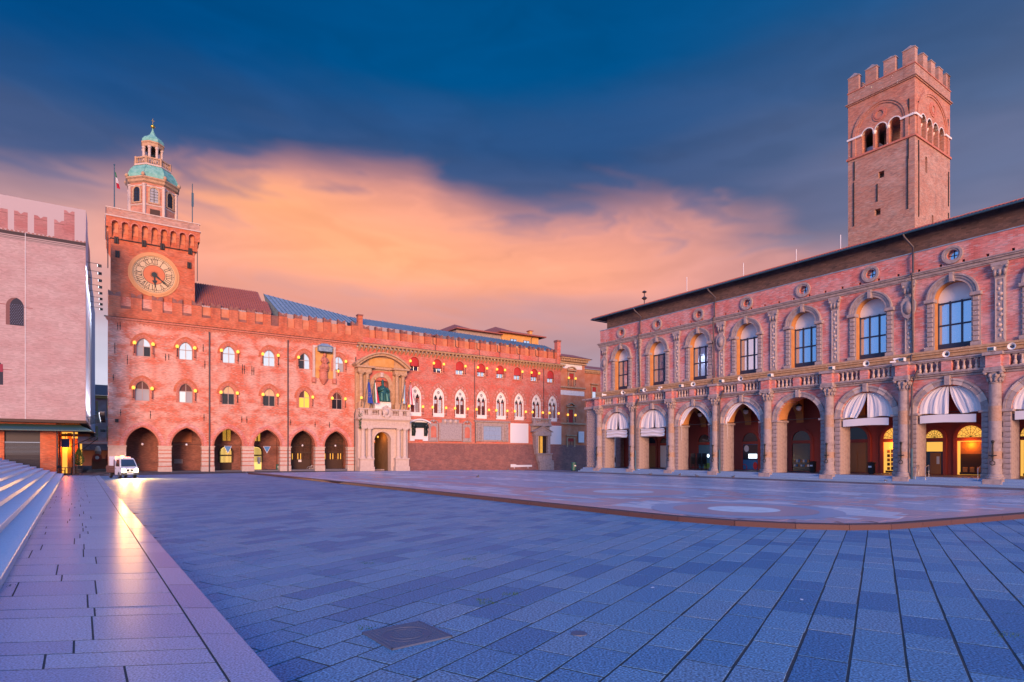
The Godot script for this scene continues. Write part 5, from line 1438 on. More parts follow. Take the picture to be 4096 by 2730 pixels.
func gothic(t: Node3D, c: float, i: int):
	if not wm.has("g"):
		# white stone: outer moulding, two lancets, rosette plate, apron
		var g := MB.new()
		g.band(arch(0, 0.88, 8.9, 11.5, 1.53, 16), arch(0, 1.02, 8.9, 11.5, 1.67, 16), -0.3, 0.05)
		var ol := arch(0, 0.88, 8.9, 11.5, 1.53, 24)
		var top := func(x: float) -> float:
			for k in ol.size() - 1:
				if ol[k].x <= x and ol[k + 1].x >= x and ol[k + 1].x > ol[k].x: return lerpf(ol[k].y, ol[k + 1].y, (x - ol[k].x) / (ol[k + 1].x - ol[k].x))
			return 11.5
		var lp := PackedVector2Array()
		for sx in [-0.45, 0.45]:
			for q in [[-0.34, 11.25], [-0.36, 11.42], [-0.28, 11.52], [-0.24, 11.5], [-0.2, 11.72], [-0.1, 11.8], [0.0, 12.0], [0.1, 11.8], [0.2, 11.72], [0.24, 11.5], [0.28, 11.52], [0.36, 11.42], [0.34, 11.25]]: lp.append(Vector2(sx + q[0], q[1]))
		for k in lp.size() - 1:
			var a := lp[k]; var b := lp[k + 1]
			if b.x > a.x:
				g.q(Vector3(a.x, a.y, -0.08), Vector3(b.x, b.y, -0.08), Vector3(b.x, top.call(b.x), -0.08), Vector3(a.x, top.call(a.x), -0.08))
			g.q(Vector3(a.x, a.y, -0.08), Vector3(a.x, a.y, -0.3), Vector3(b.x, b.y, -0.3), Vector3(b.x, b.y, -0.08))
		g.band(rev(closed(circ(0, 12.33, 0.26, 16))), rev(closed(circ(0, 12.33, 0.36, 16))), -0.1, 0.0)
		for x in [0.0]: g.lathe([Vector2(0.11, 8.9), Vector2(0.07, 9.05), Vector2(0.07, 11.1), Vector2(0.12, 11.25), Vector2(0.12, 11.35)], Vector3(x, 0, -0.12), 8)
		for x in [-0.84, 0.84]: g.lathe([Vector2(0.09, 8.9), Vector2(0.06, 9.05), Vector2(0.06, 11.1), Vector2(0.1, 11.25), Vector2(0.1, 11.35)], Vector3(x, 0, -0.05), 8)
		g.box(-1.02, 1.02, 8.3, 8.9, -0.1, 0.1); g.box(-1.06, 1.06, 8.82, 8.92, -0.3, 0.14)
		var r := MB.new()
		for k in 6:
			var an := TAU * k / 6
			r.tube([Vector3(0, 12.33, -0.06), Vector3(cos(an) * 0.26, 12.33 + sin(an) * 0.26, -0.06)], 0.03, 4)
		var rd := MB.new(); rd.fill(circ(0, 12.33, 0.27, 16), -0.075)
		var f := MB.new()
		for sx in [-0.45, 0.45]:
			f.box(sx - 0.36, sx - 0.29, 8.9, 11.4, -0.34, -0.2); f.box(sx + 0.29, sx + 0.36, 8.9, 11.4, -0.34, -0.2); f.box(sx - 0.36, sx + 0.36, 11.12, 11.24, -0.33, -0.19)
			for k in 7: f.box(sx - 0.3, sx + 0.3, 9.1 + k * 0.29, 9.12 + k * 0.29, -0.30, -0.25)
			for k in 3: f.box(sx - 0.16 + k * 0.16 - 0.008, sx - 0.16 + k * 0.16 + 0.008, 8.95, 11.12, -0.30, -0.252)
		var P := []
		for y in [[8.9, 10.5], [10.5, 11.14], [11.2, 12.0]]:
			var b := MB.new(); b.q(Vector3(-0.34, y[0], -0.29), Vector3(0.34, y[0], -0.29), Vector3(0.34, y[1], -0.29), Vector3(-0.34, y[1], -0.29)); P.append(b.mesh(M.glass))
		# plain ring, then blocks
		var ring := MB.new(); ring.band(arch(0, 1.02, 8.25, 11.5, 1.67, 16), arch(0, 1.02, 8.25, 11.5, 1.67, 16, 0.14), -0.1, 0.1); ring.band(arch(0, 1.02, 11.3, 11.5, 1.67, 16, 0.62), arch(0, 1.02, 11.3, 11.5, 1.67, 16, 0.74), -0.1, 0.12)
		wm.g = [g.mesh(M.marble), r.mesh(M.marble), rd.mesh(M.black), f.mesh(M.paint_maroon), P, ring.mesh(M.terracotta)]
		var V := []
		var pin := arch(0, 1.02, 11.5, 11.5, 1.67, 16, 0.17); var pout := arch(0, 1.02, 11.5, 11.5, 1.67, 16, 0.6)
		for k in range(1, pin.size() - 2):
			var b := MB.new(); b.band(PackedVector2Array([pin[k].lerp(pin[k + 1], 0.06), pin[k + 1].lerp(pin[k], 0.06)]), PackedVector2Array([pout[k].lerp(pout[k + 1], 0.06), pout[k + 1].lerp(pout[k], 0.06)]), -0.05, 0.1 if k % 2 else 0.03)
			V.append(b.mesh(M.terracotta if k % 2 else M.brick_rose))
		for sx in [-1, 1]:
			for k in 8:
				var y := 8.3 + k * 0.4
				V.append(bbox_of(minf(sx * 1.2, sx * 1.62), maxf(sx * 1.2, sx * 1.62), y, y + (0.27 if k % 2 == 0 else 0.3), -0.05, 0.10 if k % 2 == 0 else 0.03, 0.01).mesh(M.terracotta if k % 2 == 0 else M.brick_rose))
		wm.gv = V
	var G: Array = wm.g
	var o := piece(t, "tracery_window", G[0], Vector3(c, 0, 0))
	piece(o, "rosette", G[1]); piece(o, "rosette_ground", G[2]); piece(o, "frame", G[3]); piece(o, "surround", G[5])
	for v in wm.gv: piece(o, "voussoir", v)
	var look := [["pane_dark", "pane_curtain"], ["pane_dark", "glass_mirror"], ["pane_dark", "pane_dark"], ["pane_dark", "pane_dark"], ["glass_mirror", "glass_mirror"], ["glass_mirror", "glass_mirror"], ["pane_dark", "glass_mirror"], ["pane_curtain", "pane_curtain"]]
	for k in 2:
		var x := -0.45 + 0.9 * k
		var a: String = ["pane_brown", look[i][1]][k] if i < 4 and k == 0 else look[i][k]
		under(G[4][0], M[a], o, "pane", Vector3(x, 0, 0)); under(G[4][1], M.glass_mirror, o, "pane", Vector3(x, 0, 0.002)); under(G[4][2], M.pane_dark, o, "pane", Vector3(x, 0, 0.004))

func blind_window(t: Node3D, c: float):
	if not wm.has("b"):
		var s := MB.new(); s.band(arch(0, 0.8, 15.6, 17.05, 0.78, 12), arch(0, 0.8, 15.6, 17.05, 0.78, 12, 0.16), -0.1, 0.05); s.box(-1.0, 1.0, 15.42, 15.6, -0.3, 0.14)
		var f := MB.new(); f.box(-0.05, 0.05, 15.6, 16.5, -0.32, -0.22); f.box(-0.8, -0.74, 15.6, 17.0, -0.32, -0.22); f.box(0.74, 0.8, 15.6, 17.0, -0.32, -0.22); f.box(-0.8, 0.8, 15.6, 15.66, -0.32, -0.21)
		for k in 2: f.box(-0.75, 0.75, 15.85 + k * 0.28, 15.87 + k * 0.28, -0.31, -0.25)
		var P := MB.new(); P.q(Vector3(-0.75, 15.6, -0.28), Vector3(0, 15.6, -0.28), Vector3(0, 16.5, -0.28), Vector3(-0.75, 16.5, -0.28))
		var sh := MB.new()
		var ol := arch(0, 0.79, 16.32, 17.05, 0.77, 16)
		for k in range(1, 17):
			var a := ol[k]; var b := ol[k + 1]
			for j in 4:
				var Q := []
				for e in [[a, j], [b, j], [b, j + 1], [a, j + 1]]:
					var f2: float = e[1] / 4.0
					var p: Vector2 = e[0]
					var y := lerpf(16.34, p.y, f2)
					Q.append(Vector3(p.x, y, -0.2 + 0.3 * (1.0 - f2) * sqrt(maxf(0, 1 - p.x * p.x / 0.66))))
				sh.q(Q[0], Q[1], Q[2], Q[3])
		wm.b = [s.mesh(M.terracotta), f.mesh(M.pane_brown), P.mesh(M.glass_mirror), sh.mesh(M.shade_red)]
	var o := piece(t, "window", wm.b[0], Vector3(c, 0, 0))
	piece(o, "frame", wm.b[1]); piece(o, "pane", wm.b[2]); piece(o, "pane", wm.b[2], Vector3(0.75, 0, 0.003)); piece(o, "blind", wm.b[3])

func memorials():
	# bronze memorial beside the portal
	var t := thing("bronze_memorial", "dark bronze relief of two stooping figures on a white arched slab", "memorial", PA, TA)
	var b := MB.new()
	b.slab(PackedVector2Array([Vector2(39.9, 4.3), Vector2(40.7, 4.3), Vector2(40.7, 4.55), Vector2(42.2, 4.55), Vector2(42.2, 4.3), Vector2(43.1, 4.3), Vector2(43.1, 7.3), Vector2(42.6, 7.6), Vector2(41.5, 7.85), Vector2(40.4, 7.6), Vector2(39.9, 7.3)]), 0.02, 0.3, true)
	part(t, "slab", b, M.board_white)
	b = MB.new()
	var pin := PackedVector2Array(); var pout := PackedVector2Array()
	for k in 11:
		var u := -1.0 + 0.2 * k
		pin.append(Vector2(41.5 + u * 1.85, 7.1 + 0.55 * (1 - u * u))); pout.append(Vector2(41.5 + u * 1.95, 7.25 + 0.62 * (1 - u * u)))
	b.band(pin, pout, 0.05, 0.75); part(t, "hood", b, M.board_white)
	b = MB.new(); b.bbox(40.1, 42.95, 6.4, 7.3, 0.3, 0.5, 0.05)
	for sx in [40.45, 42.6]:
		var k := 1.0 if sx < 41.5 else -1.0
		b.ball(Vector3(sx, 6.75, 0.65), Vector3(0.3, 0.42, 0.24)); b.ball(Vector3(sx + 0.12 * k, 7.1, 0.75), Vector3(0.16, 0.19, 0.17)); b.tube([Vector3(sx + 0.25 * k, 6.95, 0.7), Vector3(sx + 0.55 * k, 6.7, 0.7), Vector3(sx + 0.35 * k, 6.4, 0.75)], [0.11, 0.1, 0.08], 6); b.tube([Vector3(sx - 0.22 * k, 6.95, 0.7), Vector3(sx - 0.36 * k, 6.5, 0.65), Vector3(sx - 0.1 * k, 6.3, 0.75)], [0.11, 0.1, 0.08], 6)
		b.tube([Vector3(sx - 0.1, 6.5, 0.6), Vector3(sx - 0.16, 5.9, 0.7), Vector3(sx - 0.1, 5.15, 0.55)], [0.2, 0.15, 0.11], 7); b.tube([Vector3(sx + 0.12, 6.5, 0.6), Vector3(sx + 0.18, 5.85, 0.62), Vector3(sx + 0.12, 5.15, 0.5)], [0.2, 0.15, 0.11], 7)
		b.bbox(sx - 0.28, sx + 0.28, 5.1, 6.5, 0.3, 0.42, 0.04)
	part(t, "relief", b, M.bronze_dark)
	# wide stone memorial with medallions
	t = thing("stone_memorial", "wide carved stone memorial with grey inscription slab and three medallions", "memorial", PA, TA)
	var S: Material = M.sandstone
	for x in [43.3, 49.65]:
		part(t, "side_frame", bbox_of(x, x + 1.65, 4.2, 7.2, 0.02, 0.22), S)
		b = MB.new(); b.fill(arch(x + 0.825, 0.5, 4.9, 6.3, 0.5, 10), 0.23); part(t, "side_panel", b, M.plaster_red)
		b = MB.new()
		for k in [-1, 1]:
			b.tube([Vector3(x + 0.825 + k * 0.8, 7.15, 0.2), Vector3(x + 0.825 + k * 0.55, 7.55, 0.22), Vector3(x + 0.825 + k * 0.25, 7.75, 0.22)], [0.14, 0.11, 0.09], 6)
		b.ball(Vector3(x + 0.825, 7.6, 0.2), Vector3(0.22, 0.28, 0.16)); part(t, "broken_pediment", b, S)
		part(t, "apron_carving", bbox_of(x + 0.3, x + 1.35, 4.3, 4.75, 0.2, 0.28, 0.05), S)
	part(t, "main_frame", bbox_of(45.1, 49.5, 4.3, 7.35, 0.02, 0.3, 0.08), S)
	part(t, "inscription_slab", bbox_of(45.35, 49.25, 4.65, 7.05, 0.29, 0.315, 0.01), M.memorial_grey)
	part(t, "frieze", bbox_of(45.7, 48.9, 7.35, 7.95, 0.02, 0.24, 0.03), S)
	for x in [46.3, 47.3, 48.3]:
		b = MB.new(); b.ball(Vector3(x, 7.62, 0.24), Vector3(0.3, 0.36, 0.12)); part(t, "medallion", b, M.pale_stone)
	# third memorial: blue-grey slab between carved pilasters
	t = thing("slab_memorial", "stone memorial with blue-grey slab between two carved pilasters", "memorial", PA, TA)
	part(t, "back", bbox_of(52.2, 59.0, 4.35, 7.75, 0.02, 0.16), S)
	part(t, "cornice", bbox_of(51.9, 59.3, 7.7, 7.95, 0.02, 0.4, 0.05), S)
	b = MB.new(); b.band(rect(53.65, 57.45, 4.6, 7.05), rect(53.2, 57.9, 4.3, 7.45), 0.1, 0.34); part(t, "frame", b, S)
	for r in 3:
		for k in 3:
			var x0 := 53.68 + 1.26 * k - (0.3 if r == 1 and k > 0 else 0.0); var x1 := (53.68 + 1.26 * (k + 1) - (0.3 if r == 1 and k < 2 else 0.0))
			part(t, "slate_panel", bbox_of(x0, minf(x1, 57.42) - 0.015, 4.65 + 0.8 * r, 5.43 + 0.8 * r, 0.15, 0.2 + rr(0, 0.006), 0.006), M.slate_blue)
	for x in [52.45, 58.15]:
		part(t, "pilaster", bbox_of(x, x + 0.6, 4.4, 7.35, 0.1, 0.32), S)
		b = MB.new()
		for k in 9: b.ball(Vector3(x + 0.3 + 0.1 * sin(k * 2.1), 4.65 + k * 0.31, 0.32), Vector3(0.17, 0.13, 0.06), 7, 5)
		part(t, "carving", b, S)
	# white boards
	for q in [[59.35, 63.3, 4.15, 7.7, "large white board hung on the wall left of the small balcony window"], [67.75, 71.0, 4.0, 7.5, "large white board hung on the wall right of the small balcony window"], [75.35, 76.7, 4.4, 6.55, "small white board on the orange end house"]]:
		var o := thing("wall_board", q[4], "board", PA, TA, "white boards on the palace wall")
		part(o, "panel", bbox_of(q[0], q[1], q[2], q[3], 0.05, 0.2, 0.02), M.board_white)
		b = MB.new(); b.band(rect(q[0] + 0.25, q[1] - 0.25, q[2] + 0.15, q[3] - 0.25), rect(q[0] + 0.02, q[1] - 0.02, q[2] + 0.02, q[3] - 0.02), 0.1, 0.23); part(o, "edge", b, M.white_paint)
	# window with balcony
	t = thing("balcony_window", "stone framed barred window with pediment below a small balustraded balcony", "window", PA, TA)
	part(t, "foot", bbox_of(64.75, 68.05, -1.2, 0.7, 0.3, 1.75, 0.04), M.sandstone); part(t, "foot", bbox_of(64.65, 68.0, 0.7, 1.0, 0.2, 1.7, 0.04), M.sandstone)
	part(t, "apron", bbox_of(64.6, 67.9, 1.0, 2.1, 0.1, 1.35, 0.06), M.sandstone); part(t, "sill", bbox_of(64.4, 68.0, 2.1, 2.3, 0.1, 1.5, 0.04), M.sandstone)
	for x in [64.4, 67.1]: part(t, "jamb", bbox_of(x, x + 0.6, 2.3, 5.6, 0.0, 1.1), M.sandstone)
	part(t, "lintel", bbox_of(64.2, 67.9, 5.5, 6.2, 0.0, 1.15), M.sandstone)
	b = MB.new(); b.slab(PackedVector2Array([Vector2(63.9, 6.2), Vector2(68.1, 6.2), Vector2(66.0, 7.25)]), 0.0, 1.1); b.band(PackedVector2Array([Vector2(63.9, 6.2), Vector2(66.0, 7.25), Vector2(68.1, 6.2)]), PackedVector2Array([Vector2(63.7, 6.25), Vector2(66.0, 7.42), Vector2(68.3, 6.25)]), 0.0, 1.3); part(t, "pediment", b, M.sandstone)
	lattice(t, "lattice", 64.95, 66.3, 2.3, 5.45, 0.5, 7, 14, "window_glow"); lattice(t, "lattice", 66.3, 67.1, 2.3, 5.45, 0.5, 4, 14, "pane_dark")
	part(t, "upper_back", bbox_of(63.9, 68.0, 6.2, 7.7, 0.0, 0.5), M.sandstone)
	part(t, "balcony_slab", bbox_of(63.7, 67.9, 7.3, 7.75, 0.0, 1.25), M.sandstone); part(t, "balcony_rail", bbox_of(63.75, 67.85, 8.5, 8.7, 0.75, 1.2), M.sandstone)
	for x in [63.8, 67.3]: part(t, "balcony_pier", bbox_of(x, x + 0.5, 7.75, 8.5, 0.75, 1.18), M.sandstone)
	var bm := baluster_mesh(0.75, M.pale_stone, 0.1)
	for k in 9: piece(t, "baluster", bm, Vector3(64.6 + k * 0.32, 7.75, 0.97))
	# long white board leaning on the sloping base
	var o := thing("leaning_board", "long low white board leaning on the sloping brick base", "board", PA, TA)
	b = MB.new(); b.slab(PackedVector2Array([Vector2(58.65, -0.15), Vector2(63.3, -0.12), Vector2(63.3, 0.22), Vector2(60.0, 0.24), Vector2(59.6, 0.38), Vector2(58.65, 0.38)]), 1.25, 1.33, true); part(o, "panel", b, M.board_white)
	b = MB.new(); b.box(59.4, 59.5, -0.68, 0.1, 1.22, 1.28); b.box(62.4, 62.5, -0.72, 0.1, 1.22, 1.28); part(o, "foot", b, M.board_white)
	# end house of the row
	var e := thing("end_house", "tall orange plastered house with dentil cornice at the end of the row", "house", PA, TA)
	var w := MB.new(); w.wall(71.0, 77.3, 2.8, 20.0, -0.3); w.q(Vector3(77.3, -1.5, -0.3), Vector3(77.3, -1.5, -12), Vector3(77.3, 20, -12), Vector3(77.3, 20, -0.3)); w.q(Vector3(71, 17, -12), Vector3(71, 17, -0.3), Vector3(71, 20, -0.3), Vector3(71, 20, -12))
	part(e, "wall", w, M.plaster_orange)
	b = MB.new(); b.q(Vector3(71, -1.4, 1.3), Vector3(77.6, -1.4, 1.3), Vector3(77.4, 3.9, -0.2), Vector3(71, 3.9, -0.2)); part(e, "sloping_base", b, M.brick_scarp)
	for y in [8.0, 15.0]: part(e, "string_course", bbox_of(71.0, 77.4, y - 0.15, y + 0.15, -0.4, 0.0), M.warm_stone)
	part(e, "plaster_patch", bbox_of(71.05, 77.2, 13.5, 14.4, -0.3, -0.285, 0.004), M.marble); part(e, "plaster_patch", bbox_of(71.05, 76.6, 18.6, 19.5, -0.3, -0.285, 0.004), M.marble)
	b = MB.new(); b.box(70.9, 77.5, 19.5, 19.75, -0.5, 0.1); b.box(70.8, 77.8, 20.35, 20.6, -0.6, 0.8); part(e, "cornice", b, M.warm_stone)
	for k in 16: part(e, "dentil", box_of(71.0 + k * 0.42, 71.24 + k * 0.42, 19.9, 20.35, -0.3, 0.5), M.warm_stone)
	part(e, "frieze", box_of(70.95, 77.4, 19.75, 20.35, -0.5, -0.1), M.warm_stone)
	b = MB.new(); b.q(Vector3(70.6, 20.6, 1.0), Vector3(78.3, 20.6, 1.0), Vector3(78.3, 22.3, -5), Vector3(70.6, 22.3, -5)); b.q(Vector3(78.3, 20.6, 1.0), Vector3(78.3, 20.6, -12), Vector3(76, 22.3, -8), Vector3(78.3, 22.3, -5)); part(e, "roof", b, M.tile_red)
	for q in [[73.2, 74.4, 15.3, 17.7, 2], [73.05, 74.25, 8.25, 10.75, 1], [72.9, 74.45, 2.2, 5.2, 0]]:
		b = MB.new(); b.band(rect(q[0], q[1], q[2], q[3]), rect(q[0] - 0.3, q[1] + 0.3, q[2] - 0.02, q[3] + 0.3), -0.4, -0.1); b.box(q[0] - 0.5, q[1] + 0.5, q[3] + 0.45, q[3] + 0.65, -0.4, 0.15)
		var c: float = (q[0] + q[1]) / 2
		if q[4] == 2: b.band(arch(c, 0.9, q[3] + 0.65, q[3] + 0.65, 0.5, 10), arch(c, 0.9, q[3] + 0.65, q[3] + 0.65, 0.5, 10, 0.18), -0.4, 0.15)
		if q[4] == 1: b.band(PackedVector2Array([Vector2(c - 1.0, q[3] + 0.65), Vector2(c, q[3] + 1.15), Vector2(c + 1.0, q[3] + 0.65)]), PackedVector2Array([Vector2(c - 1.2, q[3] + 0.66), Vector2(c, q[3] + 1.35), Vector2(c + 1.2, q[3] + 0.66)]), -0.4, 0.15)
		var wd := part(e, "window", b, M.warm_stone)
		var mid: float = [q[3] - 0.6, q[2] + 0.01, (q[2] + q[3]) / 2 + 0.1][q[4]]
		part(wd, "blind", box_of(q[0], q[1], mid, q[3], -0.36, -0.28), M.shade_red)
		if q[4] != 1: lattice(wd, "pane", q[0], q[1], q[2], mid, -0.34, 4 if q[4] == 0 else 2, 8 if q[4] == 0 else 1, "pane_dark")

func at_hall(x: float, y: float, z: float) -> Vector3: return PA + Basis(Vector3.UP, TA) * Vector3(x, y, z)

# small torch-shaped lamps beside the palace windows
func make_wall_lamps():
	var proto := thing("wall_lamp", "small lit torch lamp beside an upper pointed window of the arcaded palace", "wall lamp", Vector3.ZERO, TA, "lit lamps on the palace fronts")
	var b := MB.new()
	b.tube([Vector3(0, -1.15, -0.24), Vector3(0, -1.2, -0.02), Vector3(0, -1.0, 0), Vector3(0, -0.16, 0)], 0.03, 6); b.tube([Vector3(0, -0.6, -0.24), Vector3(0, -0.6, 0)], 0.022, 5); b.ball(Vector3(0, -1.15, 0), Vector3(0.08, 0.08, 0.08), 6, 4)
	part(proto, "rod", b, M.iron)
	b = MB.new(); b.lathe([Vector2(0.05, -0.25), Vector2(0.12, -0.1), Vector2(0.12, -0.06)], Vector3.ZERO, 8); part(proto, "cup", b, M.iron)
	b = MB.new(); b.ball(Vector3(0, 0.06, 0), Vector3(0.2, 0.24, 0.2), 10, 8); part(proto, "lamp_globe", b, M.lamp_glow)
	omni(proto, Vector3(0, 0.06, 0), Color(1.0, 0.42, 0.05), 2.2, 0.18, 8.0)
	var first := true
	var nth := ["first", "second", "third", "fourth", "fifth", "sixth", "seventh", "eighth"]
	# [height, stand-off, windows, lamp places, label]
	var sets := [
		[16.0, 0.25, WIN_UP, [2.74, 4.71, 7.39, 9.4, 12.56, 14.59, 17.78, 19.82, 22.6, 29.5], "torch lamp on the %s side of the %s upper pointed window from the clock tower", "corner", "portal"],
		[10.39, 0.25, WIN_LOW, [2.63, 4.61, 9.46, 12.5, 14.52, 17.8, 19.75, 24.6, 27.45, 29.42], "torch lamp on the %s side of the %s lower pointed window from the clock tower", "corner", "portal"],
		[9.78, 0.27, GOTH, [39.77, 42.19, 43.92, 46.4, 48.08, 50.55, 52.3, 54.8, 56.32, 58.65, 60.27, 62.69, 64.2, 66.55, 68.12, 70.32], "lit torch lamp on the %s side of the %s white traceried window from the portal", "portal", "far"],
		[17.0, 0.27, SQ, [39.99, 44.14, 45.99, 50.1, 52.55, 54.4, 56.46, 58.15, 61.92, 63.98, 65.72], "lit torch lamp on the %s side of the %s red-blind window from the portal", "portal", "far"],
		[9.62, 0.1, [73.65], [72.7, 74.6], "lit torch lamp on the %s side of the middle window of the orange end house", "wing", "outer"],
		[16.7, 0.1, [73.8], [72.95, 74.65], "lit torch lamp on the %s side of the top window of the orange end house", "wing", "outer"],
		[10.55, 1.75, [35.0], [31.35, 38.2], "lit torch lamp on the portal balcony at the end by the %s", "arcaded palace", "traceried windows"]]
	for s in sets:
		for x in s[3]:
			var k := 0
			for i in s[2].size():
				if absf(s[2][i] - x) < absf(s[2][k] - x): k = i
			var side: String = s[5] if x < s[2][k] else s[6]
			var lab: String = s[4] % ([side, nth[k]] if s[2].size() > 1 else [side])
			var o: Node3D = proto if first else copy(proto, Vector3.ZERO, TA)
			first = false
			o.position = at_hall(x, s[0], s[1])
			o.set_meta("label", lab)

func make_far_houses():
	# ochre house rising behind the wing
	var t := thing("ochre_house", "ochre house with hipped tile roof rising behind the palace wing", "house", at_hall(0, 0, 0), TA)
	var b := MB.new(); b.box(74.1, 84.5, 5, 29.8, -45, -25); part(t, "wall", b, M.plaster_ochre)
	b = MB.new(); b.box(62.5, 74.1, 5, 29.4, -44.5, -25.3); part(t, "wing_wall", b, M.sandstone)
	b = MB.new()
	for q in [[73.0, 86.0, 30.0, -23.8, 32.2], [62.0, 74.0, 29.5, -24.2, 31.4]]:
		b.hex([Vector3(q[0], q[2] - 0.25, q[3]), Vector3(q[1], q[2] - 0.25, q[3]), Vector3(q[1], q[2], q[3]), Vector3(q[0], q[2], q[3]), Vector3(q[0], q[2] - 0.25, -46), Vector3(q[1], q[2] - 0.25, -46), Vector3(q[1], q[2], -46), Vector3(q[0], q[2], -46)])
		var A := Vector3(q[0], q[2], q[3]); var B := Vector3(q[1], q[2], q[3]); var C := Vector3(q[1], q[2], -46); var D := Vector3(q[0], q[2], -46)
		var E := Vector3(q[0] + 2.6, q[4], -30); var F := Vector3(q[1] - 4.0, q[4], -32); var G := Vector3(q[1] - 4.0, q[4], -40); var H := Vector3(q[0] + 2.6, q[4], -40)
		b.q(A, B, F, E); b.q(B, C, G, F); b.q(D, A, E, H); b.q(E, F, G, H)
	part(t, "roof", b, M.tile_red)
	for x in [76.4, 80.1]:
		b = MB.new(); b.box(x, x + 1.75, 27.4, 28.7, -25.1, -24.94); var w := part(t, "window", b, M.wood_dark)
		for k in 2: part(w, "pane", box_of(x + 0.1 + k * 0.85, x + 0.78 + k * 0.85, 27.5, 28.6, -24.94, -24.92), M.glass_mirror)
	part(t, "chimney", bbox_of(83.4, 84.2, 29.5, 31.6, -28, -27), M.plaster_ochre); part(t, "chimney_cap", bbox_of(83.2, 84.4, 31.6, 31.75, -28.2, -26.8), M.tile_red)
	pipe(t, [Vector3(82.6, 30, -24.3), Vector3(82.3, 29.3, -24.9), Vector3(82.3, 25, -24.9)], 0.08)
	# low orange house beyond the end house
	t = thing("low_house", "low pale orange house with tile roof beyond the end house", "house", at_hall(0, 0, 0), TA)
	b = MB.new(); b.box(77.4, 96, -2, 19.4, -18, -6); part(t, "wall", b, M.plaster_orange)
	b = MB.new(); b.box(77.4, 96, 19.4, 19.9, -18, -5.6); part(t, "cornice", b, M.warm_stone)
	for k in 14: part(t, "dentil", box_of(82.0 + k * 0.42, 82.22 + k * 0.42, 19.1, 19.4, -6, -5.7), M.warm_stone)
	b = MB.new(); b.q(Vector3(77.4, 19.9, -5), Vector3(96, 19.9, -5), Vector3(96, 21.6, -11), Vector3(77.4, 21.6, -11)); part(t, "roof", b, M.tile_red)
	b = MB.new(); b.band(rect(84.3, 85.4, 13.0, 16.3), rect(84.0, 85.7, 12.98, 16.6), -6.1, -5.8); b.box(83.8, 85.9, 16.8, 17.0, -6, -5.5); var w2 := part(t, "window", b, M.warm_stone)
	part(w2, "blind", box_of(84.3, 85.4, 15.3, 16.3, -6.0, -5.92), M.shade_red); part(w2, "pane", box_of(84.3, 85.4, 13.0, 15.3, -6.0, -5.95), M.glass_mirror)

const BAY := 5.49
const NTH := ["first", "second", "third", "fourth", "fifth", "sixth", "seventh", "eighth", "ninth"]
func bay(k: int) -> float: return 5.25 + BAY * k
func at_log(x: float, y: float, z: float) -> Vector3: return PP + Basis(Vector3.UP, TP) * Vector3(x, y, z)

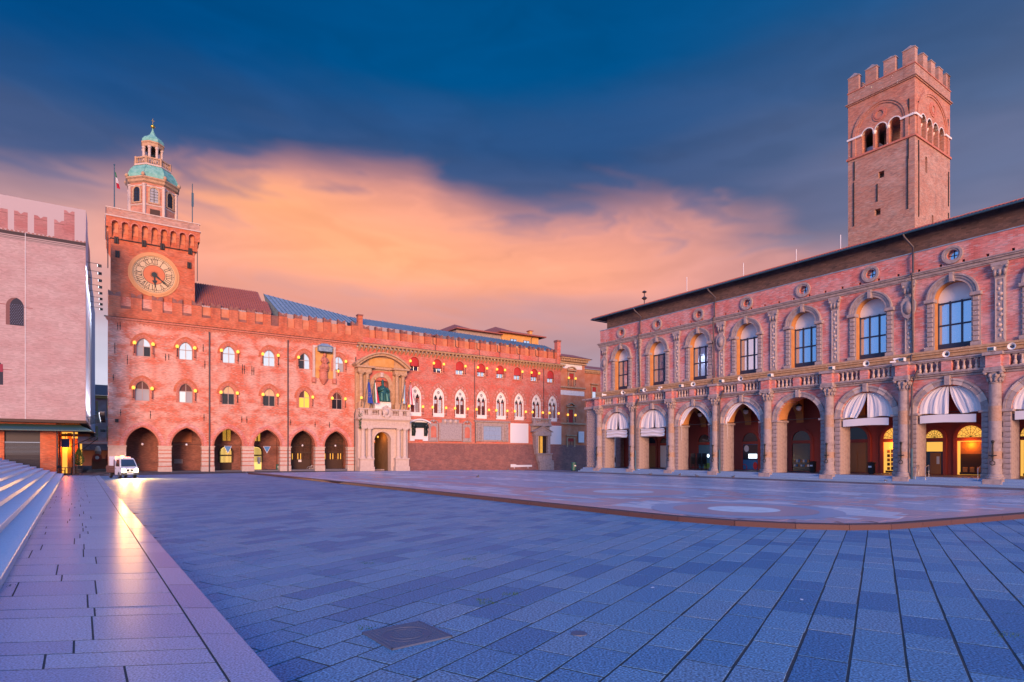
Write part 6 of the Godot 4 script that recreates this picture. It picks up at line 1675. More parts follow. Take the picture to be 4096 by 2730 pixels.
func make_loggia():
	var t := thing("loggia_palace", "rose brick palace with round arched loggia, half columns and big arched windows", "palace", PP, TP)
	var S: Material = M.sandstone
	var N := 9
	var XE := 53.0
	# ---- steps up to the loggia
	for i in 3:
		var b := MB.new(); b.bbox(-0.3 if i < 3 else 0.0, XE, -0.3 + (0.0 if i == 0 else 0.3), 0.18 + i * 0.18, -6.0 if i == 2 else 0.0, 1.15 - i * 0.38, 0.02)
		part(t, "step", b, M.walk_2)
	part(t, "floor", box_of(0, XE, 0.54, 0.552, -5.6, 0.3), M.asphalt)
	# ---- arcade wall
	var ops := []
	for k in N: ops.append({"p": arch(bay(k), 1.95, 5.15, 5.15, 1.95, 20), "d": 1.55})
	var w := MB.new(); w.wall(1.8, XE, 5.15, 7.78, 0, ops)
	part(t, "arcade_wall", w, M.brick_rose)
	part(t, "attic_corner", box_of(-0.1, 1.8, 7.7, 8.9, -3.0, 0.02), M.brick_rose)
	# diamond-pointed corner pier
	part(t, "corner_pier", box_of(0.0, 1.9, 0.1, 7.7, -0.95, 0.0), S)
	var dm := MB.new()
	var a := [Vector3(-0.19, -0.14, 0), Vector3(0.19, -0.14, 0), Vector3(0.19, 0.14, 0), Vector3(-0.19, 0.14, 0)]
	for i in 4: dm.t(a[i], a[(i + 1) % 4], Vector3(0, 0, 0.13))
	var dmesh := dm.mesh(S)
	for r in 23:
		for c in 4: piece(t, "diamond_block", dmesh, Vector3(0.24 + c * 0.4 + (0.1 if r % 2 else 0.0), 0.75 + r * 0.305, 0.0))
	part(t, "corner_cap", bbox_of(-0.2, 2.0, 7.66, 7.95, -3.0, 0.25), S)
	part(t, "corner_base", bbox_of(-0.1, 1.95, 0.1, 0.6, -0.98, 0.14), S)
	# end of the loggia: open arch to the side street
	w = MB.new()
	for q in [[-0.95, -1.6], [-4.9, -5.6]]: w.box(0.0, 0.9, 0.5, 7.7, q[1], q[0])
	w.box(0.0, 0.9, 5.9, 7.7, -4.9, -1.6)
	part(t, "end_wall", w, S)
	# ---- piers, imposts, half columns
	var blk := bbox_of(0, 0.5, 0, 0.345, -0.9, 0.10, 0.03).mesh(S); var blk2 := bbox_of(0, 0.44, 0, 0.345, -0.9, 0.07, 0.03).mesh(S)
	for k in N + 1:
		var c := bay(k) - BAY / 2
		var l := c - 0.795; var r := c + 0.795
		part(t, "pier", box_of(maxf(l, 1.9), r, 0.5, 5.02, -1.55, 0.0), S)
		var rows := 12
		for j in rows:
			var y := 0.85 + j * 0.35
			if k > 0: piece(t, "pier_block", blk if j % 2 else blk2, Vector3(l - 0.005, y, 0))
			piece(t, "pier_block", blk if (j + 1) % 2 else blk2, Vector3(r - (0.495 if (j + 1) % 2 else 0.435), y, 0))
		part(t, "pier_base", bbox_of(l - 0.05, r + 0.05, 0.5, 0.85, -0.95, 0.16), S)
		part(t, "impost", bbox_of(l - 0.14, r + 0.14, 5.0, 5.17, -1.6, 0.2, 0.03), S)
		half_column(t, c)
		part(t, "pedestal", bbox_of(c - 0.43, c + 0.43, 7.95, 8.75, -0.2, 0.62, 0.02), M.brick_rose)
		part(t, "pedestal_trim", bbox_of(c - 0.5, c + 0.5, 7.72, 7.96, -0.2, 0.72, 0.03), S)
	# ---- archivolts of wedge stones with keystones
	for k in N:
		var pin := arch(bay(k), 1.95, 5.15, 5.15, 1.95, 22); var pout := arch(bay(k), 1.95, 5.15, 5.15, 1.95, 22, 0.44); var pm := arch(bay(k), 1.95, 5.15, 5.15, 1.95, 22, 0.3)
		for j in 11:
			var v := MB.new()
			var i0 := 1 + j * 2
			var A := PackedVector2Array([pin[i0].lerp(pin[i0 + 1], 0.03), pin[i0 + 1], pin[i0 + 2].lerp(pin[i0 + 1], 0.03)]); var B := PackedVector2Array([pm[i0].lerp(pm[i0 + 1], 0.03), pm[i0 + 1], pm[i0 + 2].lerp(pm[i0 + 1], 0.03)]); var C := PackedVector2Array([pout[i0].lerp(pout[i0 + 1], 0.03), pout[i0 + 1], pout[i0 + 2].lerp(pout[i0 + 1], 0.03)])
			v.band(A, B, -0.3, 0.07); v.band(B, C, -0.1, 0.13)
			part(t, "voussoir", v, S if (j + k) % 3 else M.pale_stone)
		var sf := MB.new()
		var sp := arch(bay(k), 1.94, 5.17, 5.17, 1.93, 20)
		for i in range(1, sp.size() - 2): sf.q(Vector3(sp[i].x, sp[i].y, -0.28), Vector3(sp[i].x, sp[i].y, -1.56), Vector3(sp[i + 1].x, sp[i + 1].y, -1.56), Vector3(sp[i + 1].x, sp[i + 1].y, -0.28))
		part(t, "arch_soffit", sf, M.plaster_vault)
		part(t, "keystone", bbox_of(bay(k) - 0.18, bay(k) + 0.18, 7.05, 7.72, -0.2, 0.24, 0.03), S)
		part(t, "spandrel_moulding", bbox_of(bay(k) - 2.2, bay(k) + 2.2, 7.6, 7.76, -0.1, 0.1, 0.03), S)
		var tie := MB.new(); tie.tube([Vector3(bay(k) - 1.95, 5.2, -0.5), Vector3(bay(k) + 1.95, 5.2, -0.5)], 0.03, 5); part(t, "tie_rod", tie, M.iron)
	# ---- balustrade
	var e := MB.new(); e.box(1.9, XE, 7.78, 7.9, -0.9, 0.22); e.box(1.9, XE, 7.9, 8.02, -0.9, 0.34); part(t, "entablature", e, S)
	e = MB.new(); e.box(-0.3, XE, 8.75, 8.84, -0.3, 0.42); e.box(-0.36, XE, 8.84, 8.95, -0.34, 0.5)
	for k in N + 1: e.box(bay(k) - BAY / 2 - 0.55, bay(k) - BAY / 2 + 0.55, 8.752, 8.955, -0.3, 0.78)
	part(t, "balustrade_rail", e, S)
	part(t, "balcony_floor", box_of(0, XE, 7.9, 8.05, -1.2, 0.0), S)
	var bm := baluster_mesh(0.73, M.pale_stone, 0.115)
	for k in N:
		part(t, "balustrade_pier", bbox_of(bay(k) - 0.32, bay(k) + 0.32, 8.02, 8.75, -0.1, 0.34, 0.02), M.brick_rose)
		for s in [-1, 1]:
			part(t, "balustrade_pier", bbox_of(bay(k) + s * 2.15 - 0.2, bay(k) + s * 2.15 + 0.2, 8.02, 8.75, -0.1, 0.32, 0.02), M.brick_rose if s < 0 else S)
			for j in 4: piece(t, "baluster", bm, Vector3(bay(k) + s * (0.62 + j * 0.36), 8.02, 0.14))
	# ---- upper wall
	var UZ := -0.8
	w = MB.new()
	ops = []
	for k in N: ops.append({"p": arch(bay(k), 1.12, 9.75, 13.42, 1.12, 18), "d": 0.75})
	w.wall(1.6, XE, 8.0, 15.2, UZ, ops)
	ops = []
	for k in 36: ops.append({"p": rect(2.6 + k * 1.39, 2.78 + k * 1.39, 15.74, 15.92), "d": 0.3})
	w.wall(1.6, XE, 15.2, 15.94, UZ, ops)
	# band with round windows
	var x := 1.6
	for k in N:
		var c := bay(k)
		w.wall(x, c - 0.4, 15.94, 17.2, UZ); x = c + 0.4
		w.wall(c - 0.4, c + 0.4, 16.4, 17.2, UZ, [{"p": arch(c, 0.36, 16.4, 16.4, 0.36, 10), "d": 0.4}])
		var lo := arch(c, 0.36, 16.4, 16.4, 0.36, 10)
		for i in range(1, lo.size() - 2):
			var p := Vector2(lo[i].x, 32.8 - lo[i].y); var q := Vector2(lo[i + 1].x, 32.8 - lo[i + 1].y)
			w.q(Vector3(p.x, 15.94, UZ), Vector3(q.x, 15.94, UZ), Vector3(q.x, q.y, UZ), Vector3(p.x, p.y, UZ))
			w.q(Vector3(p.x, p.y, UZ), Vector3(q.x, q.y, UZ), Vector3(q.x, q.y, UZ - 0.4), Vector3(p.x, p.y, UZ - 0.4))
		w.q(Vector3(c - 0.4, 15.94, UZ), Vector3(c - 0.36, 15.94, UZ), Vector3(c - 0.36, 16.4, UZ), Vector3(c - 0.4, 16.4, UZ)); w.q(Vector3(c + 0.36, 15.94, UZ), Vector3(c + 0.4, 15.94, UZ), Vector3(c + 0.4, 16.4, UZ), Vector3(c + 0.36, 16.4, UZ))
	w.wall(x, XE, 15.94, 17.2, UZ)
	w.q(Vector3(1.6, 8, -12), Vector3(1.6, 8, UZ), Vector3(1.6, 17.2, UZ), Vector3(1.6, 17.2, -12))
	part(t, "upper_wall", w, M.brick_rose)
	e = MB.new(); e.box(1.5, XE, 15.15, 15.25, UZ, UZ + 0.08); e.box(1.45, XE, 15.25, 15.45, UZ, UZ + 0.16); e.box(1.4, XE, 15.45, 15.56, UZ, UZ + 0.28); e.box(1.35, XE, 15.56, 15.64, UZ, UZ + 0.36); part(t, "upper_entablature", e, S)
	e = MB.new(); e.box(1.4, XE, 9.15, 9.4, UZ, UZ + 0.22); e.box(1.35, XE, 9.4, 9.55, UZ, UZ + 0.34); e.box(1.3, XE, 9.55, 9.7, UZ, UZ + 0.42); part(t, "window_ledge", e, M.warm_stone)
	e = MB.new(); e.box(1.5, XE, 17.2, 17.27, UZ - 0.8, UZ + 0.06); part(t, "flashing", e, M.lead_blue)
	for k in N: loggia_window(t, bay(k), UZ)
	# pilasters with carving
	for k in N + 1:
		var c := bay(k) - BAY / 2
		part(t, "wall_pilaster", bbox_of(c - 0.31, c + 0.31, 9.7, 14.15, UZ, UZ + 0.14), S)
		var cp := MB.new()
		cp.hex([Vector3(c - 0.3, 14.15, UZ + 0.14), Vector3(c + 0.3, 14.15, UZ + 0.14), Vector3(c + 0.42, 14.9, UZ + 0.28), Vector3(c - 0.42, 14.9, UZ + 0.28), Vector3(c - 0.3, 14.15, UZ), Vector3(c + 0.3, 14.15, UZ), Vector3(c + 0.42, 14.9, UZ), Vector3(c - 0.42, 14.9, UZ)])
		cp.box(c - 0.46, c + 0.46, 14.9, 15.13, UZ, UZ + 0.3)
		for j in 3: cp.ball(Vector3(c - 0.27 + j * 0.27, 14.45, UZ + 0.22), Vector3(0.12, 0.26, 0.08), 6, 5)
		for j in [-1, 1]: cp.ball(Vector3(c + j * 0.38, 14.78, UZ + 0.26), Vector3(0.12, 0.12, 0.1), 6, 5)
		part(t, "pilaster_capital", cp, S)
		var cv := MB.new(); cv.band(rect(c - 0.2, c + 0.2, 9.95, 14.0), rect(c - 0.25, c + 0.25, 9.9, 14.05), UZ + 0.1, UZ + 0.175)
		for j in 11: cv.ball(Vector3(c + 0.07 * sin(j * 1.9), 10.2 + j * 0.35, UZ + 0.14), Vector3(0.09 + 0.05 * (j % 3), 0.13, 0.05), 6, 4)
		part(t, "carving", cv, M.pale_stone)
		if k == 3 or k == 6 or k == 0:
			var sh := MB.new(); sh.slab(PackedVector2Array([Vector2(c - 0.5, 13.5), Vector2(c - 0.46, 12.9), Vector2(c - 0.3, 12.5), Vector2(c, 12.3), Vector2(c + 0.3, 12.5), Vector2(c + 0.46, 12.9), Vector2(c + 0.5, 13.5), Vector2(c + 0.3, 13.85), Vector2(c, 13.95), Vector2(c - 0.3, 13.85)]), UZ + 0.1, UZ + 0.3, true); sh.ball(Vector3(c, 13.15, UZ + 0.28), Vector3(0.36, 0.55, 0.12)); part(t, "shield", sh, S)
	# ---- dark brick top and roof
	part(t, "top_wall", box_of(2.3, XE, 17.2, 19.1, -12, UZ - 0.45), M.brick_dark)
	e = MB.new()
	var A := Vector3(0.7, 18.8, -0.2); var B := Vector3(XE, 18.8, -0.2); var C := Vector3(XE, 23.2, -13); var D := Vector3(8.0, 23.2, -13); var E := Vector3(0.7, 18.8, -26)
	e.q(A, B, C, D); e.t(E, A, D)
	part(t, "roof", e, M.tile_red)
	e = MB.new(); e.q(Vector3(0.7, 18.74, -0.2), Vector3(0.7, 18.95, UZ - 0.45), Vector3(XE, 18.95, UZ - 0.45), Vector3(XE, 18.74, -0.2)); e.q(Vector3(0.7, 18.74, -26), Vector3(2.4, 18.9, -26), Vector3(2.4, 18.9, -0.2), Vector3(0.7, 18.74, -0.2)); part(t, "soffit", e, M.wood_dark)
	e = MB.new(); e.tube([Vector3(0.6, 18.68, -0.14), Vector3(XE, 18.68, -0.14)], 0.075, 8); e.tube([Vector3(0.62, 18.68, -0.14), Vector3(0.62, 18.68, -26)], 0.075, 8); part(t, "gutter", e, M.pipe_blue)
	var tl := MB.new(); tl.lathe([Vector2(0.115, 0), Vector2(0.09, 0.7)], Vector3.ZERO, 5, false, 0, PI)
	var tm := tl.mesh(M.tile_red)
	for k in 205:
		var o := piece(t, "tile", tm, Vector3(0.85 + k * 0.216, 18.83 + rr(-0.01, 0.01), -0.06)); o.rotation_degrees = Vector3(-70, 0, rr(-2, 2))
	for q in [[8.3, 7.2], [18.25, 17.0], [35.75, 34.6]]:
		pipe(t, [Vector3(q[0] - 0.5, 18.65, -0.14), Vector3(q[0] - 0.45, 18.45, -0.2), Vector3(q[0] - 0.1, 17.7, UZ - 0.1), Vector3(q[0], 17.0, UZ + 0.22), Vector3(q[0], 15.75, UZ + 0.2), Vector3(q[0], 15.6, UZ + 0.5), Vector3(q[0], 15.0, UZ + 0.4), Vector3(q[0], 9.8, UZ + 0.2), Vector3(q[0], 9.4, UZ + 0.55), Vector3(q[0], 8.1, UZ + 0.55)], 0.075, "pipe")
		var c: float = bay(int(round((q[0] - 2.5) / BAY))) - BAY / 2 + 0.62
		pipe(t, [Vector3(c + 0.4, 8.3, 0.45), Vector3(c + 0.2, 7.75, 0.5), Vector3(c, 7.1, 0.42), Vector3(c, 2.6, 0.42)], 0.075, "pipe")
		pipe(t, [Vector3(c, 2.6, 0.42), Vector3(c, 0.3, 0.42)], 0.09, "pipe_blue")
	# ---- loggia inside
	var BZ := -5.5
	w = MB.new()
	w.wall(0.0, XE, 0.5, 7.6, BZ)
	part(t, "shop_wall", w, M.paint_maroon)
	w = MB.new(); w.q(Vector3(0, 7.55, -0.9), Vector3(0, 7.55, BZ), Vector3(XE, 7.55, BZ), Vector3(XE, 7.55, -0.9)); part(t, "loggia_ceiling", w, M.plaster_vault)
	for k in range(1, N + 1):
		var c := bay(k) - BAY / 2
		var rib := MB.new()
		var pr := arch(-3.2, 1.85, 5.15, 5.15, 1.85, 14)
		for s in [-1.0, 1.0]:
			for i in pr.size() - 1:
				var p := pr[i]; var q := pr[i + 1]
				if q.x > p.x + 0.001:
					var P := [Vector3(c + s * 0.35, p.y, p.x), Vector3(c + s * 0.35, q.y, q.x), Vector3(c + s * 0.35, 7.55, q.x), Vector3(c + s * 0.35, 7.55, p.x)]
					if s < 0: rib.q(P[0], P[1], P[2], P[3])
					else: rib.q(P[1], P[0], P[3], P[2])
		for i in pr.size() - 1:
			var p := pr[i]; var q := pr[i + 1]
			rib.q(Vector3(c - 0.35, p.y, p.x), Vector3(c + 0.35, p.y, p.x), Vector3(c + 0.35, q.y, q.x), Vector3(c - 0.35, q.y, q.x))
		part(t, "cross_arch", rib, M.plaster_vault)
		if k != 7: continue
		c += 0.85
		part(t, "wall_pier", bbox_of(c - 0.38, c + 0.38, 0.5, 5.0, BZ, BZ + 0.5), M.brick_scarp); part(t, "wall_pier_cap", bbox_of(c - 0.45, c + 0.45, 5.0, 5.2, BZ, BZ + 0.56), M.brick_scarp)
	shops(t, BZ)
	curtains()
	fittings()

func half_column(t: Node3D, c: float):
	if not wm.has("hc"):
		var S: Material = M.sandstone
		var z := 0.22; var r := 0.37
		var pl := MB.new(); pl.bbox(-0.55, 0.55, 0.15, 0.52, -0.1, z + 0.58, 0.03)
		var bs := MB.new(); bs.lathe([Vector2(0.52, 0.52), Vector2(0.54, 0.6), Vector2(0.46, 0.68), Vector2(0.47, 0.76), Vector2(0.39, 0.86)], Vector3(0, 0, z), 16)
		var dr := []
		var y := 0.86
		for k in 12:
			var h := (6.9 - 0.86) / 12.0
			var b := MB.new(); var r0 := lerpf(0.375, 0.335, k / 12.0); var r1 := lerpf(0.375, 0.335, (k + 1) / 12.0)
			b.lathe([Vector2(r0 - 0.008, y), Vector2(r0, y + 0.012), Vector2(r1, y + h - 0.012), Vector2(r1 - 0.008, y + h)], Vector3(0, 0, z), 16)
			dr.append(b.mesh(M.column_warm if k in [2, 7, 8] else S)); y += h
		var cp := MB.new()
		cp.lathe([Vector2(0.39, 6.9), Vector2(0.34, 6.95), Vector2(0.36, 7.2), Vector2(0.46, 7.6)], Vector3(0, 0, z), 12)
		for k in 10:
			var a := TAU * k / 10
			var o := Vector3(cos(a), 0, sin(a))
			cp.ball(Vector3(0, 7.12, z) + o * 0.38, Vector3(0.1, 0.17, 0.1), 6, 4); cp.ball(Vector3(0, 7.2, z) + o * 0.43, Vector3(0.07, 0.07, 0.07), 5, 4)
		for k in 8:
			var a := TAU * (k + 0.5) / 8
			cp.ball(Vector3(0, 7.4, z) + Vector3(cos(a), 0, sin(a)) * 0.43, Vector3(0.11, 0.16, 0.11), 6, 4)
		for sx in [-1, 1]:
			for sz in [-1, 1]: cp.ball(Vector3(sx * 0.43, 7.55, z + sz * 0.43), Vector3(0.13, 0.1, 0.13), 6, 4)
		cp.box(-0.53, 0.53, 7.62, 7.72, z - 0.5, z + 0.5)
		wm.hc = [pl.mesh(S), bs.mesh(S), dr, cp.mesh(S)]
	var H: Array = wm.hc
	var at := Vector3(c, 0, 0)
	var o := piece(t, "column_plinth", H[0], at)
	piece(o, "base", H[1])
	for d in H[2]: piece(o, "drum", d)
	piece(o, "capital", H[3])

func loggia_window(t: Node3D, c: float, z: float):
	if not wm.has("lw"):
		var S: Material = M.sandstone
		var s := MB.new()
		s.band(arch(0, 1.12, 13.42, 13.42, 1.12, 18), arch(0, 1.12, 13.42, 13.42, 1.12, 18, 0.2), -0.1, 0.12); s.band(arch(0, 1.12, 13.42, 13.42, 1.12, 18, 0.2), arch(0, 1.12, 13.42, 13.42, 1.12, 18, 0.36), -0.1, 0.18); s.band(arch(0, 1.12, 13.42, 13.42, 1.12, 18, 0.36), arch(0, 1.12, 13.42, 13.42, 1.12, 18, 0.48), -0.1, 0.25)
		s.bbox(-0.15, 0.15, 14.45, 15.1, 0, 0.36, 0.04)
		for k in [-1, 1]:
			s.bbox(minf(k * 1.06, k * 1.75), maxf(k * 1.06, k * 1.75), 13.2, 13.45, -0.3, 0.3, 0.04); s.box(minf(k * 1.12, k * 1.66), maxf(k * 1.12, k * 1.66), 9.75, 13.2, -0.02, 0.06); s.box(minf(k * 1.1, k * 1.72), maxf(k * 1.1, k * 1.72), 9.7, 10.0, -0.02, 0.2)
		var jb := []
		for j in 9: jb.append(bbox_of(-0.2, 0.2, 10.05 + j * 0.35, 10.36 + j * 0.35, 0.05, 0.15, 0.05).mesh(S))
		var rv := MB.new()
		var p := arch(0, 1.118, 9.77, 13.42, 1.118, 18)
		for i in p.size() - 1: rv.q(Vector3(p[i].x, p[i].y, -0.02), Vector3(p[i].x, p[i].y, -0.74), Vector3(p[i + 1].x, p[i + 1].y, -0.74), Vector3(p[i + 1].x, p[i + 1].y, -0.02))
		var ty := MB.new(); ty.fill(arch(0, 1.12, 13.15, 13.42, 1.12, 18), -0.66)
		var f := MB.new()
		for x in [-1.1, -0.36, 0.36, 1.06]: f.box(x - 0.05, x + 0.05, 9.75, 13.25, -0.68, -0.55)
		for y in [9.75, 10.1, 11.5, 13.1]: f.box(-1.12, 1.12, y, y + (0.35 if y < 9.9 else 0.1), -0.69, -0.54)
		var pn := []
		for x in [[-1.1, -0.36], [-0.36, 0.36], [0.36, 1.1]]:
			for y in [[9.8, 11.5], [11.5, 13.15]]:
				var b := MB.new(); b.q(Vector3(x[0], y[0], -0.63), Vector3(x[1], y[0], -0.63), Vector3(x[1], y[1], -0.63), Vector3(x[0], y[1], -0.63)); pn.append(b.mesh(M.glass_sky))
		var oc := MB.new(); oc.band(rev(closed(circ(0, 16.4, 0.36, 24))), rev(closed(circ(0, 16.4, 0.48, 24))), -0.05, 0.1); oc.band(rev(closed(circ(0, 16.4, 0.48, 24))), rev(closed(circ(0, 16.4, 0.64, 24))), -0.05, 0.16)
		var og := MB.new(); og.fill(circ(0, 16.4, 0.37, 20), -0.3)
		var ob := MB.new(); ob.box(-0.02, 0.02, 16.05, 16.75, -0.29, -0.25); ob.box(-0.35, 0.35, 16.38, 16.42, -0.288, -0.252)
		wm.lw = [s.mesh(S), jb, rv.mesh(M.plaster_vault), ty.mesh(M.white_paint), f.mesh(M.frame_navy), pn, oc.mesh(S), og.mesh(M.glass_sky), ob.mesh(M.frame_navy)]
	var L: Array = wm.lw
	var o := piece(t, "arched_window", L[0], Vector3(c, 0, z))
	for m in L[1]:
		piece(o, "jamb_block", m, Vector3(-1.39, 0, 0)); piece(o, "jamb_block", m, Vector3(1.39, 0, 0))
	piece(o, "reveal", L[2]); piece(o, "tympanum", L[3]); piece(o, "frame", L[4])
	for m in L[5]: piece(o, "pane", m)
	var r := piece(t, "round_window", L[6], Vector3(c, 0, z))
	piece(r, "pane", L[7]); piece(r, "glazing_bar", L[8])

func shops(t: Node3D, BZ: float):
	glow("shop_glow", Color(1.0, 0.52, 0.09), 0.42); glow("screen_glow", Color(0.75, 0.9, 1.0), 1.2)
	mat("poster_blue", Color(0.02, 0.16, 0.42), 0.4); mat("poster_white", Color(0.6, 0.65, 0.72), 0.4); mat("poster_red", Color(0.5, 0.03, 0.04), 0.5); mat("poster_green", Color(0.10, 0.30, 0.06), 0.5); mat("teal_sheet", Color(0.02, 0.17, 0.30), 0.35); mat("shop_dark", Color(0.015, 0.03, 0.05), 0.15); mat("wood_warm", Color(0.30, 0.13, 0.04), 0.5)
	# arched shop fronts in the maroon wall: middle, half width, look
	for q in [[37.75, 0.86, "lit"], [35.35, 0.6, "door"], [32.5, 0.9, "lit"], [41.6, 0.86, "lit"], [24.37, 0.9, "books"], [18.97, 0.88, "posters"], [13.35, 0.85, "teal"], [7.6, 0.6, "dim"], [29.3, 1.05, "passage"], [5.6, 0.7, "warm"]]:
		var c: float = q[0]; var hw: float = q[1]; var k: String = q[2]
		var f := MB.new()
		f.band(arch(c, hw, 0.55, 3.5, hw, 14), arch(c, hw, 0.55, 3.5, hw, 14, 0.24), BZ, BZ + 0.14)
		f.box(c - hw, c + hw, 3.2, 3.48, BZ, BZ + 0.12)
		var o := part(t, "shop_front", f, M.paint_maroon)
		var g := MB.new(); g.fill(arch(c, hw, 3.48, 3.5, hw, 14), BZ + 0.03)
		var fan := part(o, "fanlight", g, M.shop_glow if k in ["lit", "door"] else M.shop_dark)
		g = MB.new(); g.q(Vector3(c - hw, 0.6, BZ + 0.03), Vector3(c + hw, 0.6, BZ + 0.03), Vector3(c + hw, 3.2, BZ + 0.03), Vector3(c - hw, 3.2, BZ + 0.03))
		var pane: String = {"lit": "shop_glow", "door": "shop_dark", "books": "shop_dark", "posters": "poster_blue", "teal": "teal_sheet", "dim": "poster_white", "passage": "wood_warm", "warm": "wood_warm"}[k]
		part(o, "shop_window", g, M[pane])
		if k in ["lit", "door"]:
			g = MB.new()  # scrolled iron grille over the fanlight
			for a in 7:
				var an := PI * (a + 0.5) / 7
				g.tube([Vector3(c, 3.5, BZ + 0.06), Vector3(c + cos(an) * hw, 3.5 + sin(an) * hw, BZ + 0.06)], 0.012, 4)
			for r in [0.35, 0.62, 0.85]:
				for a in 8:
					var a0 := PI * a / 8.0; var a1 := PI * (a + 0.5) / 8.0; var a2 := PI * (a + 1) / 8.0
					g.tube([Vector3(c + cos(a0) * hw * r, 3.5 + sin(a0) * hw * r, BZ + 0.06), Vector3(c + cos(a1) * hw * (r + 0.12), 3.5 + sin(a1) * hw * (r + 0.12), BZ + 0.06), Vector3(c + cos(a2) * hw * r, 3.5 + sin(a2) * hw * r, BZ + 0.06)], 0.012, 4)
			part(o, "iron_scrolls", g, M.iron)
		if k == "lit":
			part(o, "counter", bbox_of(c - hw + 0.15, c + hw, 0.62, 0.8, BZ + 0.04, BZ + 0.1), M.wood_dark)
			part(o, "dark_back", box_of(c - hw + 0.2, c + hw, 0.8, 2.2, BZ + 0.035, BZ + 0.05), M.wood_dark if c > 33 else M.shop_glow)
			if c > 33:
				part(o, "back_panel", box_of(c - hw + 0.2, c + hw, 2.2, 3.15, BZ + 0.035, BZ + 0.045), M.wood_warm)
				for s in 3: part(o, "stool", bbox_of(c - 0.5 + s * 0.45, c - 0.2 + s * 0.45, 0.8, 1.2, BZ + 0.06, BZ + 0.12), M.plaster_vault)
			else:
				for s in 5:
					for b in 4: part(o, "jar", bbox_of(c - hw + 0.3 + b * 0.3, c - hw + 0.5 + b * 0.3, 0.85 + s * 0.36, 1.1 + s * 0.36 + 0.04 * (b % 2), BZ + 0.06, BZ + 0.14), M.wood_dark if (s + b) % 2 else M.wood_warm)
			# shop lamp shining out of the window
			omni(fan, Vector3(c, 2.9, BZ + 0.4), Color(1.0, 0.55, 0.12), 1.0, 0.2, 8.0)
		if k == "door":
			part(o, "door_leaf", box_of(c - 0.3, c + 0.45, 0.6, 2.3, BZ + 0.035, BZ + 0.06), M.wood_warm); part(o, "door_glow", box_of(c - 0.55, c + 0.55, 2.4, 3.15, BZ + 0.035, BZ + 0.05), M.shop_glow); part(o, "door_notice", box_of(c + 0.15, c + 0.35, 1.4, 2.0, BZ + 0.065, BZ + 0.075), M.poster_white)
		if k == "posters":
			part(o, "screen", bbox_of(c - 0.2, c + 0.75, 1.75, 2.2, BZ + 0.05, BZ + 0.1, 0.01), M.screen_glow); part(o, "upper_glass", box_of(c - 0.85, c + 0.85, 2.3, 3.15, BZ + 0.035, BZ + 0.045), M.shop_dark)
			part(o, "dark_panel", box_of(c - 0.85, c + 0.85, 1.6, 2.35, BZ + 0.036, BZ + 0.042), M.shop_dark)
			var ci := MB.new(); ci.fill(circ(c - 0.45, 2.75, 0.28, 16, 0.35), BZ + 0.05); part(o, "poster", ci, M.poster_white)
			var rg := MB.new(); rg.band(rev(closed(circ(c - 0.75, 0.8, 0.3, 16))), rev(closed(circ(c - 0.75, 0.8, 0.36, 16))), BZ + 0.035, BZ + 0.055); part(o, "poster_ring", rg, M.poster_red)
			var bk := MB.new(); bk.fill(circ(c + 0.55, 1.0, 0.25, 12, 0.38), BZ + 0.05); part(o, "poster", bk, M.poster_red)
		if k == "books":
			for s in 2:
				part(o, "shelf", box_of(c - 0.75, c + 0.85, 0.98 + s * 0.4, 1.0 + s * 0.4, BZ + 0.04, BZ + 0.2), M.pipe)
				for b in 7: part(o, "book", bbox_of(c - 0.7 + b * 0.22, c - 0.54 + b * 0.22, 1.0 + s * 0.4, 1.2 + s * 0.4 + 0.05 * ((b * 3 + s) % 3), BZ + 0.1, BZ + 0.14, 0.005), [M.poster_white, M.wood_warm, M.poster_blue][(b * 2 + s) % 3])
		if k == "teal":
			part(o, "poster", box_of(c - 0.1, c + 0.8, 0.6, 1.2, BZ + 0.04, BZ + 0.05), M.poster_green); var ci := MB.new(); ci.fill(circ(c + 0.45, 2.0, 0.16, 12, 0.2), BZ + 0.05); part(o, "poster_mark", ci, M.screen_glow)
		if k == "passage":
			part(o, "inner_wall", box_of(c - 1.0, c + 0.15, 0.6, 2.4, BZ + 0.04, BZ + 0.08), M.wood_warm)
	part(t, "wall_poster", bbox_of(7.0, 8.1, 0.6, 3.2, BZ + 0.05, BZ + 0.1), M.poster_white)

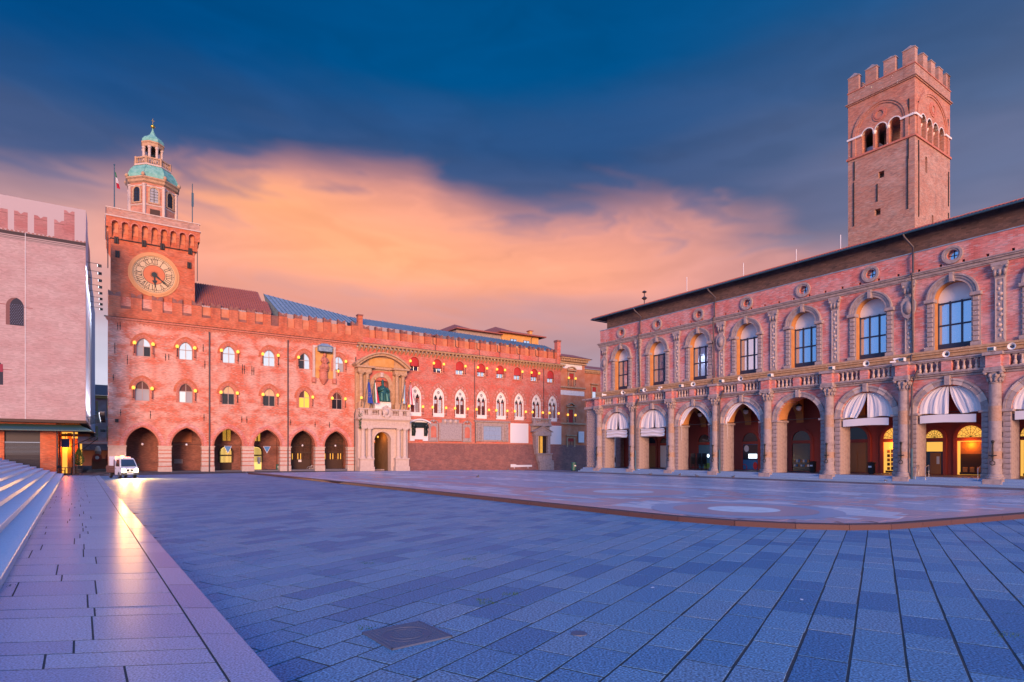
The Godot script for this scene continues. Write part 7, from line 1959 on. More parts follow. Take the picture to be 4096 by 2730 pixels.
# cloths hung in the arches
func curtains():
	for k in 9:
		var c := bay(k)
		if k == 4: continue
		var closed_kind := k in [0, 1, 5, 6, 7, 8]
		var lab: String = ["slit white curtain over bunched cloth in the arch beside the diamond-block corner", "slit white curtain over bunched cloth in the second arch from the corner", "white curtain looped back to both sides above stacked chairs", "white curtain looped back to both sides before the shop with the screen", "", "white curtain with its left half pulled aside above a straight valance", "white curtain with its right half pulled aside above a straight valance", "white curtain over a straight valance at the cropped arch", "white curtain hung beyond the cropped arch"][k]
		var t := thing("arch_curtain", lab, "curtain", PP, TP, "white cloths in the loggia arches")
		var R0 := 1.93; var y0 := 5.08
		if closed_kind:
			for s in [-1, 1]:
				var m := MB.new()
				var pull: float = {0: [0.18, 0.14], 1: [0.06, 0.06], 5: [0.75, 0.0], 6: [0.04, 0.68], 7: [0.3, 0.1], 8: [0.1, 0.1]}[k][0 if s < 0 else 1]
				var P := func(f: float, g: float) -> Vector3:
					var y := y0 + 1.9 * g
					var xo := sqrt(maxf(0.0, R0 * R0 - (y - 5.15) * (y - 5.15))) if y > 5.15 else R0
					var xi := 0.02 + pull * pow(1 - g, 1.7)
					var x := lerpf(xo, xi, f)
					var fold := 0.045 * sin(f * 16.0 + k) * (1.0 - 0.6 * g) + 0.02 * sin(f * 37.0 + g * 3.0) + (0.08 * pull * (1 - g) * f)
					return Vector3(c + s * x, y + 0.05 * sin(f * 6 + k) * (1 - g), -0.22 + fold)
				for i in 18:
					for j in 8:
						var A: Vector3 = P.call(i / 18.0, j / 8.0); var B: Vector3 = P.call((i + 1) / 18.0, j / 8.0); var C: Vector3 = P.call((i + 1) / 18.0, (j + 1) / 8.0); var D: Vector3 = P.call(i / 18.0, (j + 1) / 8.0)
						if s < 0: m.q(A, B, C, D)
						else: m.q(B, A, D, C)
				part(t, "cloth", m, M.cloth_white)
			var v := MB.new()
			var lo := 4.42; var hi := 4.98
			for i in 24:
				for j in 8:
					var Q := []
					for e in [[i, j], [i + 1, j], [i + 1, j + 1], [i, j + 1]]:
						var f: float = e[0] / 24.0; var g: float = e[1] / 8.0
						var bunch := (0.07 * sin(g * 15.0 + sin(f * 9.0) * 0.9) if k < 2 else 0.012 * sin(f * 9.0))
						Q.append(Vector3(c - 1.78 + 3.4 * f, lerpf(lo - (0.3 if k < 2 else 0.0), hi, g) + 0.03 * sin(f * 5.0 + k), -0.05 + bunch))
					v.q(Q[0], Q[1], Q[2], Q[3])
			part(t, "valance", v, M.cloth_white)
			var rp := MB.new(); rp.tube([Vector3(c - 1.9, 5.0, -0.15), Vector3(c + 1.9, 5.03, -0.15)], 0.03, 6); part(t, "rod", rp, M.iron)
		else:
			for s in [-1, 1]:
				var m := MB.new()
				for i in 16:
					for j in 5:
						var Q := []
						for e in [[i, j], [i + 1, j], [i + 1, j + 1], [i, j + 1]]:
							var f: float = e[0] / 16.0; var g: float = e[1] / 5.0
							var an := lerpf(PI / 2, 0.12, f)
							var deep := 0.12 + 0.32 * sin(f * PI * 0.86) + 0.08 * f
							var rr0 := R0 - deep * g
							Q.append(Vector3(c + s * cos(an) * rr0, 5.15 + sin(an) * rr0 - 0.05 * g, -0.2 + 0.05 * sin(g * 14.0 + f * 4.0)))
						if s > 0: m.q(Q[3], Q[2], Q[1], Q[0])
						else: m.q(Q[0], Q[1], Q[2], Q[3])
				part(t, "cloth", m, M.cloth_white)
				var tail := MB.new(); tail.tube([Vector3(c + s * 1.72, 5.75, -0.18), Vector3(c + s * 1.82, 5.35, -0.18), Vector3(c + s * 1.84, 5.0, -0.18)], [0.12, 0.1, 0.03], 7); part(t, "tied_end", tail, M.cloth_white)
				var cord := MB.new(); cord.tube([Vector3(c + s * 1.7, 5.6, -0.15), Vector3(c + s * 1.66, 4.4, -0.15), Vector3(c + s * 1.7, 3.6, -0.15)], 0.012, 4); part(t, "cord", cord, M.board_white)

func fittings():
	# iron torch holders with rings on the half columns
	var p := thing("iron_torch_holder", "wrought iron torch holder with a ring on a half column", "torch holder", Vector3.ZERO, TP, "iron torch holders on the loggia columns")
	var b := MB.new(); b.tube([Vector3(0, 1.35, 0.06), Vector3(0, 0.9, 0.1), Vector3(0, 0.4, 0.06), Vector3(0, 0.12, 0.12)], [0.06, 0.05, 0.045, 0.04], 6); b.ball(Vector3(0, 1.4, 0.06), Vector3(0.1, 0.1, 0.08), 7, 5); part(p, "shaft", b, M.iron)
	b = MB.new(); b.tube([Vector3(-0.22, 0.5, 0.06), Vector3(0, 0.44, 0.14), Vector3(0.22, 0.5, 0.06)], 0.035, 5); part(p, "cross_bar", b, M.iron)
	b = MB.new()
	var ring := []
	for k in 13: ring.append(Vector3(sin(TAU * k / 12) * 0.14, -0.02 + cos(TAU * k / 12) * 0.14, 0.12))
	b.tube(ring, 0.03, 5, false); part(p, "ring", b, M.iron)
	for k in range(0, 8):
		var at := at_log(bay(k) - BAY / 2, 1.62, 0.58)
		var o: Node3D = p if k == 0 else copy(p, at, TP)
		o.position = at
		o.set_meta("label", "wrought iron torch holder with a ring on the %s half column from the diamond-block corner" % NTH[k])
	# horn loudspeakers along the balustrade
	p = thing("horn_speaker", "small white horn loudspeaker on the loggia balustrade", "loudspeaker", Vector3.ZERO, TP, "loudspeakers on the loggia balustrade")
	b = MB.new(); b.lathe([Vector2(0.04, -0.3), Vector2(0.05, -0.1), Vector2(0.1, 0.05), Vector2(0.21, 0.2), Vector2(0.23, 0.2), Vector2(0.12, 0.02), Vector2(0.07, -0.32), Vector2(0, -0.32)], Vector3.ZERO, 14); var hn := part(p, "horn", b, M.white_paint); hn.rotation_degrees = Vector3(90, 0, 0); hn.position.y = 0.25
	b = MB.new(); b.box(-0.03, 0.03, -0.02, 0.2, -0.05, 0.02); part(p, "bracket", b, M.pipe)
	b = MB.new(); b.ball(Vector3(0, 0.25, 0.05), Vector3(0.09, 0.09, 0.09), 8, 6); part(p, "driver", b, M.frame_navy)
	var first := true
	for x in [3.3, 6.6, 9.9, 16.35, 21.8, 32.9, 38.2, 41.85]:
		var at := at_log(x, 8.96, 0.25)
		var o: Node3D = p if first else copy(p, at, TP)
		o.position = at
		o.rotation.y = TP + (-0.7 if first else [0.2, 0.6, 0.1][int(x) % 3])
		first = false
		o.set_meta("label", ("white horn loudspeaker at the diamond-block end of the balustrade" if x < 4 else "white horn loudspeaker on the balustrade over the %s arch from the diamond-block corner" % NTH[int(clampf(round((x - 5.25) / BAY), 0, 8))]))
	p = thing("floodlight", "small pale box floodlight on the loggia balustrade", "floodlight", at_log(9.4, 8.97, 0.25), TP, "floodlights on the loggia balustrade")
	b = MB.new(); b.bbox(-0.2, 0.2, 0.1, 0.36, -0.2, 0.14, 0.03); part(p, "housing", b, M.board_white); b = MB.new(); b.box(-0.16, 0.16, 0.13, 0.33, 0.14, 0.15); part(p, "lens", b, M.pipe_blue); b = MB.new(); b.box(-0.04, 0.04, -0.02, 0.12, -0.04, 0.04); part(p, "foot", b, M.pipe)
	p.set_meta("label", "pale box floodlight on the balustrade near the second half column from the diamond-block corner")
	for x in [14.8, 19.65, 24.75, 30.15, 35.35, 40.75]: copy(p, at_log(x, 8.97, 0.25), TP, "pale box floodlight on the balustrade near the %s half column from the diamond-block corner" % NTH[int(round((x - 2.5) / BAY))])
	p = thing("security_camera", "white security camera pair on the balustrade near the corner end of the loggia", "camera", at_log(11.9, 8.96, 0.25), TP)
	b = MB.new(); b.bbox(-0.1, 0.35, 0.28, 0.42, -0.08, 0.08, 0.02); b.bbox(-0.3, 0.1, 0.08, 0.2, -0.08, 0.08, 0.02); part(p, "housing", b, M.white_paint); b = MB.new(); b.box(-0.03, 0.05, -0.01, 0.3, -0.03, 0.03); part(p, "bracket", b, M.white_paint)
	copy(p, at_log(34.85, 8.96, 0.25), TP + 0.3, "white security camera pair on the balustrade beside the long blue drainpipe")
	# lanterns under the vault
	p = thing("hanging_lantern", "unlit black hanging lantern with a white globe under the loggia vault", "lantern", at_log(14.87, 6.2, -2.7), TP, "unlit lanterns under the loggia vault")
	b = MB.new(); b.ball(Vector3(0, 0.15, 0), Vector3(0.24, 0.26, 0.24), 12, 8); part(p, "globe", b, M.white_paint); b = MB.new(); b.lathe([Vector2(0.3, 0.3), Vector2(0.3, 0.36), Vector2(0.1, 0.55), Vector2(0.03, 0.6), Vector2(0.02, 1.3)], Vector3.ZERO, 10); part(p, "cap", b, M.iron)
	p.set_meta("label", "unlit hanging lantern with white globe behind the looped curtain above the stacked chairs")
	copy(p, at_log(20.3, 6.2, -2.7), TP, "unlit hanging lantern with white globe behind the looped curtain by the shop screen")
	copy(p, at_log(25.7, 6.2, -2.7), TP, "unlit hanging lantern with white globe in the loggia arch without a curtain")
	# siren mast on the roof
	p = thing("roof_siren", "grey siren with two horns on the loggia roof edge", "siren", at_log(5.8, 20.4, -4.0), TP)
	b = MB.new(); b.tube([Vector3(0, -0.8, 0), Vector3(0, 1.3, 0)], 0.06, 6); part(p, "mast", b, M.pipe); b = MB.new(); b.lathe([Vector2(0.1, 1.0), Vector2(0.3, 1.15), Vector2(0.1, 1.3)], Vector3.ZERO, 10); b.lathe([Vector2(0.12, 0.2), Vector2(0.34, 0.4), Vector2(0.12, 0.6)], Vector3.ZERO, 10); part(p, "horns", b, M.pipe)
	for x in [[12.5, 1.6], [19.5, 1.3], [25.0, 1.1], [29.0, 1.2]]:
		b = MB.new(); b.tube([Vector3(0, -0.3, 0), Vector3(0, x[1], 0)], 0.035, 5)
		solo("roof_rod", b, M.board_white, "thin pale rod standing on the tile roof of the loggia palace", "rod", "rods on the loggia roof", at_log(x[0], 20.0, -3.5), TP)

func make_watch_tower():
	var t := thing("battlemented_tower", "tall square brick tower with triple belfry arches and battlements behind the loggia", "tower", PP, TP)
	var X0 := 23.5; var X1 := 29.8; var F := -16.0; var B := -24.4
	var Bk: Material = M.brick_tower; var Rd: Material = M.brick_belfry
	# shaft, with small slits
	var w := MB.new()
	w.wall(X0, X1, 17, 26.4, F)
	w.wall(X0, X1, 26.4, 27.6, F, [{"p": rect(26.15, 26.7, 26.6, 27.25), "d": 0.6}])
	w.wall(X0, X1, 27.6, 30.2, F)
	w.wall(X0, X1, 30.2, 31.2, F, [{"p": rect(26.5, 27.05, 30.3, 30.95), "d": 0.6}])
	w.wall(X0, X1, 31.2, 33.25, F)
	part(t, "shaft_front", w, Bk)
	var r := Transform3D(Basis(Vector3.UP, PI / 2), Vector3(X1, 0, F))  # local x runs back along the side
	var D := F - B
	w = MB.new()
	w.wall(0, D, 17, 24.3, 0)
	w.wall(0, D, 24.3, 26.6, 0, [{"p": rect(3.9, 4.3, 24.5, 26.4), "d": 0.5}])
	w.wall(0, D, 26.6, 30.2, 0)
	w.wall(0, D, 30.2, 32.2, 0, [{"p": arch(2.6, 0.24, 30.3, 31.7, 0.24, 6), "d": 0.5}])
	w.wall(0, D, 32.2, 33.25, 0)
	var w2 := MB.new(); w2.add(w, r); part(t, "shaft_side", w2, Bk)
	part(t, "shaft_core", box_of(X0, X1 - 0.7, 17, 33.2, B, F - 0.7), M.brick_tower)
	w = MB.new(); w.q(Vector3(X0, 17, B), Vector3(X0, 17, F), Vector3(X0, 40.4, F), Vector3(X0, 40.4, B)); w.q(Vector3(X1, 17, B), Vector3(X0, 17, B), Vector3(X0, 40.4, B), Vector3(X1, 40.4, B)); part(t, "shaft_back", w, Bk)
	part(t, "sill_course", box_of(X0 - 0.12, X1 + 0.12, 33.25, 33.45, B - 0.1, F + 0.14), M.terracotta)
	# belfry
	w = MB.new()
	var ops := []
	for c in [25.45, 26.72, 28.0]: ops.append({"p": arch(c, 0.53, 33.45, 35.35, 0.53, 10), "d": 0.9})
	w.wall(X0, X1, 33.45, 39.1, F, ops)
	part(t, "belfry_front", w, Rd)
	w = MB.new(); ops = []
	for k in 4: ops.append({"p": arch(1.95 + k * 1.45, 0.56, 33.45, 35.35, 0.56, 10), "d": 0.9})
	w.wall(0, D, 33.45, 39.1, 0, ops)
	w2 = MB.new(); w2.add(w, r); part(t, "belfry_side", w2, Rd)
	part(t, "belfry_core", box_of(X0 + 2.4, X1 - 2.4, 33.3, 39, B + 1, F - 2.6), M.brick_tower)
	part(t, "belfry_ceiling", box_of(X0 + 0.1, X1 - 0.2, 36.2, 39, B + 0.1, F - 0.2), M.brick_tower)
	part(t, "covered_bell", bbox_of(24.6, 26.0, 33.4, 34.6, F - 2.4, F - 1.2, 0.2), M.cloth_white)
	# blind arches, roundels, white imposts and colonnettes
	var g := MB.new(); g.band(arch(26.65, 2.15, 35.5, 35.5, 2.35, 20), arch(26.65, 2.15, 35.5, 35.5, 2.35, 20, 0.2), F - 0.05, F + 0.07); g.band(arch(26.65, 2.15, 33.45, 35.5, 2.35, 20, 0.2), arch(26.65, 2.15, 33.45, 35.5, 2.35, 20, 0.5), F - 0.05, F + 0.13); part(t, "blind_arch", g, Rd)
	g = MB.new(); g.band(rev(closed(circ(26.62, 36.85, 0.36, 20))), rev(closed(circ(26.62, 36.85, 0.52, 20))), F, F + 0.08); g.band(rev(closed(circ(26.62, 36.85, 0.52, 20))), rev(closed(circ(26.62, 36.85, 0.68, 20))), F, F + 0.05); part(t, "roundel", g, M.terracotta)
	w = MB.new(); w.band(arch(4.1, 3.2, 35.5, 35.5, 2.7, 20), arch(4.1, 3.2, 35.5, 35.5, 2.7, 20, 0.2), -0.05, 0.07); w.band(arch(4.1, 3.2, 33.45, 35.5, 2.7, 20, 0.2), arch(4.1, 3.2, 33.45, 35.5, 2.7, 20, 0.5), -0.05, 0.13)
	w2 = MB.new(); w2.add(w, r); part(t, "blind_arch", w2, Rd)
	w = MB.new(); w.band(rev(closed(circ(4.1, 37.1, 0.36, 20))), rev(closed(circ(4.1, 37.1, 0.52, 20))), 0, 0.1); w.band(rev(closed(circ(4.1, 37.1, 0.52, 20))), rev(closed(circ(4.1, 37.1, 0.75, 20))), 0, 0.06); w2 = MB.new(); w2.add(w, r); part(t, "roundel", w2, M.terracotta)
	w = MB.new(); w.fill(circ(4.1, 37.1, 0.36, 16), 0.02); w2 = MB.new(); w2.add(w, r); part(t, "roundel_opening", w2, M.brick_tower)
	for c in [26.085, 27.36]:
		g = MB.new(); g.lathe([Vector2(0.14, 33.45), Vector2(0.1, 33.6), Vector2(0.1, 35.0), Vector2(0.18, 35.2), Vector2(0.2, 35.35)], Vector3(c, 0, F - 0.1), 8); part(t, "colonnette", g, M.marble)
	for k in 3:
		for dz in [0.15, -0.15]:
			w = MB.new(); w.lathe([Vector2(0.13, 33.45), Vector2(0.09, 33.6), Vector2(0.09, 35.0), Vector2(0.16, 35.2), Vector2(0.18, 35.35)], Vector3(2.675 + k * 1.45 + dz * 0.6, 0, -0.3 + dz), 8); w2 = MB.new(); w2.add(w, r); part(t, "colonnette", w2, M.marble)
	for q in [[23.45, 24.9], [28.55, 29.85]]: part(t, "white_impost", box_of(q[0], q[1], 35.3, 35.5, F - 0.5, F + 0.15), M.marble)
	for c in [25.45, 26.72, 28.0]:
		g = MB.new(); g.band(arch(c, 0.53, 35.35, 35.35, 0.53, 10), arch(c, 0.53, 35.35, 35.35, 0.53, 10, 0.09), F - 0.3, F + 0.03); part(t, "arch_edge", g, M.marble)
	for k in 4:
		w = MB.new(); w.band(arch(1.95 + k * 1.45, 0.56, 35.35, 35.35, 0.56, 10), arch(1.95 + k * 1.45, 0.56, 35.35, 35.35, 0.56, 10, 0.09), -0.3, 0.03); w2 = MB.new(); w2.add(w, r); part(t, "arch_edge", w2, M.marble)
	for q in [[-0.05, 1.35], [6.95, 8.45]]:
		w = MB.new(); w.box(q[0], q[1], 35.3, 35.5, -0.5, 0.15); w2 = MB.new(); w2.add(w, r); part(t, "white_impost", w2, M.marble)
	# cornice, parapet, merlons
	g = MB.new(); g.box(X0 - 0.1, X1 + 0.1, 39.0, 39.12, B - 0.1, F + 0.12); g.box(X0 - 0.2, X1 + 0.2, 39.12, 39.22, B - 0.2, F + 0.22); part(t, "cornice", g, M.brick_tower)
	part(t, "parapet", box_of(X0 - 0.02, X1 + 0.02, 39.22, 40.35, B - 0.02, F + 0.02), Bk)
	part(t, "parapet_ledge", box_of(X0 - 0.08, X1 + 0.08, 40.35, 40.45, B - 0.08, F + 0.08), M.terracotta)
	for k in 4:
		var x := X0 + k * 1.74
		tower_merlon(t, x, x + 1.08, F - 0.6, F); tower_merlon(t, x, x + 1.08, B, B + 0.6)
	for k in 5:
		var z := F - 0.0 - k * 1.85
		if k > 0: tower_merlon(t, X1 - 0.6, X1, z - 1.0, z, true)
		if k > 0: tower_merlon(t, X0, X0 + 0.6, z - 1.0, z, true)
	for q in [[24.1, 28.5, 4.6], [29.2, 28.9, 5.2], [26.4, 28.9, 1.8], [24.1, 34.5, 2.4], [29.3, 35.8, 2.6], [24.15, 32.0, 2.0], [29.25, 32.2, 2.0]]:
		g = MB.new(); g.box(q[0] - 0.04, q[0] + 0.04, q[1] - q[2] / 2, q[1] + q[2] / 2, F, F + 0.08); part(t, "wall_anchor", g, M.iron)
	for q in [[0.8, 29.0, 7.0], [7.9, 30.0, 3.6], [7.9, 25.5, 4.0], [0.7, 36.0, 1.6], [7.8, 36.5, 1.6], [0.75, 32.0, 2.0]]:
		w = MB.new(); w.box(q[0] - 0.04, q[0] + 0.04, q[1] - q[2] / 2, q[1] + q[2] / 2, 0, 0.08); w2 = MB.new(); w2.add(w, r); part(t, "wall_anchor", w2, M.iron)

func tower_merlon(t: Node3D, x0: float, x1: float, z0: float, z1: float, side := false):
	var b := MB.new(); b.box(x0, x1, 40.45, 41.95, z0, z1)
	var m := part(t, "merlon", b, M.brick_tower)
	b = MB.new()
	var cx := (x0 + x1) / 2; var cz := (z0 + z1) / 2
	b.box(x0 - 0.05, x1 + 0.05, 41.95, 42.03, z0 - 0.05, z1 + 0.05)
	var P := [Vector3(x0, 42.03, z1), Vector3(x1, 42.03, z1), Vector3(x1, 42.03, z0), Vector3(x0, 42.03, z0)]
	var h := rr(0.3, 0.5)
	for i in 4: b.t(P[i], P[(i + 1) % 4], Vector3(cx, 42.03 + h, cz))
	part(m, "cap", b, M.sandstone)

func at_wrap(x: float, y: float, z: float) -> Vector3: return Vector3(-46, 0, -64) + Basis(Vector3.UP, TA) * Vector3(x, y, z)

# picture printed on the scaffold sheet: pale brick wall with cornice, battlements and windows
func sheet_print() -> ImageTexture:
	var W := 1000; var H := 1892  # 12 m by 22.7 m
	var s := W / 12.0
	var im := Image.create(W, H, false, Image.FORMAT_RGB8)
	im.fill(srgb(0.50, 0.43, 0.46))
	var rg := RandomNumberGenerator.new(); rg.seed = 4
	var f := noise(0.004, 3, 8)
	var Y := func(y: float) -> int: return int((28.5 - y) * s)
	var brick := func(x0: int, x1: int, y0: int, y1: int, a: Color, b: Color):
		var y := y0; var j := 0
		while y < y1:
			var x := x0 - (15 if j % 2 else 0)
			while x < x1:
				var k := clampf(0.5 + f.get_noise_2d(x, y * 1.4) * 1.1, 0, 1)
				var c := a.lerp(b, k) * (0.84 + 0.3 * rg.randf())
				var l := 20 + rg.randi() % 14
				var xa := maxi(x, x0); var xb := mini(x + l, x1)
				if xb > xa: im.fill_rect(Rect2i(xa, y, xb - xa - (1 if xb < x1 else 0), mini(6, y1 - y)), c.linear_to_srgb())
				x += l
			y += 7; j += 1
	var mortar := srgb(0.44, 0.36, 0.37)
	im.fill_rect(Rect2i(0, Y.call(24.3), W, H), mortar)
	brick.call(0, W, Y.call(24.2), H, Color(0.46, 0.30, 0.30), Color(0.50, 0.37, 0.37))
	# cornice, tile ends
	im.fill_rect(Rect2i(0, Y.call(24.95), W, int(0.75 * s)), srgb(0.42, 0.33, 0.33))
	for q in [[24.95, 0.34, Color(0.05, 0.035, 0.04)], [24.5, 0.07, Color(0.10, 0.07, 0.07)], [24.32, 0.05, Color(0.13, 0.09, 0.09)], [24.2, 0.04, Color(0.16, 0.11, 0.11)]]: im.fill_rect(Rect2i(0, Y.call(q[0]), W, int(q[1] * s)), (q[2] as Color).linear_to_srgb())
	for k in 36:
		for j in 14: im.fill_rect(Rect2i(int(k * 28.0) + j, Y.call(24.95) - 2 - j, 28 - 2 * j, 1), srgb(0.33, 0.15, 0.13))
	# battlements: (left, right, foot, top)
	for q in [[-8.0, -6.44, 25.1, 27.1], [-5.95, -4.86, 25.1, 27.1], [-4.35, -3.27, 25.1, 27.0], [-2.7, -1.85, 25.0, 26.9], [-1.87, -0.97, 25.0, 28.1]]:
		var x0 := int((q[0] + 12) * s); var x1 := int((q[1] + 12) * s)
		var y0: int = Y.call(q[3]); var y1: int = Y.call(q[2])
		im.fill_rect(Rect2i(x0, y0, x1 - x0, y1 - y0), srgb(0.34, 0.16, 0.16))
		brick.call(x0, x1, y0, y1, Color(0.40, 0.15, 0.15), Color(0.46, 0.24, 0.24))
		var m := (x0 + x1) / 2
		for j in int(0.25 * s): im.fill_rect(Rect2i(m - int(0.25 * s) + j, y0, 2 * (int(0.25 * s) - j), 1), srgb(0.50, 0.43, 0.46)) if false else im.fill_rect(Rect2i(m - (int(0.25 * s) - j), y0 + j, 2 * (int(0.25 * s) - j), 1), srgb(0.50, 0.43, 0.46))
		im.fill_rect(Rect2i(x0, y0 + int(0.38 * s), x1 - x0, 3), srgb(0.14, 0.06, 0.06))
	# pointed windows with small round panes
	for q in [[-5.88, 15.35, 18.2, 0.72], [-7.5, 9.2, 11.7, 0.72]]:
		var cx: float = q[0]; var hw: float = q[3]
		for j in range(int(Y.call(q[2])), int(Y.call(q[1]))):
			var y: float = 28.5 - j / s
			var sp: float = q[2] - 1.0
			var w: float = hw if y < sp else hw * sqrt(maxf(0, 1 - pow((y - sp) / 1.0, 2)))
			im.fill_rect(Rect2i(int((cx - w + 12) * s), j, int(2 * w * s), 1), srgb(0.02, 0.025, 0.05))
			im.fill_rect(Rect2i(int((cx - w + 12) * s), j, int(0.32 * s), 1), srgb(0.20, 0.09, 0.09))
		if q[1] > 12:
			for a in 7:
				for b in 13: im.fill_rect(Rect2i(int((cx - 0.4 + a * 0.18 + (0.09 if b % 2 else 0.0) + 12) * s), int(Y.call(17.5 - b * 0.16)), 5, 5), srgb(0.16, 0.19, 0.32))
		else: im.fill_rect(Rect2i(int((cx - 0.4 + 12) * s), int(Y.call(11.3)), int(1.1 * s), int(0.8 * s)), srgb(0.30, 0.03, 0.07))
		im.fill_rect(Rect2i(int((cx - hw - 1.0 + 12) * s), int(Y.call(q[2] - 0.75)), int(1.0 * s), 5), srgb(0.30, 0.09, 0.09)); im.fill_rect(Rect2i(int((cx + hw + 12) * s), int(Y.call(q[2] - 0.9)), int(0.7 * s), 5), srgb(0.30, 0.09, 0.09))
	return ImageTexture.create_from_image(im)

func make_wrapped_house():
	var t := thing("wrapped_house", "house wrapped in a scaffold sheet printed with a brick front", "house", at_wrap(0, 0, 0), TA)
	var pm := mat("sheet_print", Color(0.80, 0.80, 0.82), 0.75); pm.albedo_texture = sheet_print()
	textured("sheet_white", ntex(0.004, 3, 81, ramp([Color(0.58, 0.57, 0.63), Color(0.66, 0.65, 0.70)], [0.0, 1.0])), 20.0, 0.7)
	# printed front sheet, laced over the frame in slightly uneven panels
	var st := SurfaceTool.new(); st.begin(Mesh.PRIMITIVE_TRIANGLES)
	for i in 12:
		for j in 22:
			var P := []
			for e in [[i, j], [i + 1, j], [i + 1, j + 1], [i, j + 1]]:
				var x: float = -12.0 + e[0]; var y: float = 5.8 + 22.7 * e[1] / 22.0
				P.append([Vector3(x, y, 0.02 * sin(x * 2.3 + y) + 0.015 * sin(y * 1.7)), Vector2((x + 12) / 12.0, (28.5 - y) / 22.7)])
			for k in [0, 2, 1, 0, 3, 2]:
				st.set_uv(P[k][1]); st.set_normal(Vector3(0, 0, 1)); st.add_vertex(P[k][0])
	st.set_material(pm)
	piece(t, "printed_sheet", st.commit())
	part(t, "hidden_sheet", box_of(-24, -12.0, 5.8, 28.5, -0.1, -0.02), M.sheet_white)
	var b := MB.new()
	for k in 15:
		var z0 := -4.0 * k; var z1 := z0 - 4.0
		var w := 0.05 * sin(k * 1.9)
		b.q(Vector3(0.02 + w, 5.8, z0), Vector3(0.02 + 0.05 * sin((k + 1) * 1.9), 5.8, z1), Vector3(0.02 + 0.05 * sin((k + 1) * 1.9), 28.5, z1), Vector3(0.02 + w, 28.5, z0))
	part(t, "side_sheet", b, M.sheet_white)
	part(t, "core", box_of(-24, -0.15, 5.9, 28.3, -60, -0.15), M.sheet_white)
	part(t, "bottom_frame", box_of(-24, 0.05, 5.5, 5.8, -60, 0.05), M.wood_dark)
	part(t, "seam", box_of(-5.08, -5.04, 5.8, 25.0, 0.03, 0.06), M.board_white)
	b = MB.new(); b.slab(PackedVector2Array([Vector2(-4.3, 28.0), Vector2(-2.9, 28.0), Vector2(-2.9, 29.4), Vector2(-3.25, 29.25), Vector2(-3.6, 28.9), Vector2(-3.95, 29.35), Vector2(-4.3, 29.5)]), -3.6, -3.0, true); part(t, "merlon", b, M.brick_red)
	# ground floor
	var w := MB.new(); w.wall(-24, -2.6, -0.3, 5.5, -1.2, [{"p": rect(-6.85, -3.95, -0.3, 4.6), "d": 0.3}])
	w.q(Vector3(-2.6, -0.3, -1.2), Vector3(-2.6, -0.3, -5.0), Vector3(-2.6, 5.5, -5.0), Vector3(-2.6, 5.5, -1.2))
	part(t, "shop_wall", w, M.brick_red)
	for k in 26: part(t, "shutter_slat", bbox_of(-6.85, -3.95, -0.1 + k * 0.135, 0.025 + k * 0.135, -1.5, -1.36, 0.02), M.shutter_grey)
	part(t, "shutter_box", box_of(-6.85, -3.95, 3.45, 4.6, -1.5, -1.42), M.shutter_grey)
	b = MB.new()
	b.hex([Vector3(-24, 4.72, 0.9), Vector3(0.6, 4.72, 0.9), Vector3(-0.6, 5.35, -1.2), Vector3(-24, 5.35, -1.2), Vector3(-24, 4.6, 0.9), Vector3(0.6, 4.6, 0.9), Vector3(-0.6, 5.2, -1.2), Vector3(-24, 5.2, -1.2)])
	b.hex([Vector3(0.6, 4.72, 0.9), Vector3(0.9, 4.6, -9), Vector3(-0.8, 5.3, -9), Vector3(-0.6, 5.35, -1.2), Vector3(0.6, 4.62, 0.9), Vector3(0.9, 4.5, -9), Vector3(-0.8, 5.15, -9), Vector3(-0.6, 5.2, -1.2)])
	part(t, "canopy", b, M.canopy_green)
	for k in 9: part(t, "canopy_rib", box_of(-8.0 + k * 0.95, -7.95 + k * 0.95, 4.74, 4.8, 0.0, 0.92), M.canopy_green)
	for x in [-2.5, -1.05]: pipe(t, [Vector3(x, 4.7, -0.9), Vector3(x, 0.0, -0.9)], 0.07)
	# side wall with glowing doorways
	part(t, "side_wall", box_of(-2.9, -2.4, -0.3, 5.4, -30, -5.0), M.brick_red)
	part(t, "porch_wall", box_of(-2.4, -0.9, -0.3, 5.2, -6.4, -6.1), M.brick_red)
	var d := part(t, "lit_doorway", box_of(-2.32, -1.85, 0.0, 4.6, -6.1, -6.02), M.window_glow)
	part(d, "door_frame", box_of(-1.85, -1.45, 0.0, 4.6, -6.1, -5.95), M.plaster_ochre)
	part(t, "porch_beam", box_of(-2.4, 0.3, 4.2, 4.5, -6.2, -5.9), M.wood_dark)
	part(t, "lit_transom", box_of(-2.35, -0.9, 4.0, 4.7, -6.3, -6.0), M.window_glow)
	omni(d, Vector3(-1.9, 2.9, -5.4), Color(1.0, 0.5, 0.1), 2.2, 0.2, 8)
	part(t, "lit_strip", box_of(-0.75, -0.55, 0.6, 3.4, -8.1, -8.0), M.window_glow)
	b = MB.new(); b.tube([Vector3(-1.4, 3.0, -2.5), Vector3(0.9, 4.3, -4)], 0.05, 5); b.tube([Vector3(-0.6, 2.6, -5.5), Vector3(1.0, 4.0, -6.5)], 0.05, 5); part(t, "awning_arm", b, M.iron)
	# things by the shop
	var o := thing("hanging_sign", "plain dark blue square sign hung under the green canopy", "sign", at_wrap(-1.95, 2.95, -4.2), TA)
	part(o, "panel", bbox_of(-0.36, 0.36, 0, 0.95, -0.06, 0.06), M.blue_paint); part(o, "side_strip", box_of(-0.42, -0.37, 0, 0.95, -0.05, 0.05), M.board_white); b = MB.new(); b.tube([Vector3(0, 0.95, 0), Vector3(0, 1.6, 0)], 0.03, 5); part(o, "hanger", b, M.iron)
	o = thing("potted_shrub", "clipped green conical shrub in a dark pot beside the lit doorway", "plant", at_wrap(-0.75, 0.0, -4.5), TA)
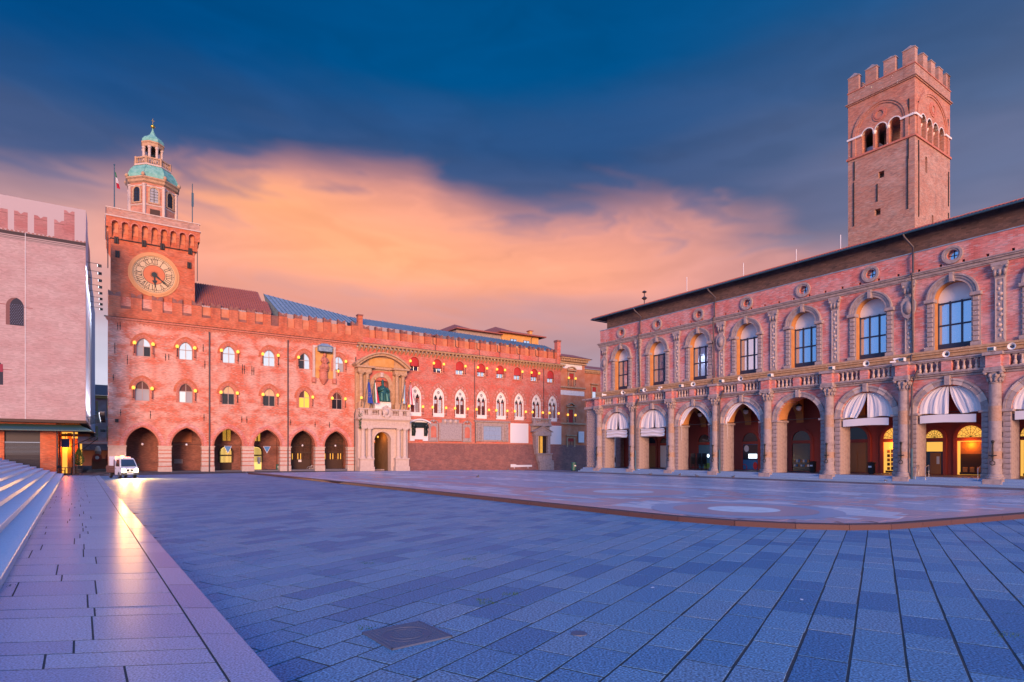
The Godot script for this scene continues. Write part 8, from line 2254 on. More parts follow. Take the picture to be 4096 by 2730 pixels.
	b = MB.new(); b.lathe([Vector2(0, 0), Vector2(0.32, 0), Vector2(0.42, 0.8), Vector2(0.45, 0.82), Vector2(0.45, 0.9), Vector2(0, 0.85)], Vector3.ZERO, 12); part(o, "pot", b, M.pipe)
	b = MB.new(); b.tube([Vector3(0, 0.85, 0), Vector3(0, 2.6, 0)], [0.04, 0.02], 5); part(o, "trunk", b, M.wood_dark)
	b = MB.new(); R.seed = 33
	for k in 900:
		var h := rr(0, 1); var rad := 0.5 * sin(PI * pow(h, 0.6)) * 0.98 + 0.05
		var a := rr(0, TAU); var q := rad * sqrt(rr(0.25, 1))
		var p := Vector3(cos(a) * q, 0.95 + h * 1.9, sin(a) * q)
		var bs := Basis(Vector3(rr(-1, 1), rr(-1, 1), rr(-1, 1)).normalized(), rr(0, 6))
		b.q(p + bs * Vector3(-0.09, 0, 0), p + bs * Vector3(0, -0.03, 0.02), p + bs * Vector3(0.09, 0, 0), p + bs * Vector3(0, 0.035, 0))
	part(o, "foliage", b, M.leaf)
	glow("flood_face", Color(0.85, 0.9, 1.0), 2.0)
	# floodlights on arms along the side sheet and a cluster under it
	var p := thing("arm_floodlight", "small black floodlight on an arm high on the white side sheet", "floodlight", at_wrap(0.0, 23.2, -1.0), TA, "floodlights high on the side sheet")
	b = MB.new(); b.tube([Vector3(0, 0, 0), Vector3(1.15, -0.05, 0)], 0.03, 5); part(p, "arm", b, M.iron)
	b = MB.new(); b.bbox(1.05, 1.4, -0.36, -0.08, -0.14, 0.14, 0.04); part(p, "housing", b, M.iron)
	part(p, "lamp_face", box_of(1.02, 1.04, -0.32, -0.1, -0.11, 0.11), M.flood_face)
	sheet_lamp(p, Vector3(0.99, -0.25, 0), Vector3(-1.0, -2.2, 0))
	for k in range(1, 8): copy(p, at_wrap(0.0, 23.2, -1.0 - 3.4 * k), TA)
	p = thing("low_floodlight", "black floodlight on a slanting arm under the white side sheet", "floodlight", at_wrap(0.0, 6.2, -1.0), TA, "floodlights under the side sheet")
	b = MB.new(); b.tube([Vector3(0, 0, 0), Vector3(1.3, 0.35, 0)], 0.04, 5); part(p, "arm", b, M.iron); b = MB.new(); b.bbox(1.2, 1.7, 0.3, 0.62, -0.25, 0.25, 0.05); part(p, "housing", b, M.iron); b = MB.new(); b.box(1.25, 1.65, 0.62, 0.64, -0.2, 0.2); part(p, "lens", b, M.steel)
	part(p, "lamp_face", box_of(1.17, 1.19, 0.33, 0.6, -0.2, 0.2), M.flood_face)
	sheet_lamp(p, Vector3(1.14, 0.5, 0), Vector3(-0.9, 2.2, 0))
	for k in range(1, 8): copy(p, at_wrap(0.0, 6.2, -1.0 - 2.6 * k), TA)
	# street behind: pink house, dark shop fronts, stall
	o = thing("street_house", "narrow pink house with balconies and tile roof at the end of the side street", "house", Vector3(-80, 0, -122), TA)
	part(o, "wall", box_of(-9, 12, -1, 14.0, -8, 0), M.plaster_pink)
	b = MB.new(); b.q(Vector3(-9.6, 14.0, 0.8), Vector3(12.6, 14.0, 0.8), Vector3(12.6, 16.6, -4.5), Vector3(-9.6, 16.6, -4.5)); part(o, "roof", b, M.tile_red)
	part(o, "cornice", box_of(-9.3, 12.3, 13.4, 14.0, 0, 0.5), M.plaster_ochre)
	for y in [4.6, 9.4]: part(o, "string_course", box_of(-9, 12, y - 0.3, y, 0, 0.25), M.pale_stone)
	for x in [-5.0, -2.0, 1.0]:
		for y in [4.8, 9.8]:
			var wd := part(o, "window", bbox_of(x - 0.75, x + 0.75, y, y + 3.0, 0, 0.12), M.plaster_ochre); part(wd, "pane", box_of(x - 0.5, x + 0.5, y + 0.1, y + 2.7, 0.12, 0.16), M.terracotta)
			for k in 6: part(wd, "baluster", box_of(x - 0.6 + k * 0.22, x - 0.52 + k * 0.22, y, y + 0.9, 0.3, 0.38), M.pale_stone)
			part(wd, "rail", box_of(x - 0.7, x + 0.7, y + 0.9, y + 1.0, 0.26, 0.42), M.pale_stone)
	part(o, "shop_front", box_of(-9, 12, -1, 3.6, 0.05, 0.3), M.timber)
	b = MB.new(); b.hex([Vector3(-9, 3.0, 2.2), Vector3(12, 3.0, 2.2), Vector3(12, 4.2, 0.3), Vector3(-9, 4.2, 0.3), Vector3(-9, 2.9, 2.2), Vector3(12, 2.9, 2.2), Vector3(12, 4.1, 0.3), Vector3(-9, 4.1, 0.3)]); part(o, "awning", b, M.brick_dark)
	o = thing("street_stall", "brown street stall with two round red panels and a pale urn on top", "stall", Vector3(-60.4, 0, -88), TA)
	part(o, "counter", bbox_of(-1.6, 1.4, -0.1, 1.5, -1, 0.0), M.wood_warm if M.has("wood_warm") else M.timber)
	for x in [-0.95, 0.6]:
		b = MB.new(); b.slab(circ(x, 1.65, 0.6, 16), 0.0, 0.12, true); part(o, "round_panel", b, M.paint_maroon); b = MB.new(); b.slab(circ(x, 1.65, 0.25, 12), 0.12, 0.15, true); part(o, "emblem", b, M.board_white)
	b = MB.new(); b.lathe([Vector2(0.3, 2.1), Vector2(0.42, 2.6), Vector2(0.3, 3.1), Vector2(0.2, 3.3), Vector2(0, 3.4)], Vector3(-0.85, 0, -0.4), 10); part(o, "urn", b, M.pale_stone)
	# cafe table and chairs on the pavement end
	var tp := thing("cafe_table", "small dark round cafe table under the green canopy", "table", Vector3(-42.5, 0.15, -57.2), 0.4)
	b = MB.new(); b.cyl(Vector3(0, 0.7, 0), 0.42, 0.04, 14); part(tp, "table_top", b, M.black)
	b = MB.new(); b.tube([Vector3(0, 0, 0), Vector3(0, 0.7, 0)], 0.04, 6); part(tp, "stem", b, M.black); b = MB.new(); b.cyl(Vector3(0, 0, 0), 0.25, 0.04, 10); part(tp, "foot", b, M.black)
	copy(tp, Vector3(-43.4, 0.15, -57.6), 0.1)
	tp.set_meta("group", "cafe tables under the canopy"); get_node("cafe_table_001").set_meta("group", "cafe tables under the canopy")
	var ch := thing("cafe_chair", "dark cafe chair facing the small tables, its back to the potted shrub", "chair", Vector3(-41.7, 0.15, -57.0), -1.9)
	cafe_chair(ch)
	copy(ch, Vector3(-44.1, 0.15, -58.0), 1.4, "dark cafe chair beside the brick wall, at the end of the tables")

func sheet_lamp(p: Node3D, at: Vector3, dir: Vector3):
	var sp := SpotLight3D.new()
	sp.name = "flood_beam"; sp.light_color = Color(0.88, 0.92, 1.0); sp.light_energy = 16.0; sp.spot_angle = 62; sp.spot_angle_attenuation = 1.0; sp.light_size = 0.2; sp.spot_range = 40; sp.shadow_enabled = true
	p.add_child(sp, true)
	sp.position = at
	sp.basis = Basis.looking_at(dir.normalized(), Vector3(0, 0, 1))

func cafe_chair(ch: Node3D):
	var b := MB.new(); b.bbox(-0.22, 0.22, 0.42, 0.47, -0.22, 0.22, 0.02); part(ch, "seat", b, M.black)
	b = MB.new(); b.box(-0.22, 0.22, 0.62, 0.9, -0.25, -0.21); part(ch, "backrest", b, M.black)
	for x in [-0.19, 0.19]:
		b = MB.new(); b.tube([Vector3(x, 0, -0.24), Vector3(x, 0.45, -0.2), Vector3(x, 0.92, -0.25)], 0.018, 5); part(ch, "leg", b, M.black)
		b = MB.new(); b.tube([Vector3(x, 0, 0.2), Vector3(x, 0.44, 0.18)], 0.018, 5); part(ch, "leg", b, M.black)

func make_van():
	mat("van_white", Color(0.70, 0.70, 0.72), 0.25); M.van_white.clearcoat_enabled = true
	mat("van_glass", Color(0.03, 0.035, 0.05), 0.03); M.van_glass.metallic_specular = 0.8
	mat("bed_brown", Color(0.16, 0.07, 0.045), 0.7)
	glow("headlight_glow", Color(1.0, 0.72, 0.34), 120.0); glow("beacon_glow", Color(1.0, 0.42, 0.04), 20.0)
	# standing on the square with its nose towards the church steps; +z is forward
	var at := Vector3(-34.4, 0.0, -53.4)
	var turn := deg_to_rad(52.0)
	var t := thing("pickup_van", "small white pickup van with headlights and an orange roof beacon lit", "van", at, turn)
	# body: cross sections along z (half width low, half width high, bottom, shoulder, top)
	var b := MB.new()
	var W := 0.70
	var side := PackedVector2Array([Vector2(0, 0.32), Vector2(0, 0.78), Vector2(-0.06, 0.92), Vector2(-0.28, 1.02), Vector2(-1.5, 1.02), Vector2(-1.5, 0.32)])
	# wheel arch cut out of the side
	var cut := PackedVector2Array([Vector2(-1.5, 0.32), Vector2(-0.92, 0.32), Vector2(-0.86, 0.5), Vector2(-0.7, 0.6), Vector2(-0.52, 0.6), Vector2(-0.36, 0.5), Vector2(-0.3, 0.32), Vector2(0, 0.32), Vector2(0.0, 0.74), Vector2(-0.05, 0.9), Vector2(-0.25, 1.02), Vector2(-1.5, 1.02)])
	var m := MB.new(); m.slab(cut, -W, W, true)
	b.add(m, Transform3D(Basis(Vector3.UP, -PI / 2), Vector3.ZERO))
	part(t, "body", b, M.van_white)
	# cabin: slanting pillars and roof
	b = MB.new()
	var F0 := [Vector3(-0.69, 1.02, -0.24), Vector3(0.69, 1.02, -0.24), Vector3(0.56, 1.74, -0.66), Vector3(-0.56, 1.74, -0.66)]
	var B0 := [Vector3(-0.69, 1.02, -1.5), Vector3(0.69, 1.02, -1.5), Vector3(0.58, 1.74, -1.45), Vector3(-0.58, 1.74, -1.45)]
	b.hex([F0[0], F0[1], F0[2], F0[3], B0[0], B0[1], B0[2], B0[3]])
	b.hex([Vector3(-0.56, 1.74, -0.66), Vector3(0.56, 1.74, -0.66), Vector3(0.5, 1.82, -0.78), Vector3(-0.5, 1.82, -0.78), Vector3(-0.58, 1.74, -1.45), Vector3(0.58, 1.74, -1.45), Vector3(0.5, 1.82, -1.4), Vector3(-0.5, 1.82, -1.4)])
	part(t, "cabin", b, M.van_white)
	var ins := func(a: Vector3, c: Vector3, f: float) -> Vector3: return a.lerp(c, f)
	b = MB.new()
	var cf: Vector3 = (F0[0] + F0[1] + F0[2] + F0[3]) / 4
	var off := Vector3(0, 0.006, 0.012)
	var G := []
	for v in F0: G.append(Vector3(v.x * 0.9, lerpf(v.y, cf.y, 0.09), lerpf(v.z, cf.z, 0.09)) + off)
	b.q(G[0], G[1], G[2], G[3]); part(t, "windscreen", b, M.van_glass)
	for s in [-1.0, 1.0]:
		b = MB.new()
		var P := [Vector3(s * 0.70, 1.08, -0.45), Vector3(s * 0.70, 1.08, -1.35), Vector3(s * 0.59, 1.68, -1.35), Vector3(s * 0.59, 1.68, -0.78)]
		if s > 0: b.q(P[0], P[1], P[2], P[3])
		else: b.q(P[1], P[0], P[3], P[2])
		part(t, "side_window", b, M.van_glass)
		b = MB.new(); b.box(s * 0.705 - 0.006, s * 0.705 + 0.006, 0.38, 1.02, -1.42, -0.9); var dr := part(t, "door", b, M.van_white)
		part(dr, "handle", box_of(s * 0.715 - 0.012, s * 0.715 + 0.012, 0.88, 0.92, -1.35, -1.2), M.black)
		b = MB.new(); b.tube([Vector3(s * 0.7, 1.1, -0.42), Vector3(s * 0.82, 1.18, -0.38)], 0.015, 5); b.bbox(minf(s * 0.78, s * 0.92), maxf(s * 0.78, s * 0.92), 1.08, 1.34, -0.42, -0.36, 0.02); part(t, "mirror", b, M.black)
		# lamps
		b = MB.new(); b.lathe([Vector2(0, 0.03), Vector2(0.13, 0.02), Vector2(0.165, -0.02)], Vector3.ZERO, 16); var hl := part(t, "headlight", b, M.headlight_glow); hl.rotation.x = PI / 2; hl.position = Vector3(s * 0.5, 0.72, 0.03)
		b = MB.new(); b.bbox(s * 0.5 - 0.19, s * 0.5 + 0.19, 0.54, 0.9, -0.03, 0.015, 0.02); part(t, "lamp_surround", b, M.steel)
		b = MB.new(); b.bbox(minf(s * 0.62, s * 0.69), maxf(s * 0.62, s * 0.69), 0.42, 0.5, 0.0, 0.04, 0.01); part(t, "indicator", b, M.beacon_off)
		var sp := SpotLight3D.new()
		sp.name = "headlight_beam"; sp.light_color = Color(1.0, 0.72, 0.38); sp.light_energy = 60.0; sp.spot_angle = 38; sp.spot_angle_attenuation = 0.7; sp.light_size = 0.1; sp.spot_range = 60; sp.shadow_enabled = true
		t.add_child(sp, true); sp.position = Vector3(s * 0.5, 0.72, 0.1); sp.rotation_degrees = Vector3(-6, 180, 0)
	b = MB.new(); b.bbox(-0.28, 0.28, 0.62, 0.8, -0.02, 0.012, 0.02); part(t, "grille", b, M.black)
	b = MB.new(); b.box(-0.05, 0.05, 0.58, 0.86, 0.0, 0.03); part(t, "badge_bar", b, M.van_white)
	b = MB.new(); b.bbox(-0.71, 0.71, 0.28, 0.55, -0.1, 0.07, 0.04); part(t, "bumper", b, M.bumper_grey)
	b = MB.new(); b.box(-0.26, 0.26, 0.36, 0.48, 0.07, 0.08); part(t, "number_plate", b, M.board_white)
	b = MB.new(); b.tube([Vector3(-0.45, 1.12, -0.27), Vector3(0.05, 1.3, -0.36)], 0.012, 4); b.tube([Vector3(0.0, 1.1, -0.26), Vector3(0.45, 1.28, -0.35)], 0.012, 4); part(t, "wiper", b, M.black)
	# load bed with boards and a pale box
	b = MB.new(); b.box(-0.7, 0.7, 0.5, 0.64, -3.5, -1.55); part(t, "load_bed", b, M.bed_brown)
	for s in [-1.0, 1.0]:
		for k in 3: part(t, "side_board", bbox_of(minf(s * 0.70, s * 0.75), maxf(s * 0.70, s * 0.75), 0.62 + k * 0.17, 0.78 + k * 0.17, -3.5, -1.55, 0.01), M.bed_brown)
		part(t, "stake", box_of(s * 0.72 - 0.03, s * 0.72 + 0.03, 0.6, 1.7, -1.66, -1.58), M.bed_brown)
	part(t, "tail_board", bbox_of(-0.72, 0.72, 0.62, 1.12, -3.55, -3.5), M.bed_brown)
	for k in 5: part(t, "load_panel", bbox_of(-0.62 + k * 0.26, -0.38 + k * 0.26, 0.66, 1.98 - 0.01 * k, -3.1, -1.7, 0.01), M.board_white if k != 1 else M.cloth_white)
	part(t, "chassis", box_of(-0.45, 0.45, 0.3, 0.5, -3.4, -0.2), M.black)
	for q in [[-0.6, -0.61], [0.6, -0.61], [-0.6, -2.75], [0.6, -2.75]]:
		b = MB.new(); b.lathe([Vector2(0.0, -0.09), Vector2(0.24, -0.09), Vector2(0.28, -0.06), Vector2(0.28, 0.06), Vector2(0.24, 0.09), Vector2(0, 0.09)], Vector3.ZERO, 18)
		var wh := part(t, "wheel", b, M.rubber); wh.rotation.z = PI / 2; wh.position = Vector3(q[0], 0.28, q[1])
		b = MB.new(); b.lathe([Vector2(0.15, -0.1), Vector2(0.15, 0.1), Vector2(0.05, 0.08), Vector2(0, 0.1)], Vector3.ZERO, 14); part(wh, "rim", b, M.steel)
	b = MB.new(); b.box(-0.45, -0.05, 1.82, 1.86, -1.15, -0.9); var bar := part(t, "beacon_bar", b, M.black)
	b = MB.new(); b.lathe([Vector2(0.1, 0), Vector2(0.1, 0.1), Vector2(0.06, 0.16), Vector2(0, 0.17)], Vector3.ZERO, 12)
	var bc := part(t, "beacon_lamp", b, M.beacon_glow); bc.position = Vector3(-0.25, 1.87, -1.02); bc.scale = Vector3(1.5, 1, 1)
	omni(t, Vector3(-0.25, 1.95, -1.02), Color(1.0, 0.42, 0.05), 1.6, 0.1, 12)
	# cable trailing to the pavement
	b = MB.new()
	var pth := []
	for k in 12:
		var f := k / 11.0
		var p := Vector3(-37.0, 0.5, -55.0).lerp(Vector3(-40.6, 0.16, -54.2), f)
		p.y = 0.06 + 0.5 * pow(1 - f, 2.5) + (0.13 if f > 0.93 else 0.0)
		pth.append(p)
	b.tube(pth, 0.02, 5)
	solo("cable", b, M.black, "black cable trailing from the pickup van to the pavement", "cable")

func make_small_things():
	# square manhole frame with a round lid, studded
	var t := thing("manhole_cover", "square cast iron manhole frame with round studded lid in the paving", "manhole cover", Vector3(-1.275, 0.006, -7.19), deg_to_rad(38))
	var b := MB.new(); b.box(-0.39, 0.39, -0.02, 0.010, -0.39, 0.39); part(t, "frame_plate", b, M.cast_iron)
	b = MB.new()
	for i in 4: b.add(edge_bar(), Transform3D(Basis(Vector3.UP, i * PI / 2), Vector3.ZERO))
	part(t, "frame_edge", b, M.cast_iron)
	var stud := bbox_of(-0.019, 0.019, -0.019, 0.019, 0, 0.007, 0.004).mesh(M.cast_iron)
	for i in 15:
		for j in 15:
			var x := -0.343 + i * 0.049; var z := -0.343 + j * 0.049
			var r := Vector2(x, z).length()
			if (r < 0.29 and r > 0.185): continue
			var o := piece(t, "stud", stud, Vector3(x, 0.010, z)); o.rotation.x = -PI / 2
	for q in [[0.275, 0.295], [0.19, 0.21]]:
		b = MB.new(); b.band(rev(closed(circ(0, 0, q[0], 36))), rev(closed(circ(0, 0, q[1], 36))), 0, 0.01)
		var o := part(t, "lid_ring", b, M.cast_iron); o.rotation.x = -PI / 2; o.position.y = 0.008
	# second, small valve lid and a grate by the kerb
	b = MB.new(); b.cyl(Vector3.ZERO, 0.1, 0.012, 18); solo("valve_lid", b, M.cast_iron, "small round iron valve lid in the paving near the bottom middle", "lid", "", Vector3(0.82, 0.0, -7.25))
	t = thing("drain_grate", "rectangular iron drain grate beside the pavement kerb", "grate", Vector3(-8.35, 0.006, -12.75), deg_to_rad(35))
	for k in 7: part(t, "bar", box_of(-0.3 + k * 0.09, -0.25 + k * 0.09, 0, 0.012, -0.22, 0.22), M.cast_iron)
	part(t, "rim", box_of(-0.34, 0.34, -0.02, 0.004, -0.25, 0.25), M.black)
	# litter bins
	var bn := thing("litter_bin", "blue green litter bin inside the fourth arch of the arcaded palace", "bin", at_hall(20.2, -0.28, -1.6), TA)
	make_bin(bn, M.green_paint)
	copy(bn, g3(7.9, 76.0), TA, "dark green litter bin at the foot of the diamond-block corner of the loggia").scale = Vector3(1.15, 1.15, 1.15)
	var bk := thing("shop_bin", "black litter bin in the loggia beside the bookshop window", "bin", at_log(27.1, 0.552, -2.5), TP); make_bin(bk, M.black)
	copy(bk, at_log(32.2, 0.552, -2.0), TP, "black litter bin in the loggia before the dark passage")
	bicycle()
	# blue triangular hanging signs in two arches
	for q in [[13.45, "blue downward triangle sign with white studs hanging in the third arch of the arcade"], [18.45, "blue downward triangle sign with white studs hanging in the fourth arch of the arcade"]]:
		var s := thing("triangle_sign", q[1], "sign", at_hall(q[0], 2.3, -0.42), TA, "triangle signs in the arcade")
		b = MB.new(); b.slab(PackedVector2Array([Vector2(0, 0), Vector2(0.45, 0.93), Vector2(-0.45, 0.93)]), -0.02, 0.02, true); part(s, "panel", b, M.sign_blue)
		b = MB.new(); b.band(PackedVector2Array([Vector2(-0.42, 0.9), Vector2(0, 0.05), Vector2(0.42, 0.9)]), PackedVector2Array([Vector2(-0.47, 0.9), Vector2(0, -0.03), Vector2(0.47, 0.9)]), -0.025, 0.03); part(s, "border", b, M.board_white)
		for k in 6: part(s, "stud", bbox_of(-0.44 + k * 0.165, -0.38 + k * 0.165, 0.93, 1.0, -0.03, 0.03, 0.01), M.board_white)
		b = MB.new(); b.tube([Vector3(0, 1.0, 0), Vector3(0, 1.15, 0)], 0.02, 4); part(s, "hanger", b, M.iron)
	# white globes on the ties of the first arches
	for q in [[3.6, "first"], [8.5, "second"], [23.3, "fifth"], [28.1, "sixth"]]:
		b = MB.new(); b.ball(Vector3.ZERO, Vector3(0.13, 0.16, 0.13), 10, 8)
		solo("globe_lamp", b, M.white_paint, "small unlit white globe on the tie rod of the %s arch of the arcade" % q[1], "lamp", "globes on the arcade ties", at_hall(q[0], 3.42, -0.36), TA)
	var cam := thing("corner_camera", "dark camera housing at the corner of the arcaded palace by the side street", "camera", at_hall(0.9, 6.1, 0.1), TA)
	part(cam, "housing", bbox_of(-0.18, 0.18, 0, 0.4, 0.05, 0.4, 0.03), M.iron); part(cam, "bracket", box_of(-0.05, 0.05, 0.1, 0.2, -0.1, 0.06), M.iron)
	var fl2 := thing("corner_floodlight", "dark floodlight sticking out over the side street from the palace corner", "floodlight", at_hall(-0.35, 4.9, -0.2), TA)
	part(fl2, "housing", bbox_of(-0.4, 0.1, 0, 0.3, -0.2, 0.25, 0.04), M.iron); part(fl2, "bracket", box_of(0.05, 0.4, 0.08, 0.16, -0.1, 0.0), M.iron)
	# pigeons
	var pg := thing("pigeon", "grey pigeon walking on the paving of the square", "pigeon", Vector3(-2.9, 0.163, -50.5), 0.6, "pigeons on the square")
	b = MB.new(); b.ball(Vector3(0, 0.13, 0), Vector3(0.075, 0.075, 0.14), 10, 7); b.ball(Vector3(0, 0.22, 0.12), Vector3(0.04, 0.045, 0.05), 8, 6); b.tube([Vector3(0, 0.16, 0.08), Vector3(0, 0.22, 0.12)], [0.055, 0.035], 7); b.tube([Vector3(0, 0.13, -0.1), Vector3(0, 0.1, -0.27)], [0.05, 0.03], 6); b.tube([Vector3(0, 0.215, 0.16), Vector3(0, 0.205, 0.2)], [0.014, 0.004], 5)
	part(pg, "body", b, M.pigeon_grey)
	for s in [-0.03, 0.03]:
		b = MB.new(); b.tube([Vector3(s, 0.08, 0.01), Vector3(s, 0.0, 0.02), Vector3(s, 0.0, 0.06)], 0.008, 4); part(pg, "leg", b, M.pigeon_leg)
	for q in [[13.9, 59.6, 1.0], [16.7, 59.0, 2.2], [17.2, 55.2, 3.9], [19.9, 53.3, 0.3], [25.2, 49.7, 2.0], [28.0, 44.4, 5.0], [-7.0, 82.0, 1.4], [-5.4, 82.5, 4.0], [-0.5, 82.0, 2.6], [-30.0, 67.0, 3.0]]:
		var c := copy(pg, g3(q[0], q[1], 0.035), q[2])
		if Geometry2D.is_point_in_polygon(Vector2(q[0], q[1]), plat): c.position.y += 0.13
	# chairs stacked in the loggia
	var ch := Node3D.new()
	var cm := MB.new()
	cm.bbox(-0.22, 0.22, 0.42, 0.47, -0.22, 0.22, 0.02); cm.box(-0.21, 0.21, 0.6, 0.88, -0.27, -0.23)
	for x in [-0.2, 0.2]:
		cm.tube([Vector3(x, 0, -0.26), Vector3(x, 0.45, -0.22), Vector3(x, 0.9, -0.27)], 0.018, 5); cm.tube([Vector3(x, 0, 0.22), Vector3(x, 0.44, 0.2)], 0.018, 5)
	ch.free()
	var mesh := cm.mesh(M.black)
	for q in [[14.85, -1.6, "stack next to the pier"], [15.55, -1.7, "middle stack"], [16.25, -1.6, "stack before the teal window"]]:
		for k in 8:
			var o := piece(self, "stacked_chair", mesh, at_log(q[0], 0.552 + k * 0.12, q[1] + k * 0.012))
			o.rotation.y = TP + 0.5
			tag(o, "dark chair piled in the loggia, %s" % q[2], "chair", "chairs piled in the loggia")
	# handrails on the loggia steps
	for x in [36.35, 37.0, 40.1]:
		var h := thing("step_handrail", "thin pale metal handrail standing on the loggia steps", "handrail", at_log(x, 0.36, 0.3), TP, "handrails on the loggia steps")
		b = MB.new(); b.tube([Vector3(0, 0.0, 0.28), Vector3(0, 0.85, 0.28), Vector3(0, 1.05, -0.3), Vector3(0, 0.2, -0.3)], 0.022, 6); part(h, "rail", b, M.steel)
	fountain()
	# weeds in the joints
	var wd := MB.new(); R.seed = 5
	for q in [[-0.45, 8.9], [-0.35, 8.72], [0.0, 9.3], [-1.85, 7.5], [-2.9, 11.9], [-0.9, 12.4], [6.0, 7.2], [-10.9, 12.6], [-13.2, 15.8], [-15.6, 19.3], [-10.3, 12.0], [-9.4, 10.9], [-17.5, 22.0], [-7.9, 9.2]]:
		for k in 26:
			var p := g3(q[0] + rr(-0.14, 0.14), q[1] + rr(-0.09, 0.09), 0.0 if q[0] > -7 else 0.14)
			var h := rr(0.01, 0.035)
			var d := Vector3(rr(-0.02, 0.02), h, rr(-0.02, 0.02))
			wd.t(p + Vector3(-0.006, 0, 0), p + Vector3(0.006, 0, 0), p + d)
	var wo := part(self, "weeds", wd, M.weed); tag(wo, "small green weeds growing in the paving joints", "weeds", "", "stuff")
	# scraps of paper on the ground
	for q in [[2.3, 9.7, 0.4], [4.35, 8.9, 1.2], [-6.6, 17.0, 2.0]]:
		b = MB.new(); b.q(Vector3(-0.03, 0.004, 0.02), Vector3(0.03, 0.006, 0.02), Vector3(0.03, 0.012, -0.02), Vector3(-0.03, 0.004, -0.02))
		solo("paper_scrap", b, M.board_white, "tiny white scrap of paper lying on the paving", "litter", "paper scraps on the paving", g3(q[0], q[1], 0.01), q[2])

func edge_bar() -> MB: return box_of(-0.4, 0.4, -0.01, 0.016, 0.375, 0.4)
func make_bin(t: Node3D, m: Material):
	var b := MB.new(); b.lathe([Vector2(0.24, 0.08), Vector2(0.27, 0.1), Vector2(0.27, 0.85), Vector2(0.0, 0.85)], Vector3.ZERO, 14); part(t, "drum", b, m)
	b = MB.new(); b.lathe([Vector2(0.3, 0.86), Vector2(0.3, 0.95), Vector2(0.1, 1.02), Vector2(0, 1.02)], Vector3.ZERO, 14); part(t, "lid", b, m)
	b = MB.new(); b.cyl(Vector3.ZERO, 0.2, 0.08, 10); part(t, "foot", b, M.iron)
	b = MB.new(); b.box(-0.12, 0.12, 0.55, 0.68, 0.25, 0.285); part(t, "label_plate", b, M.board_white)
func bicycle():
	var t := thing("bicycle", "pale bicycle parked inside the fifth arch of the arcaded palace", "bicycle", at_hall(25.0, -0.3, -1.2), TA)
	for x in [-0.52, 0.52]:
		var p := []
		for k in 25: p.append(Vector3(x + cos(TAU * k / 24) * 0.32, 0.33 + sin(TAU * k / 24) * 0.32, 0))
		var b := MB.new(); b.tube(p, 0.022, 5, false); var w := part(t, "wheel", b, M.steel)
		b = MB.new()
		for k in 8: b.tube([Vector3(x, 0.33, 0), Vector3(x + cos(TAU * k / 8) * 0.31, 0.33 + sin(TAU * k / 8) * 0.31, 0)], 0.006, 3)
		part(w, "spoke", b, M.steel)
	var f := MB.new()
	for q in [[Vector3(-0.52, 0.33, 0), Vector3(-0.05, 0.3, 0)], [Vector3(-0.05, 0.3, 0), Vector3(-0.2, 0.85, 0)], [Vector3(-0.2, 0.78, 0), Vector3(0.36, 0.8, 0)], [Vector3(-0.05, 0.3, 0), Vector3(0.38, 0.7, 0)], [Vector3(-0.52, 0.33, 0), Vector3(-0.18, 0.75, 0)], [Vector3(0.34, 0.95, 0), Vector3(0.52, 0.33, 0)]]: f.tube(q, 0.02, 6)
	part(t, "frame", f, M.board_white)
	f = MB.new(); f.tube([Vector3(0.3, 0.98, -0.25), Vector3(0.38, 1.0, 0), Vector3(0.3, 0.98, 0.25)], 0.018, 5); part(t, "handlebar", f, M.black)
	f = MB.new(); f.ball(Vector3(-0.22, 0.9, 0), Vector3(0.14, 0.04, 0.08), 8, 5); part(t, "saddle", f, M.black)
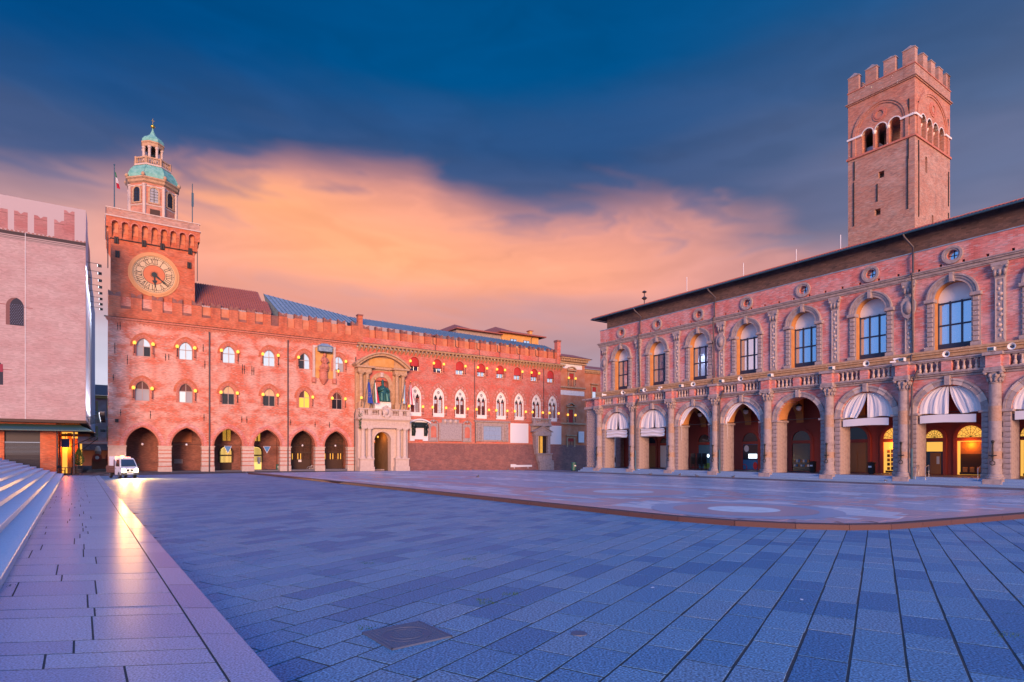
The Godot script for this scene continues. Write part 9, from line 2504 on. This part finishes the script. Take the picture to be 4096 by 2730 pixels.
func fountain():
	# seen through the first arch: bronze figure on a marble pedestal with putti
	var p := at_log(-13.0, -0.2, -18.0)
	var t := thing("sea_god_fountain", "marble fountain with dark bronze figures seen through the corner arch", "fountain", p, 0.25)
	var b := MB.new(); b.lathe([Vector2(3.2, 0), Vector2(3.2, 0.9), Vector2(3.0, 0.95), Vector2(2.8, 0.7), Vector2(0, 0.7)], Vector3.ZERO, 20); part(t, "basin", b, M.marble)
	b = MB.new(); b.lathe([Vector2(1.5, 0.7), Vector2(1.2, 1.4), Vector2(1.7, 2.0), Vector2(1.8, 2.3), Vector2(1.5, 2.5), Vector2(1.35, 2.6), Vector2(1.35, 4.6), Vector2(1.7, 4.8), Vector2(1.7, 5.0), Vector2(1.0, 5.2), Vector2(0.9, 5.6), Vector2(0, 5.6)], Vector3.ZERO, 8, true); part(t, "pedestal", b, M.marble)
	for k in 8:
		var a := TAU * k / 8 + PI / 8
		b = MB.new(); b.ball(Vector3(cos(a) * 1.3, 3.6, sin(a) * 1.3), Vector3(0.36, 0.6, 0.36), 8, 6); part(t, "shield", b, M.bronze_dark)
	for k in 4:
		var a := TAU * k / 4 + 0.5
		var c := Vector3(cos(a), 0, sin(a))
		b = MB.new(); b.ball(c * 1.6 + Vector3(0, 1.5, 0), Vector3(0.4, 0.55, 0.4), 8, 6); b.ball(c * 1.75 + Vector3(0, 2.15, 0), Vector3(0.2, 0.25, 0.2), 7, 5); b.tube([c * 1.6 + Vector3(0, 1.2, 0), c * 2.2 + Vector3(0, 0.8, 0)], [0.3, 0.12], 7); part(t, "sea_nymph", b, M.bronze_dark)
		b = MB.new(); b.ball(c * 1.25 + Vector3(0, 5.5, 0), Vector3(0.28, 0.5, 0.28), 8, 6); b.ball(c * 1.3 + Vector3(0, 6.05, 0), Vector3(0.17, 0.2, 0.17), 7, 5); b.tube([c * 1.25 + Vector3(0, 5.7, 0), c * 1.7 + Vector3(0.2, 6.1, 0)], [0.1, 0.06], 6); part(t, "putto", b, M.bronze)
	b = MB.new()
	b.tube([Vector3(-0.2, 5.6, 0), Vector3(-0.25, 6.5, 0.05), Vector3(-0.12, 7.3, 0)], [0.16, 0.2, 0.26], 8); b.tube([Vector3(0.3, 5.6, 0.1), Vector3(0.35, 6.5, 0.15), Vector3(0.12, 7.3, 0)], [0.16, 0.2, 0.26], 8); b.ball(Vector3(0, 7.9, 0), Vector3(0.45, 0.7, 0.32), 10, 7); b.ball(Vector3(0.05, 8.85, 0.05), Vector3(0.2, 0.27, 0.22), 8, 6); b.tube([Vector3(0.4, 8.3, 0), Vector3(0.9, 7.9, 0.2), Vector3(1.3, 8.2, 0.3)], [0.16, 0.13, 0.08], 7); b.tube([Vector3(-0.4, 8.3, 0), Vector3(-0.65, 7.6, 0), Vector3(-0.6, 7.0, 0.2)], [0.16, 0.13, 0.08], 7)
	part(t, "sea_god", b, M.bronze_dark)
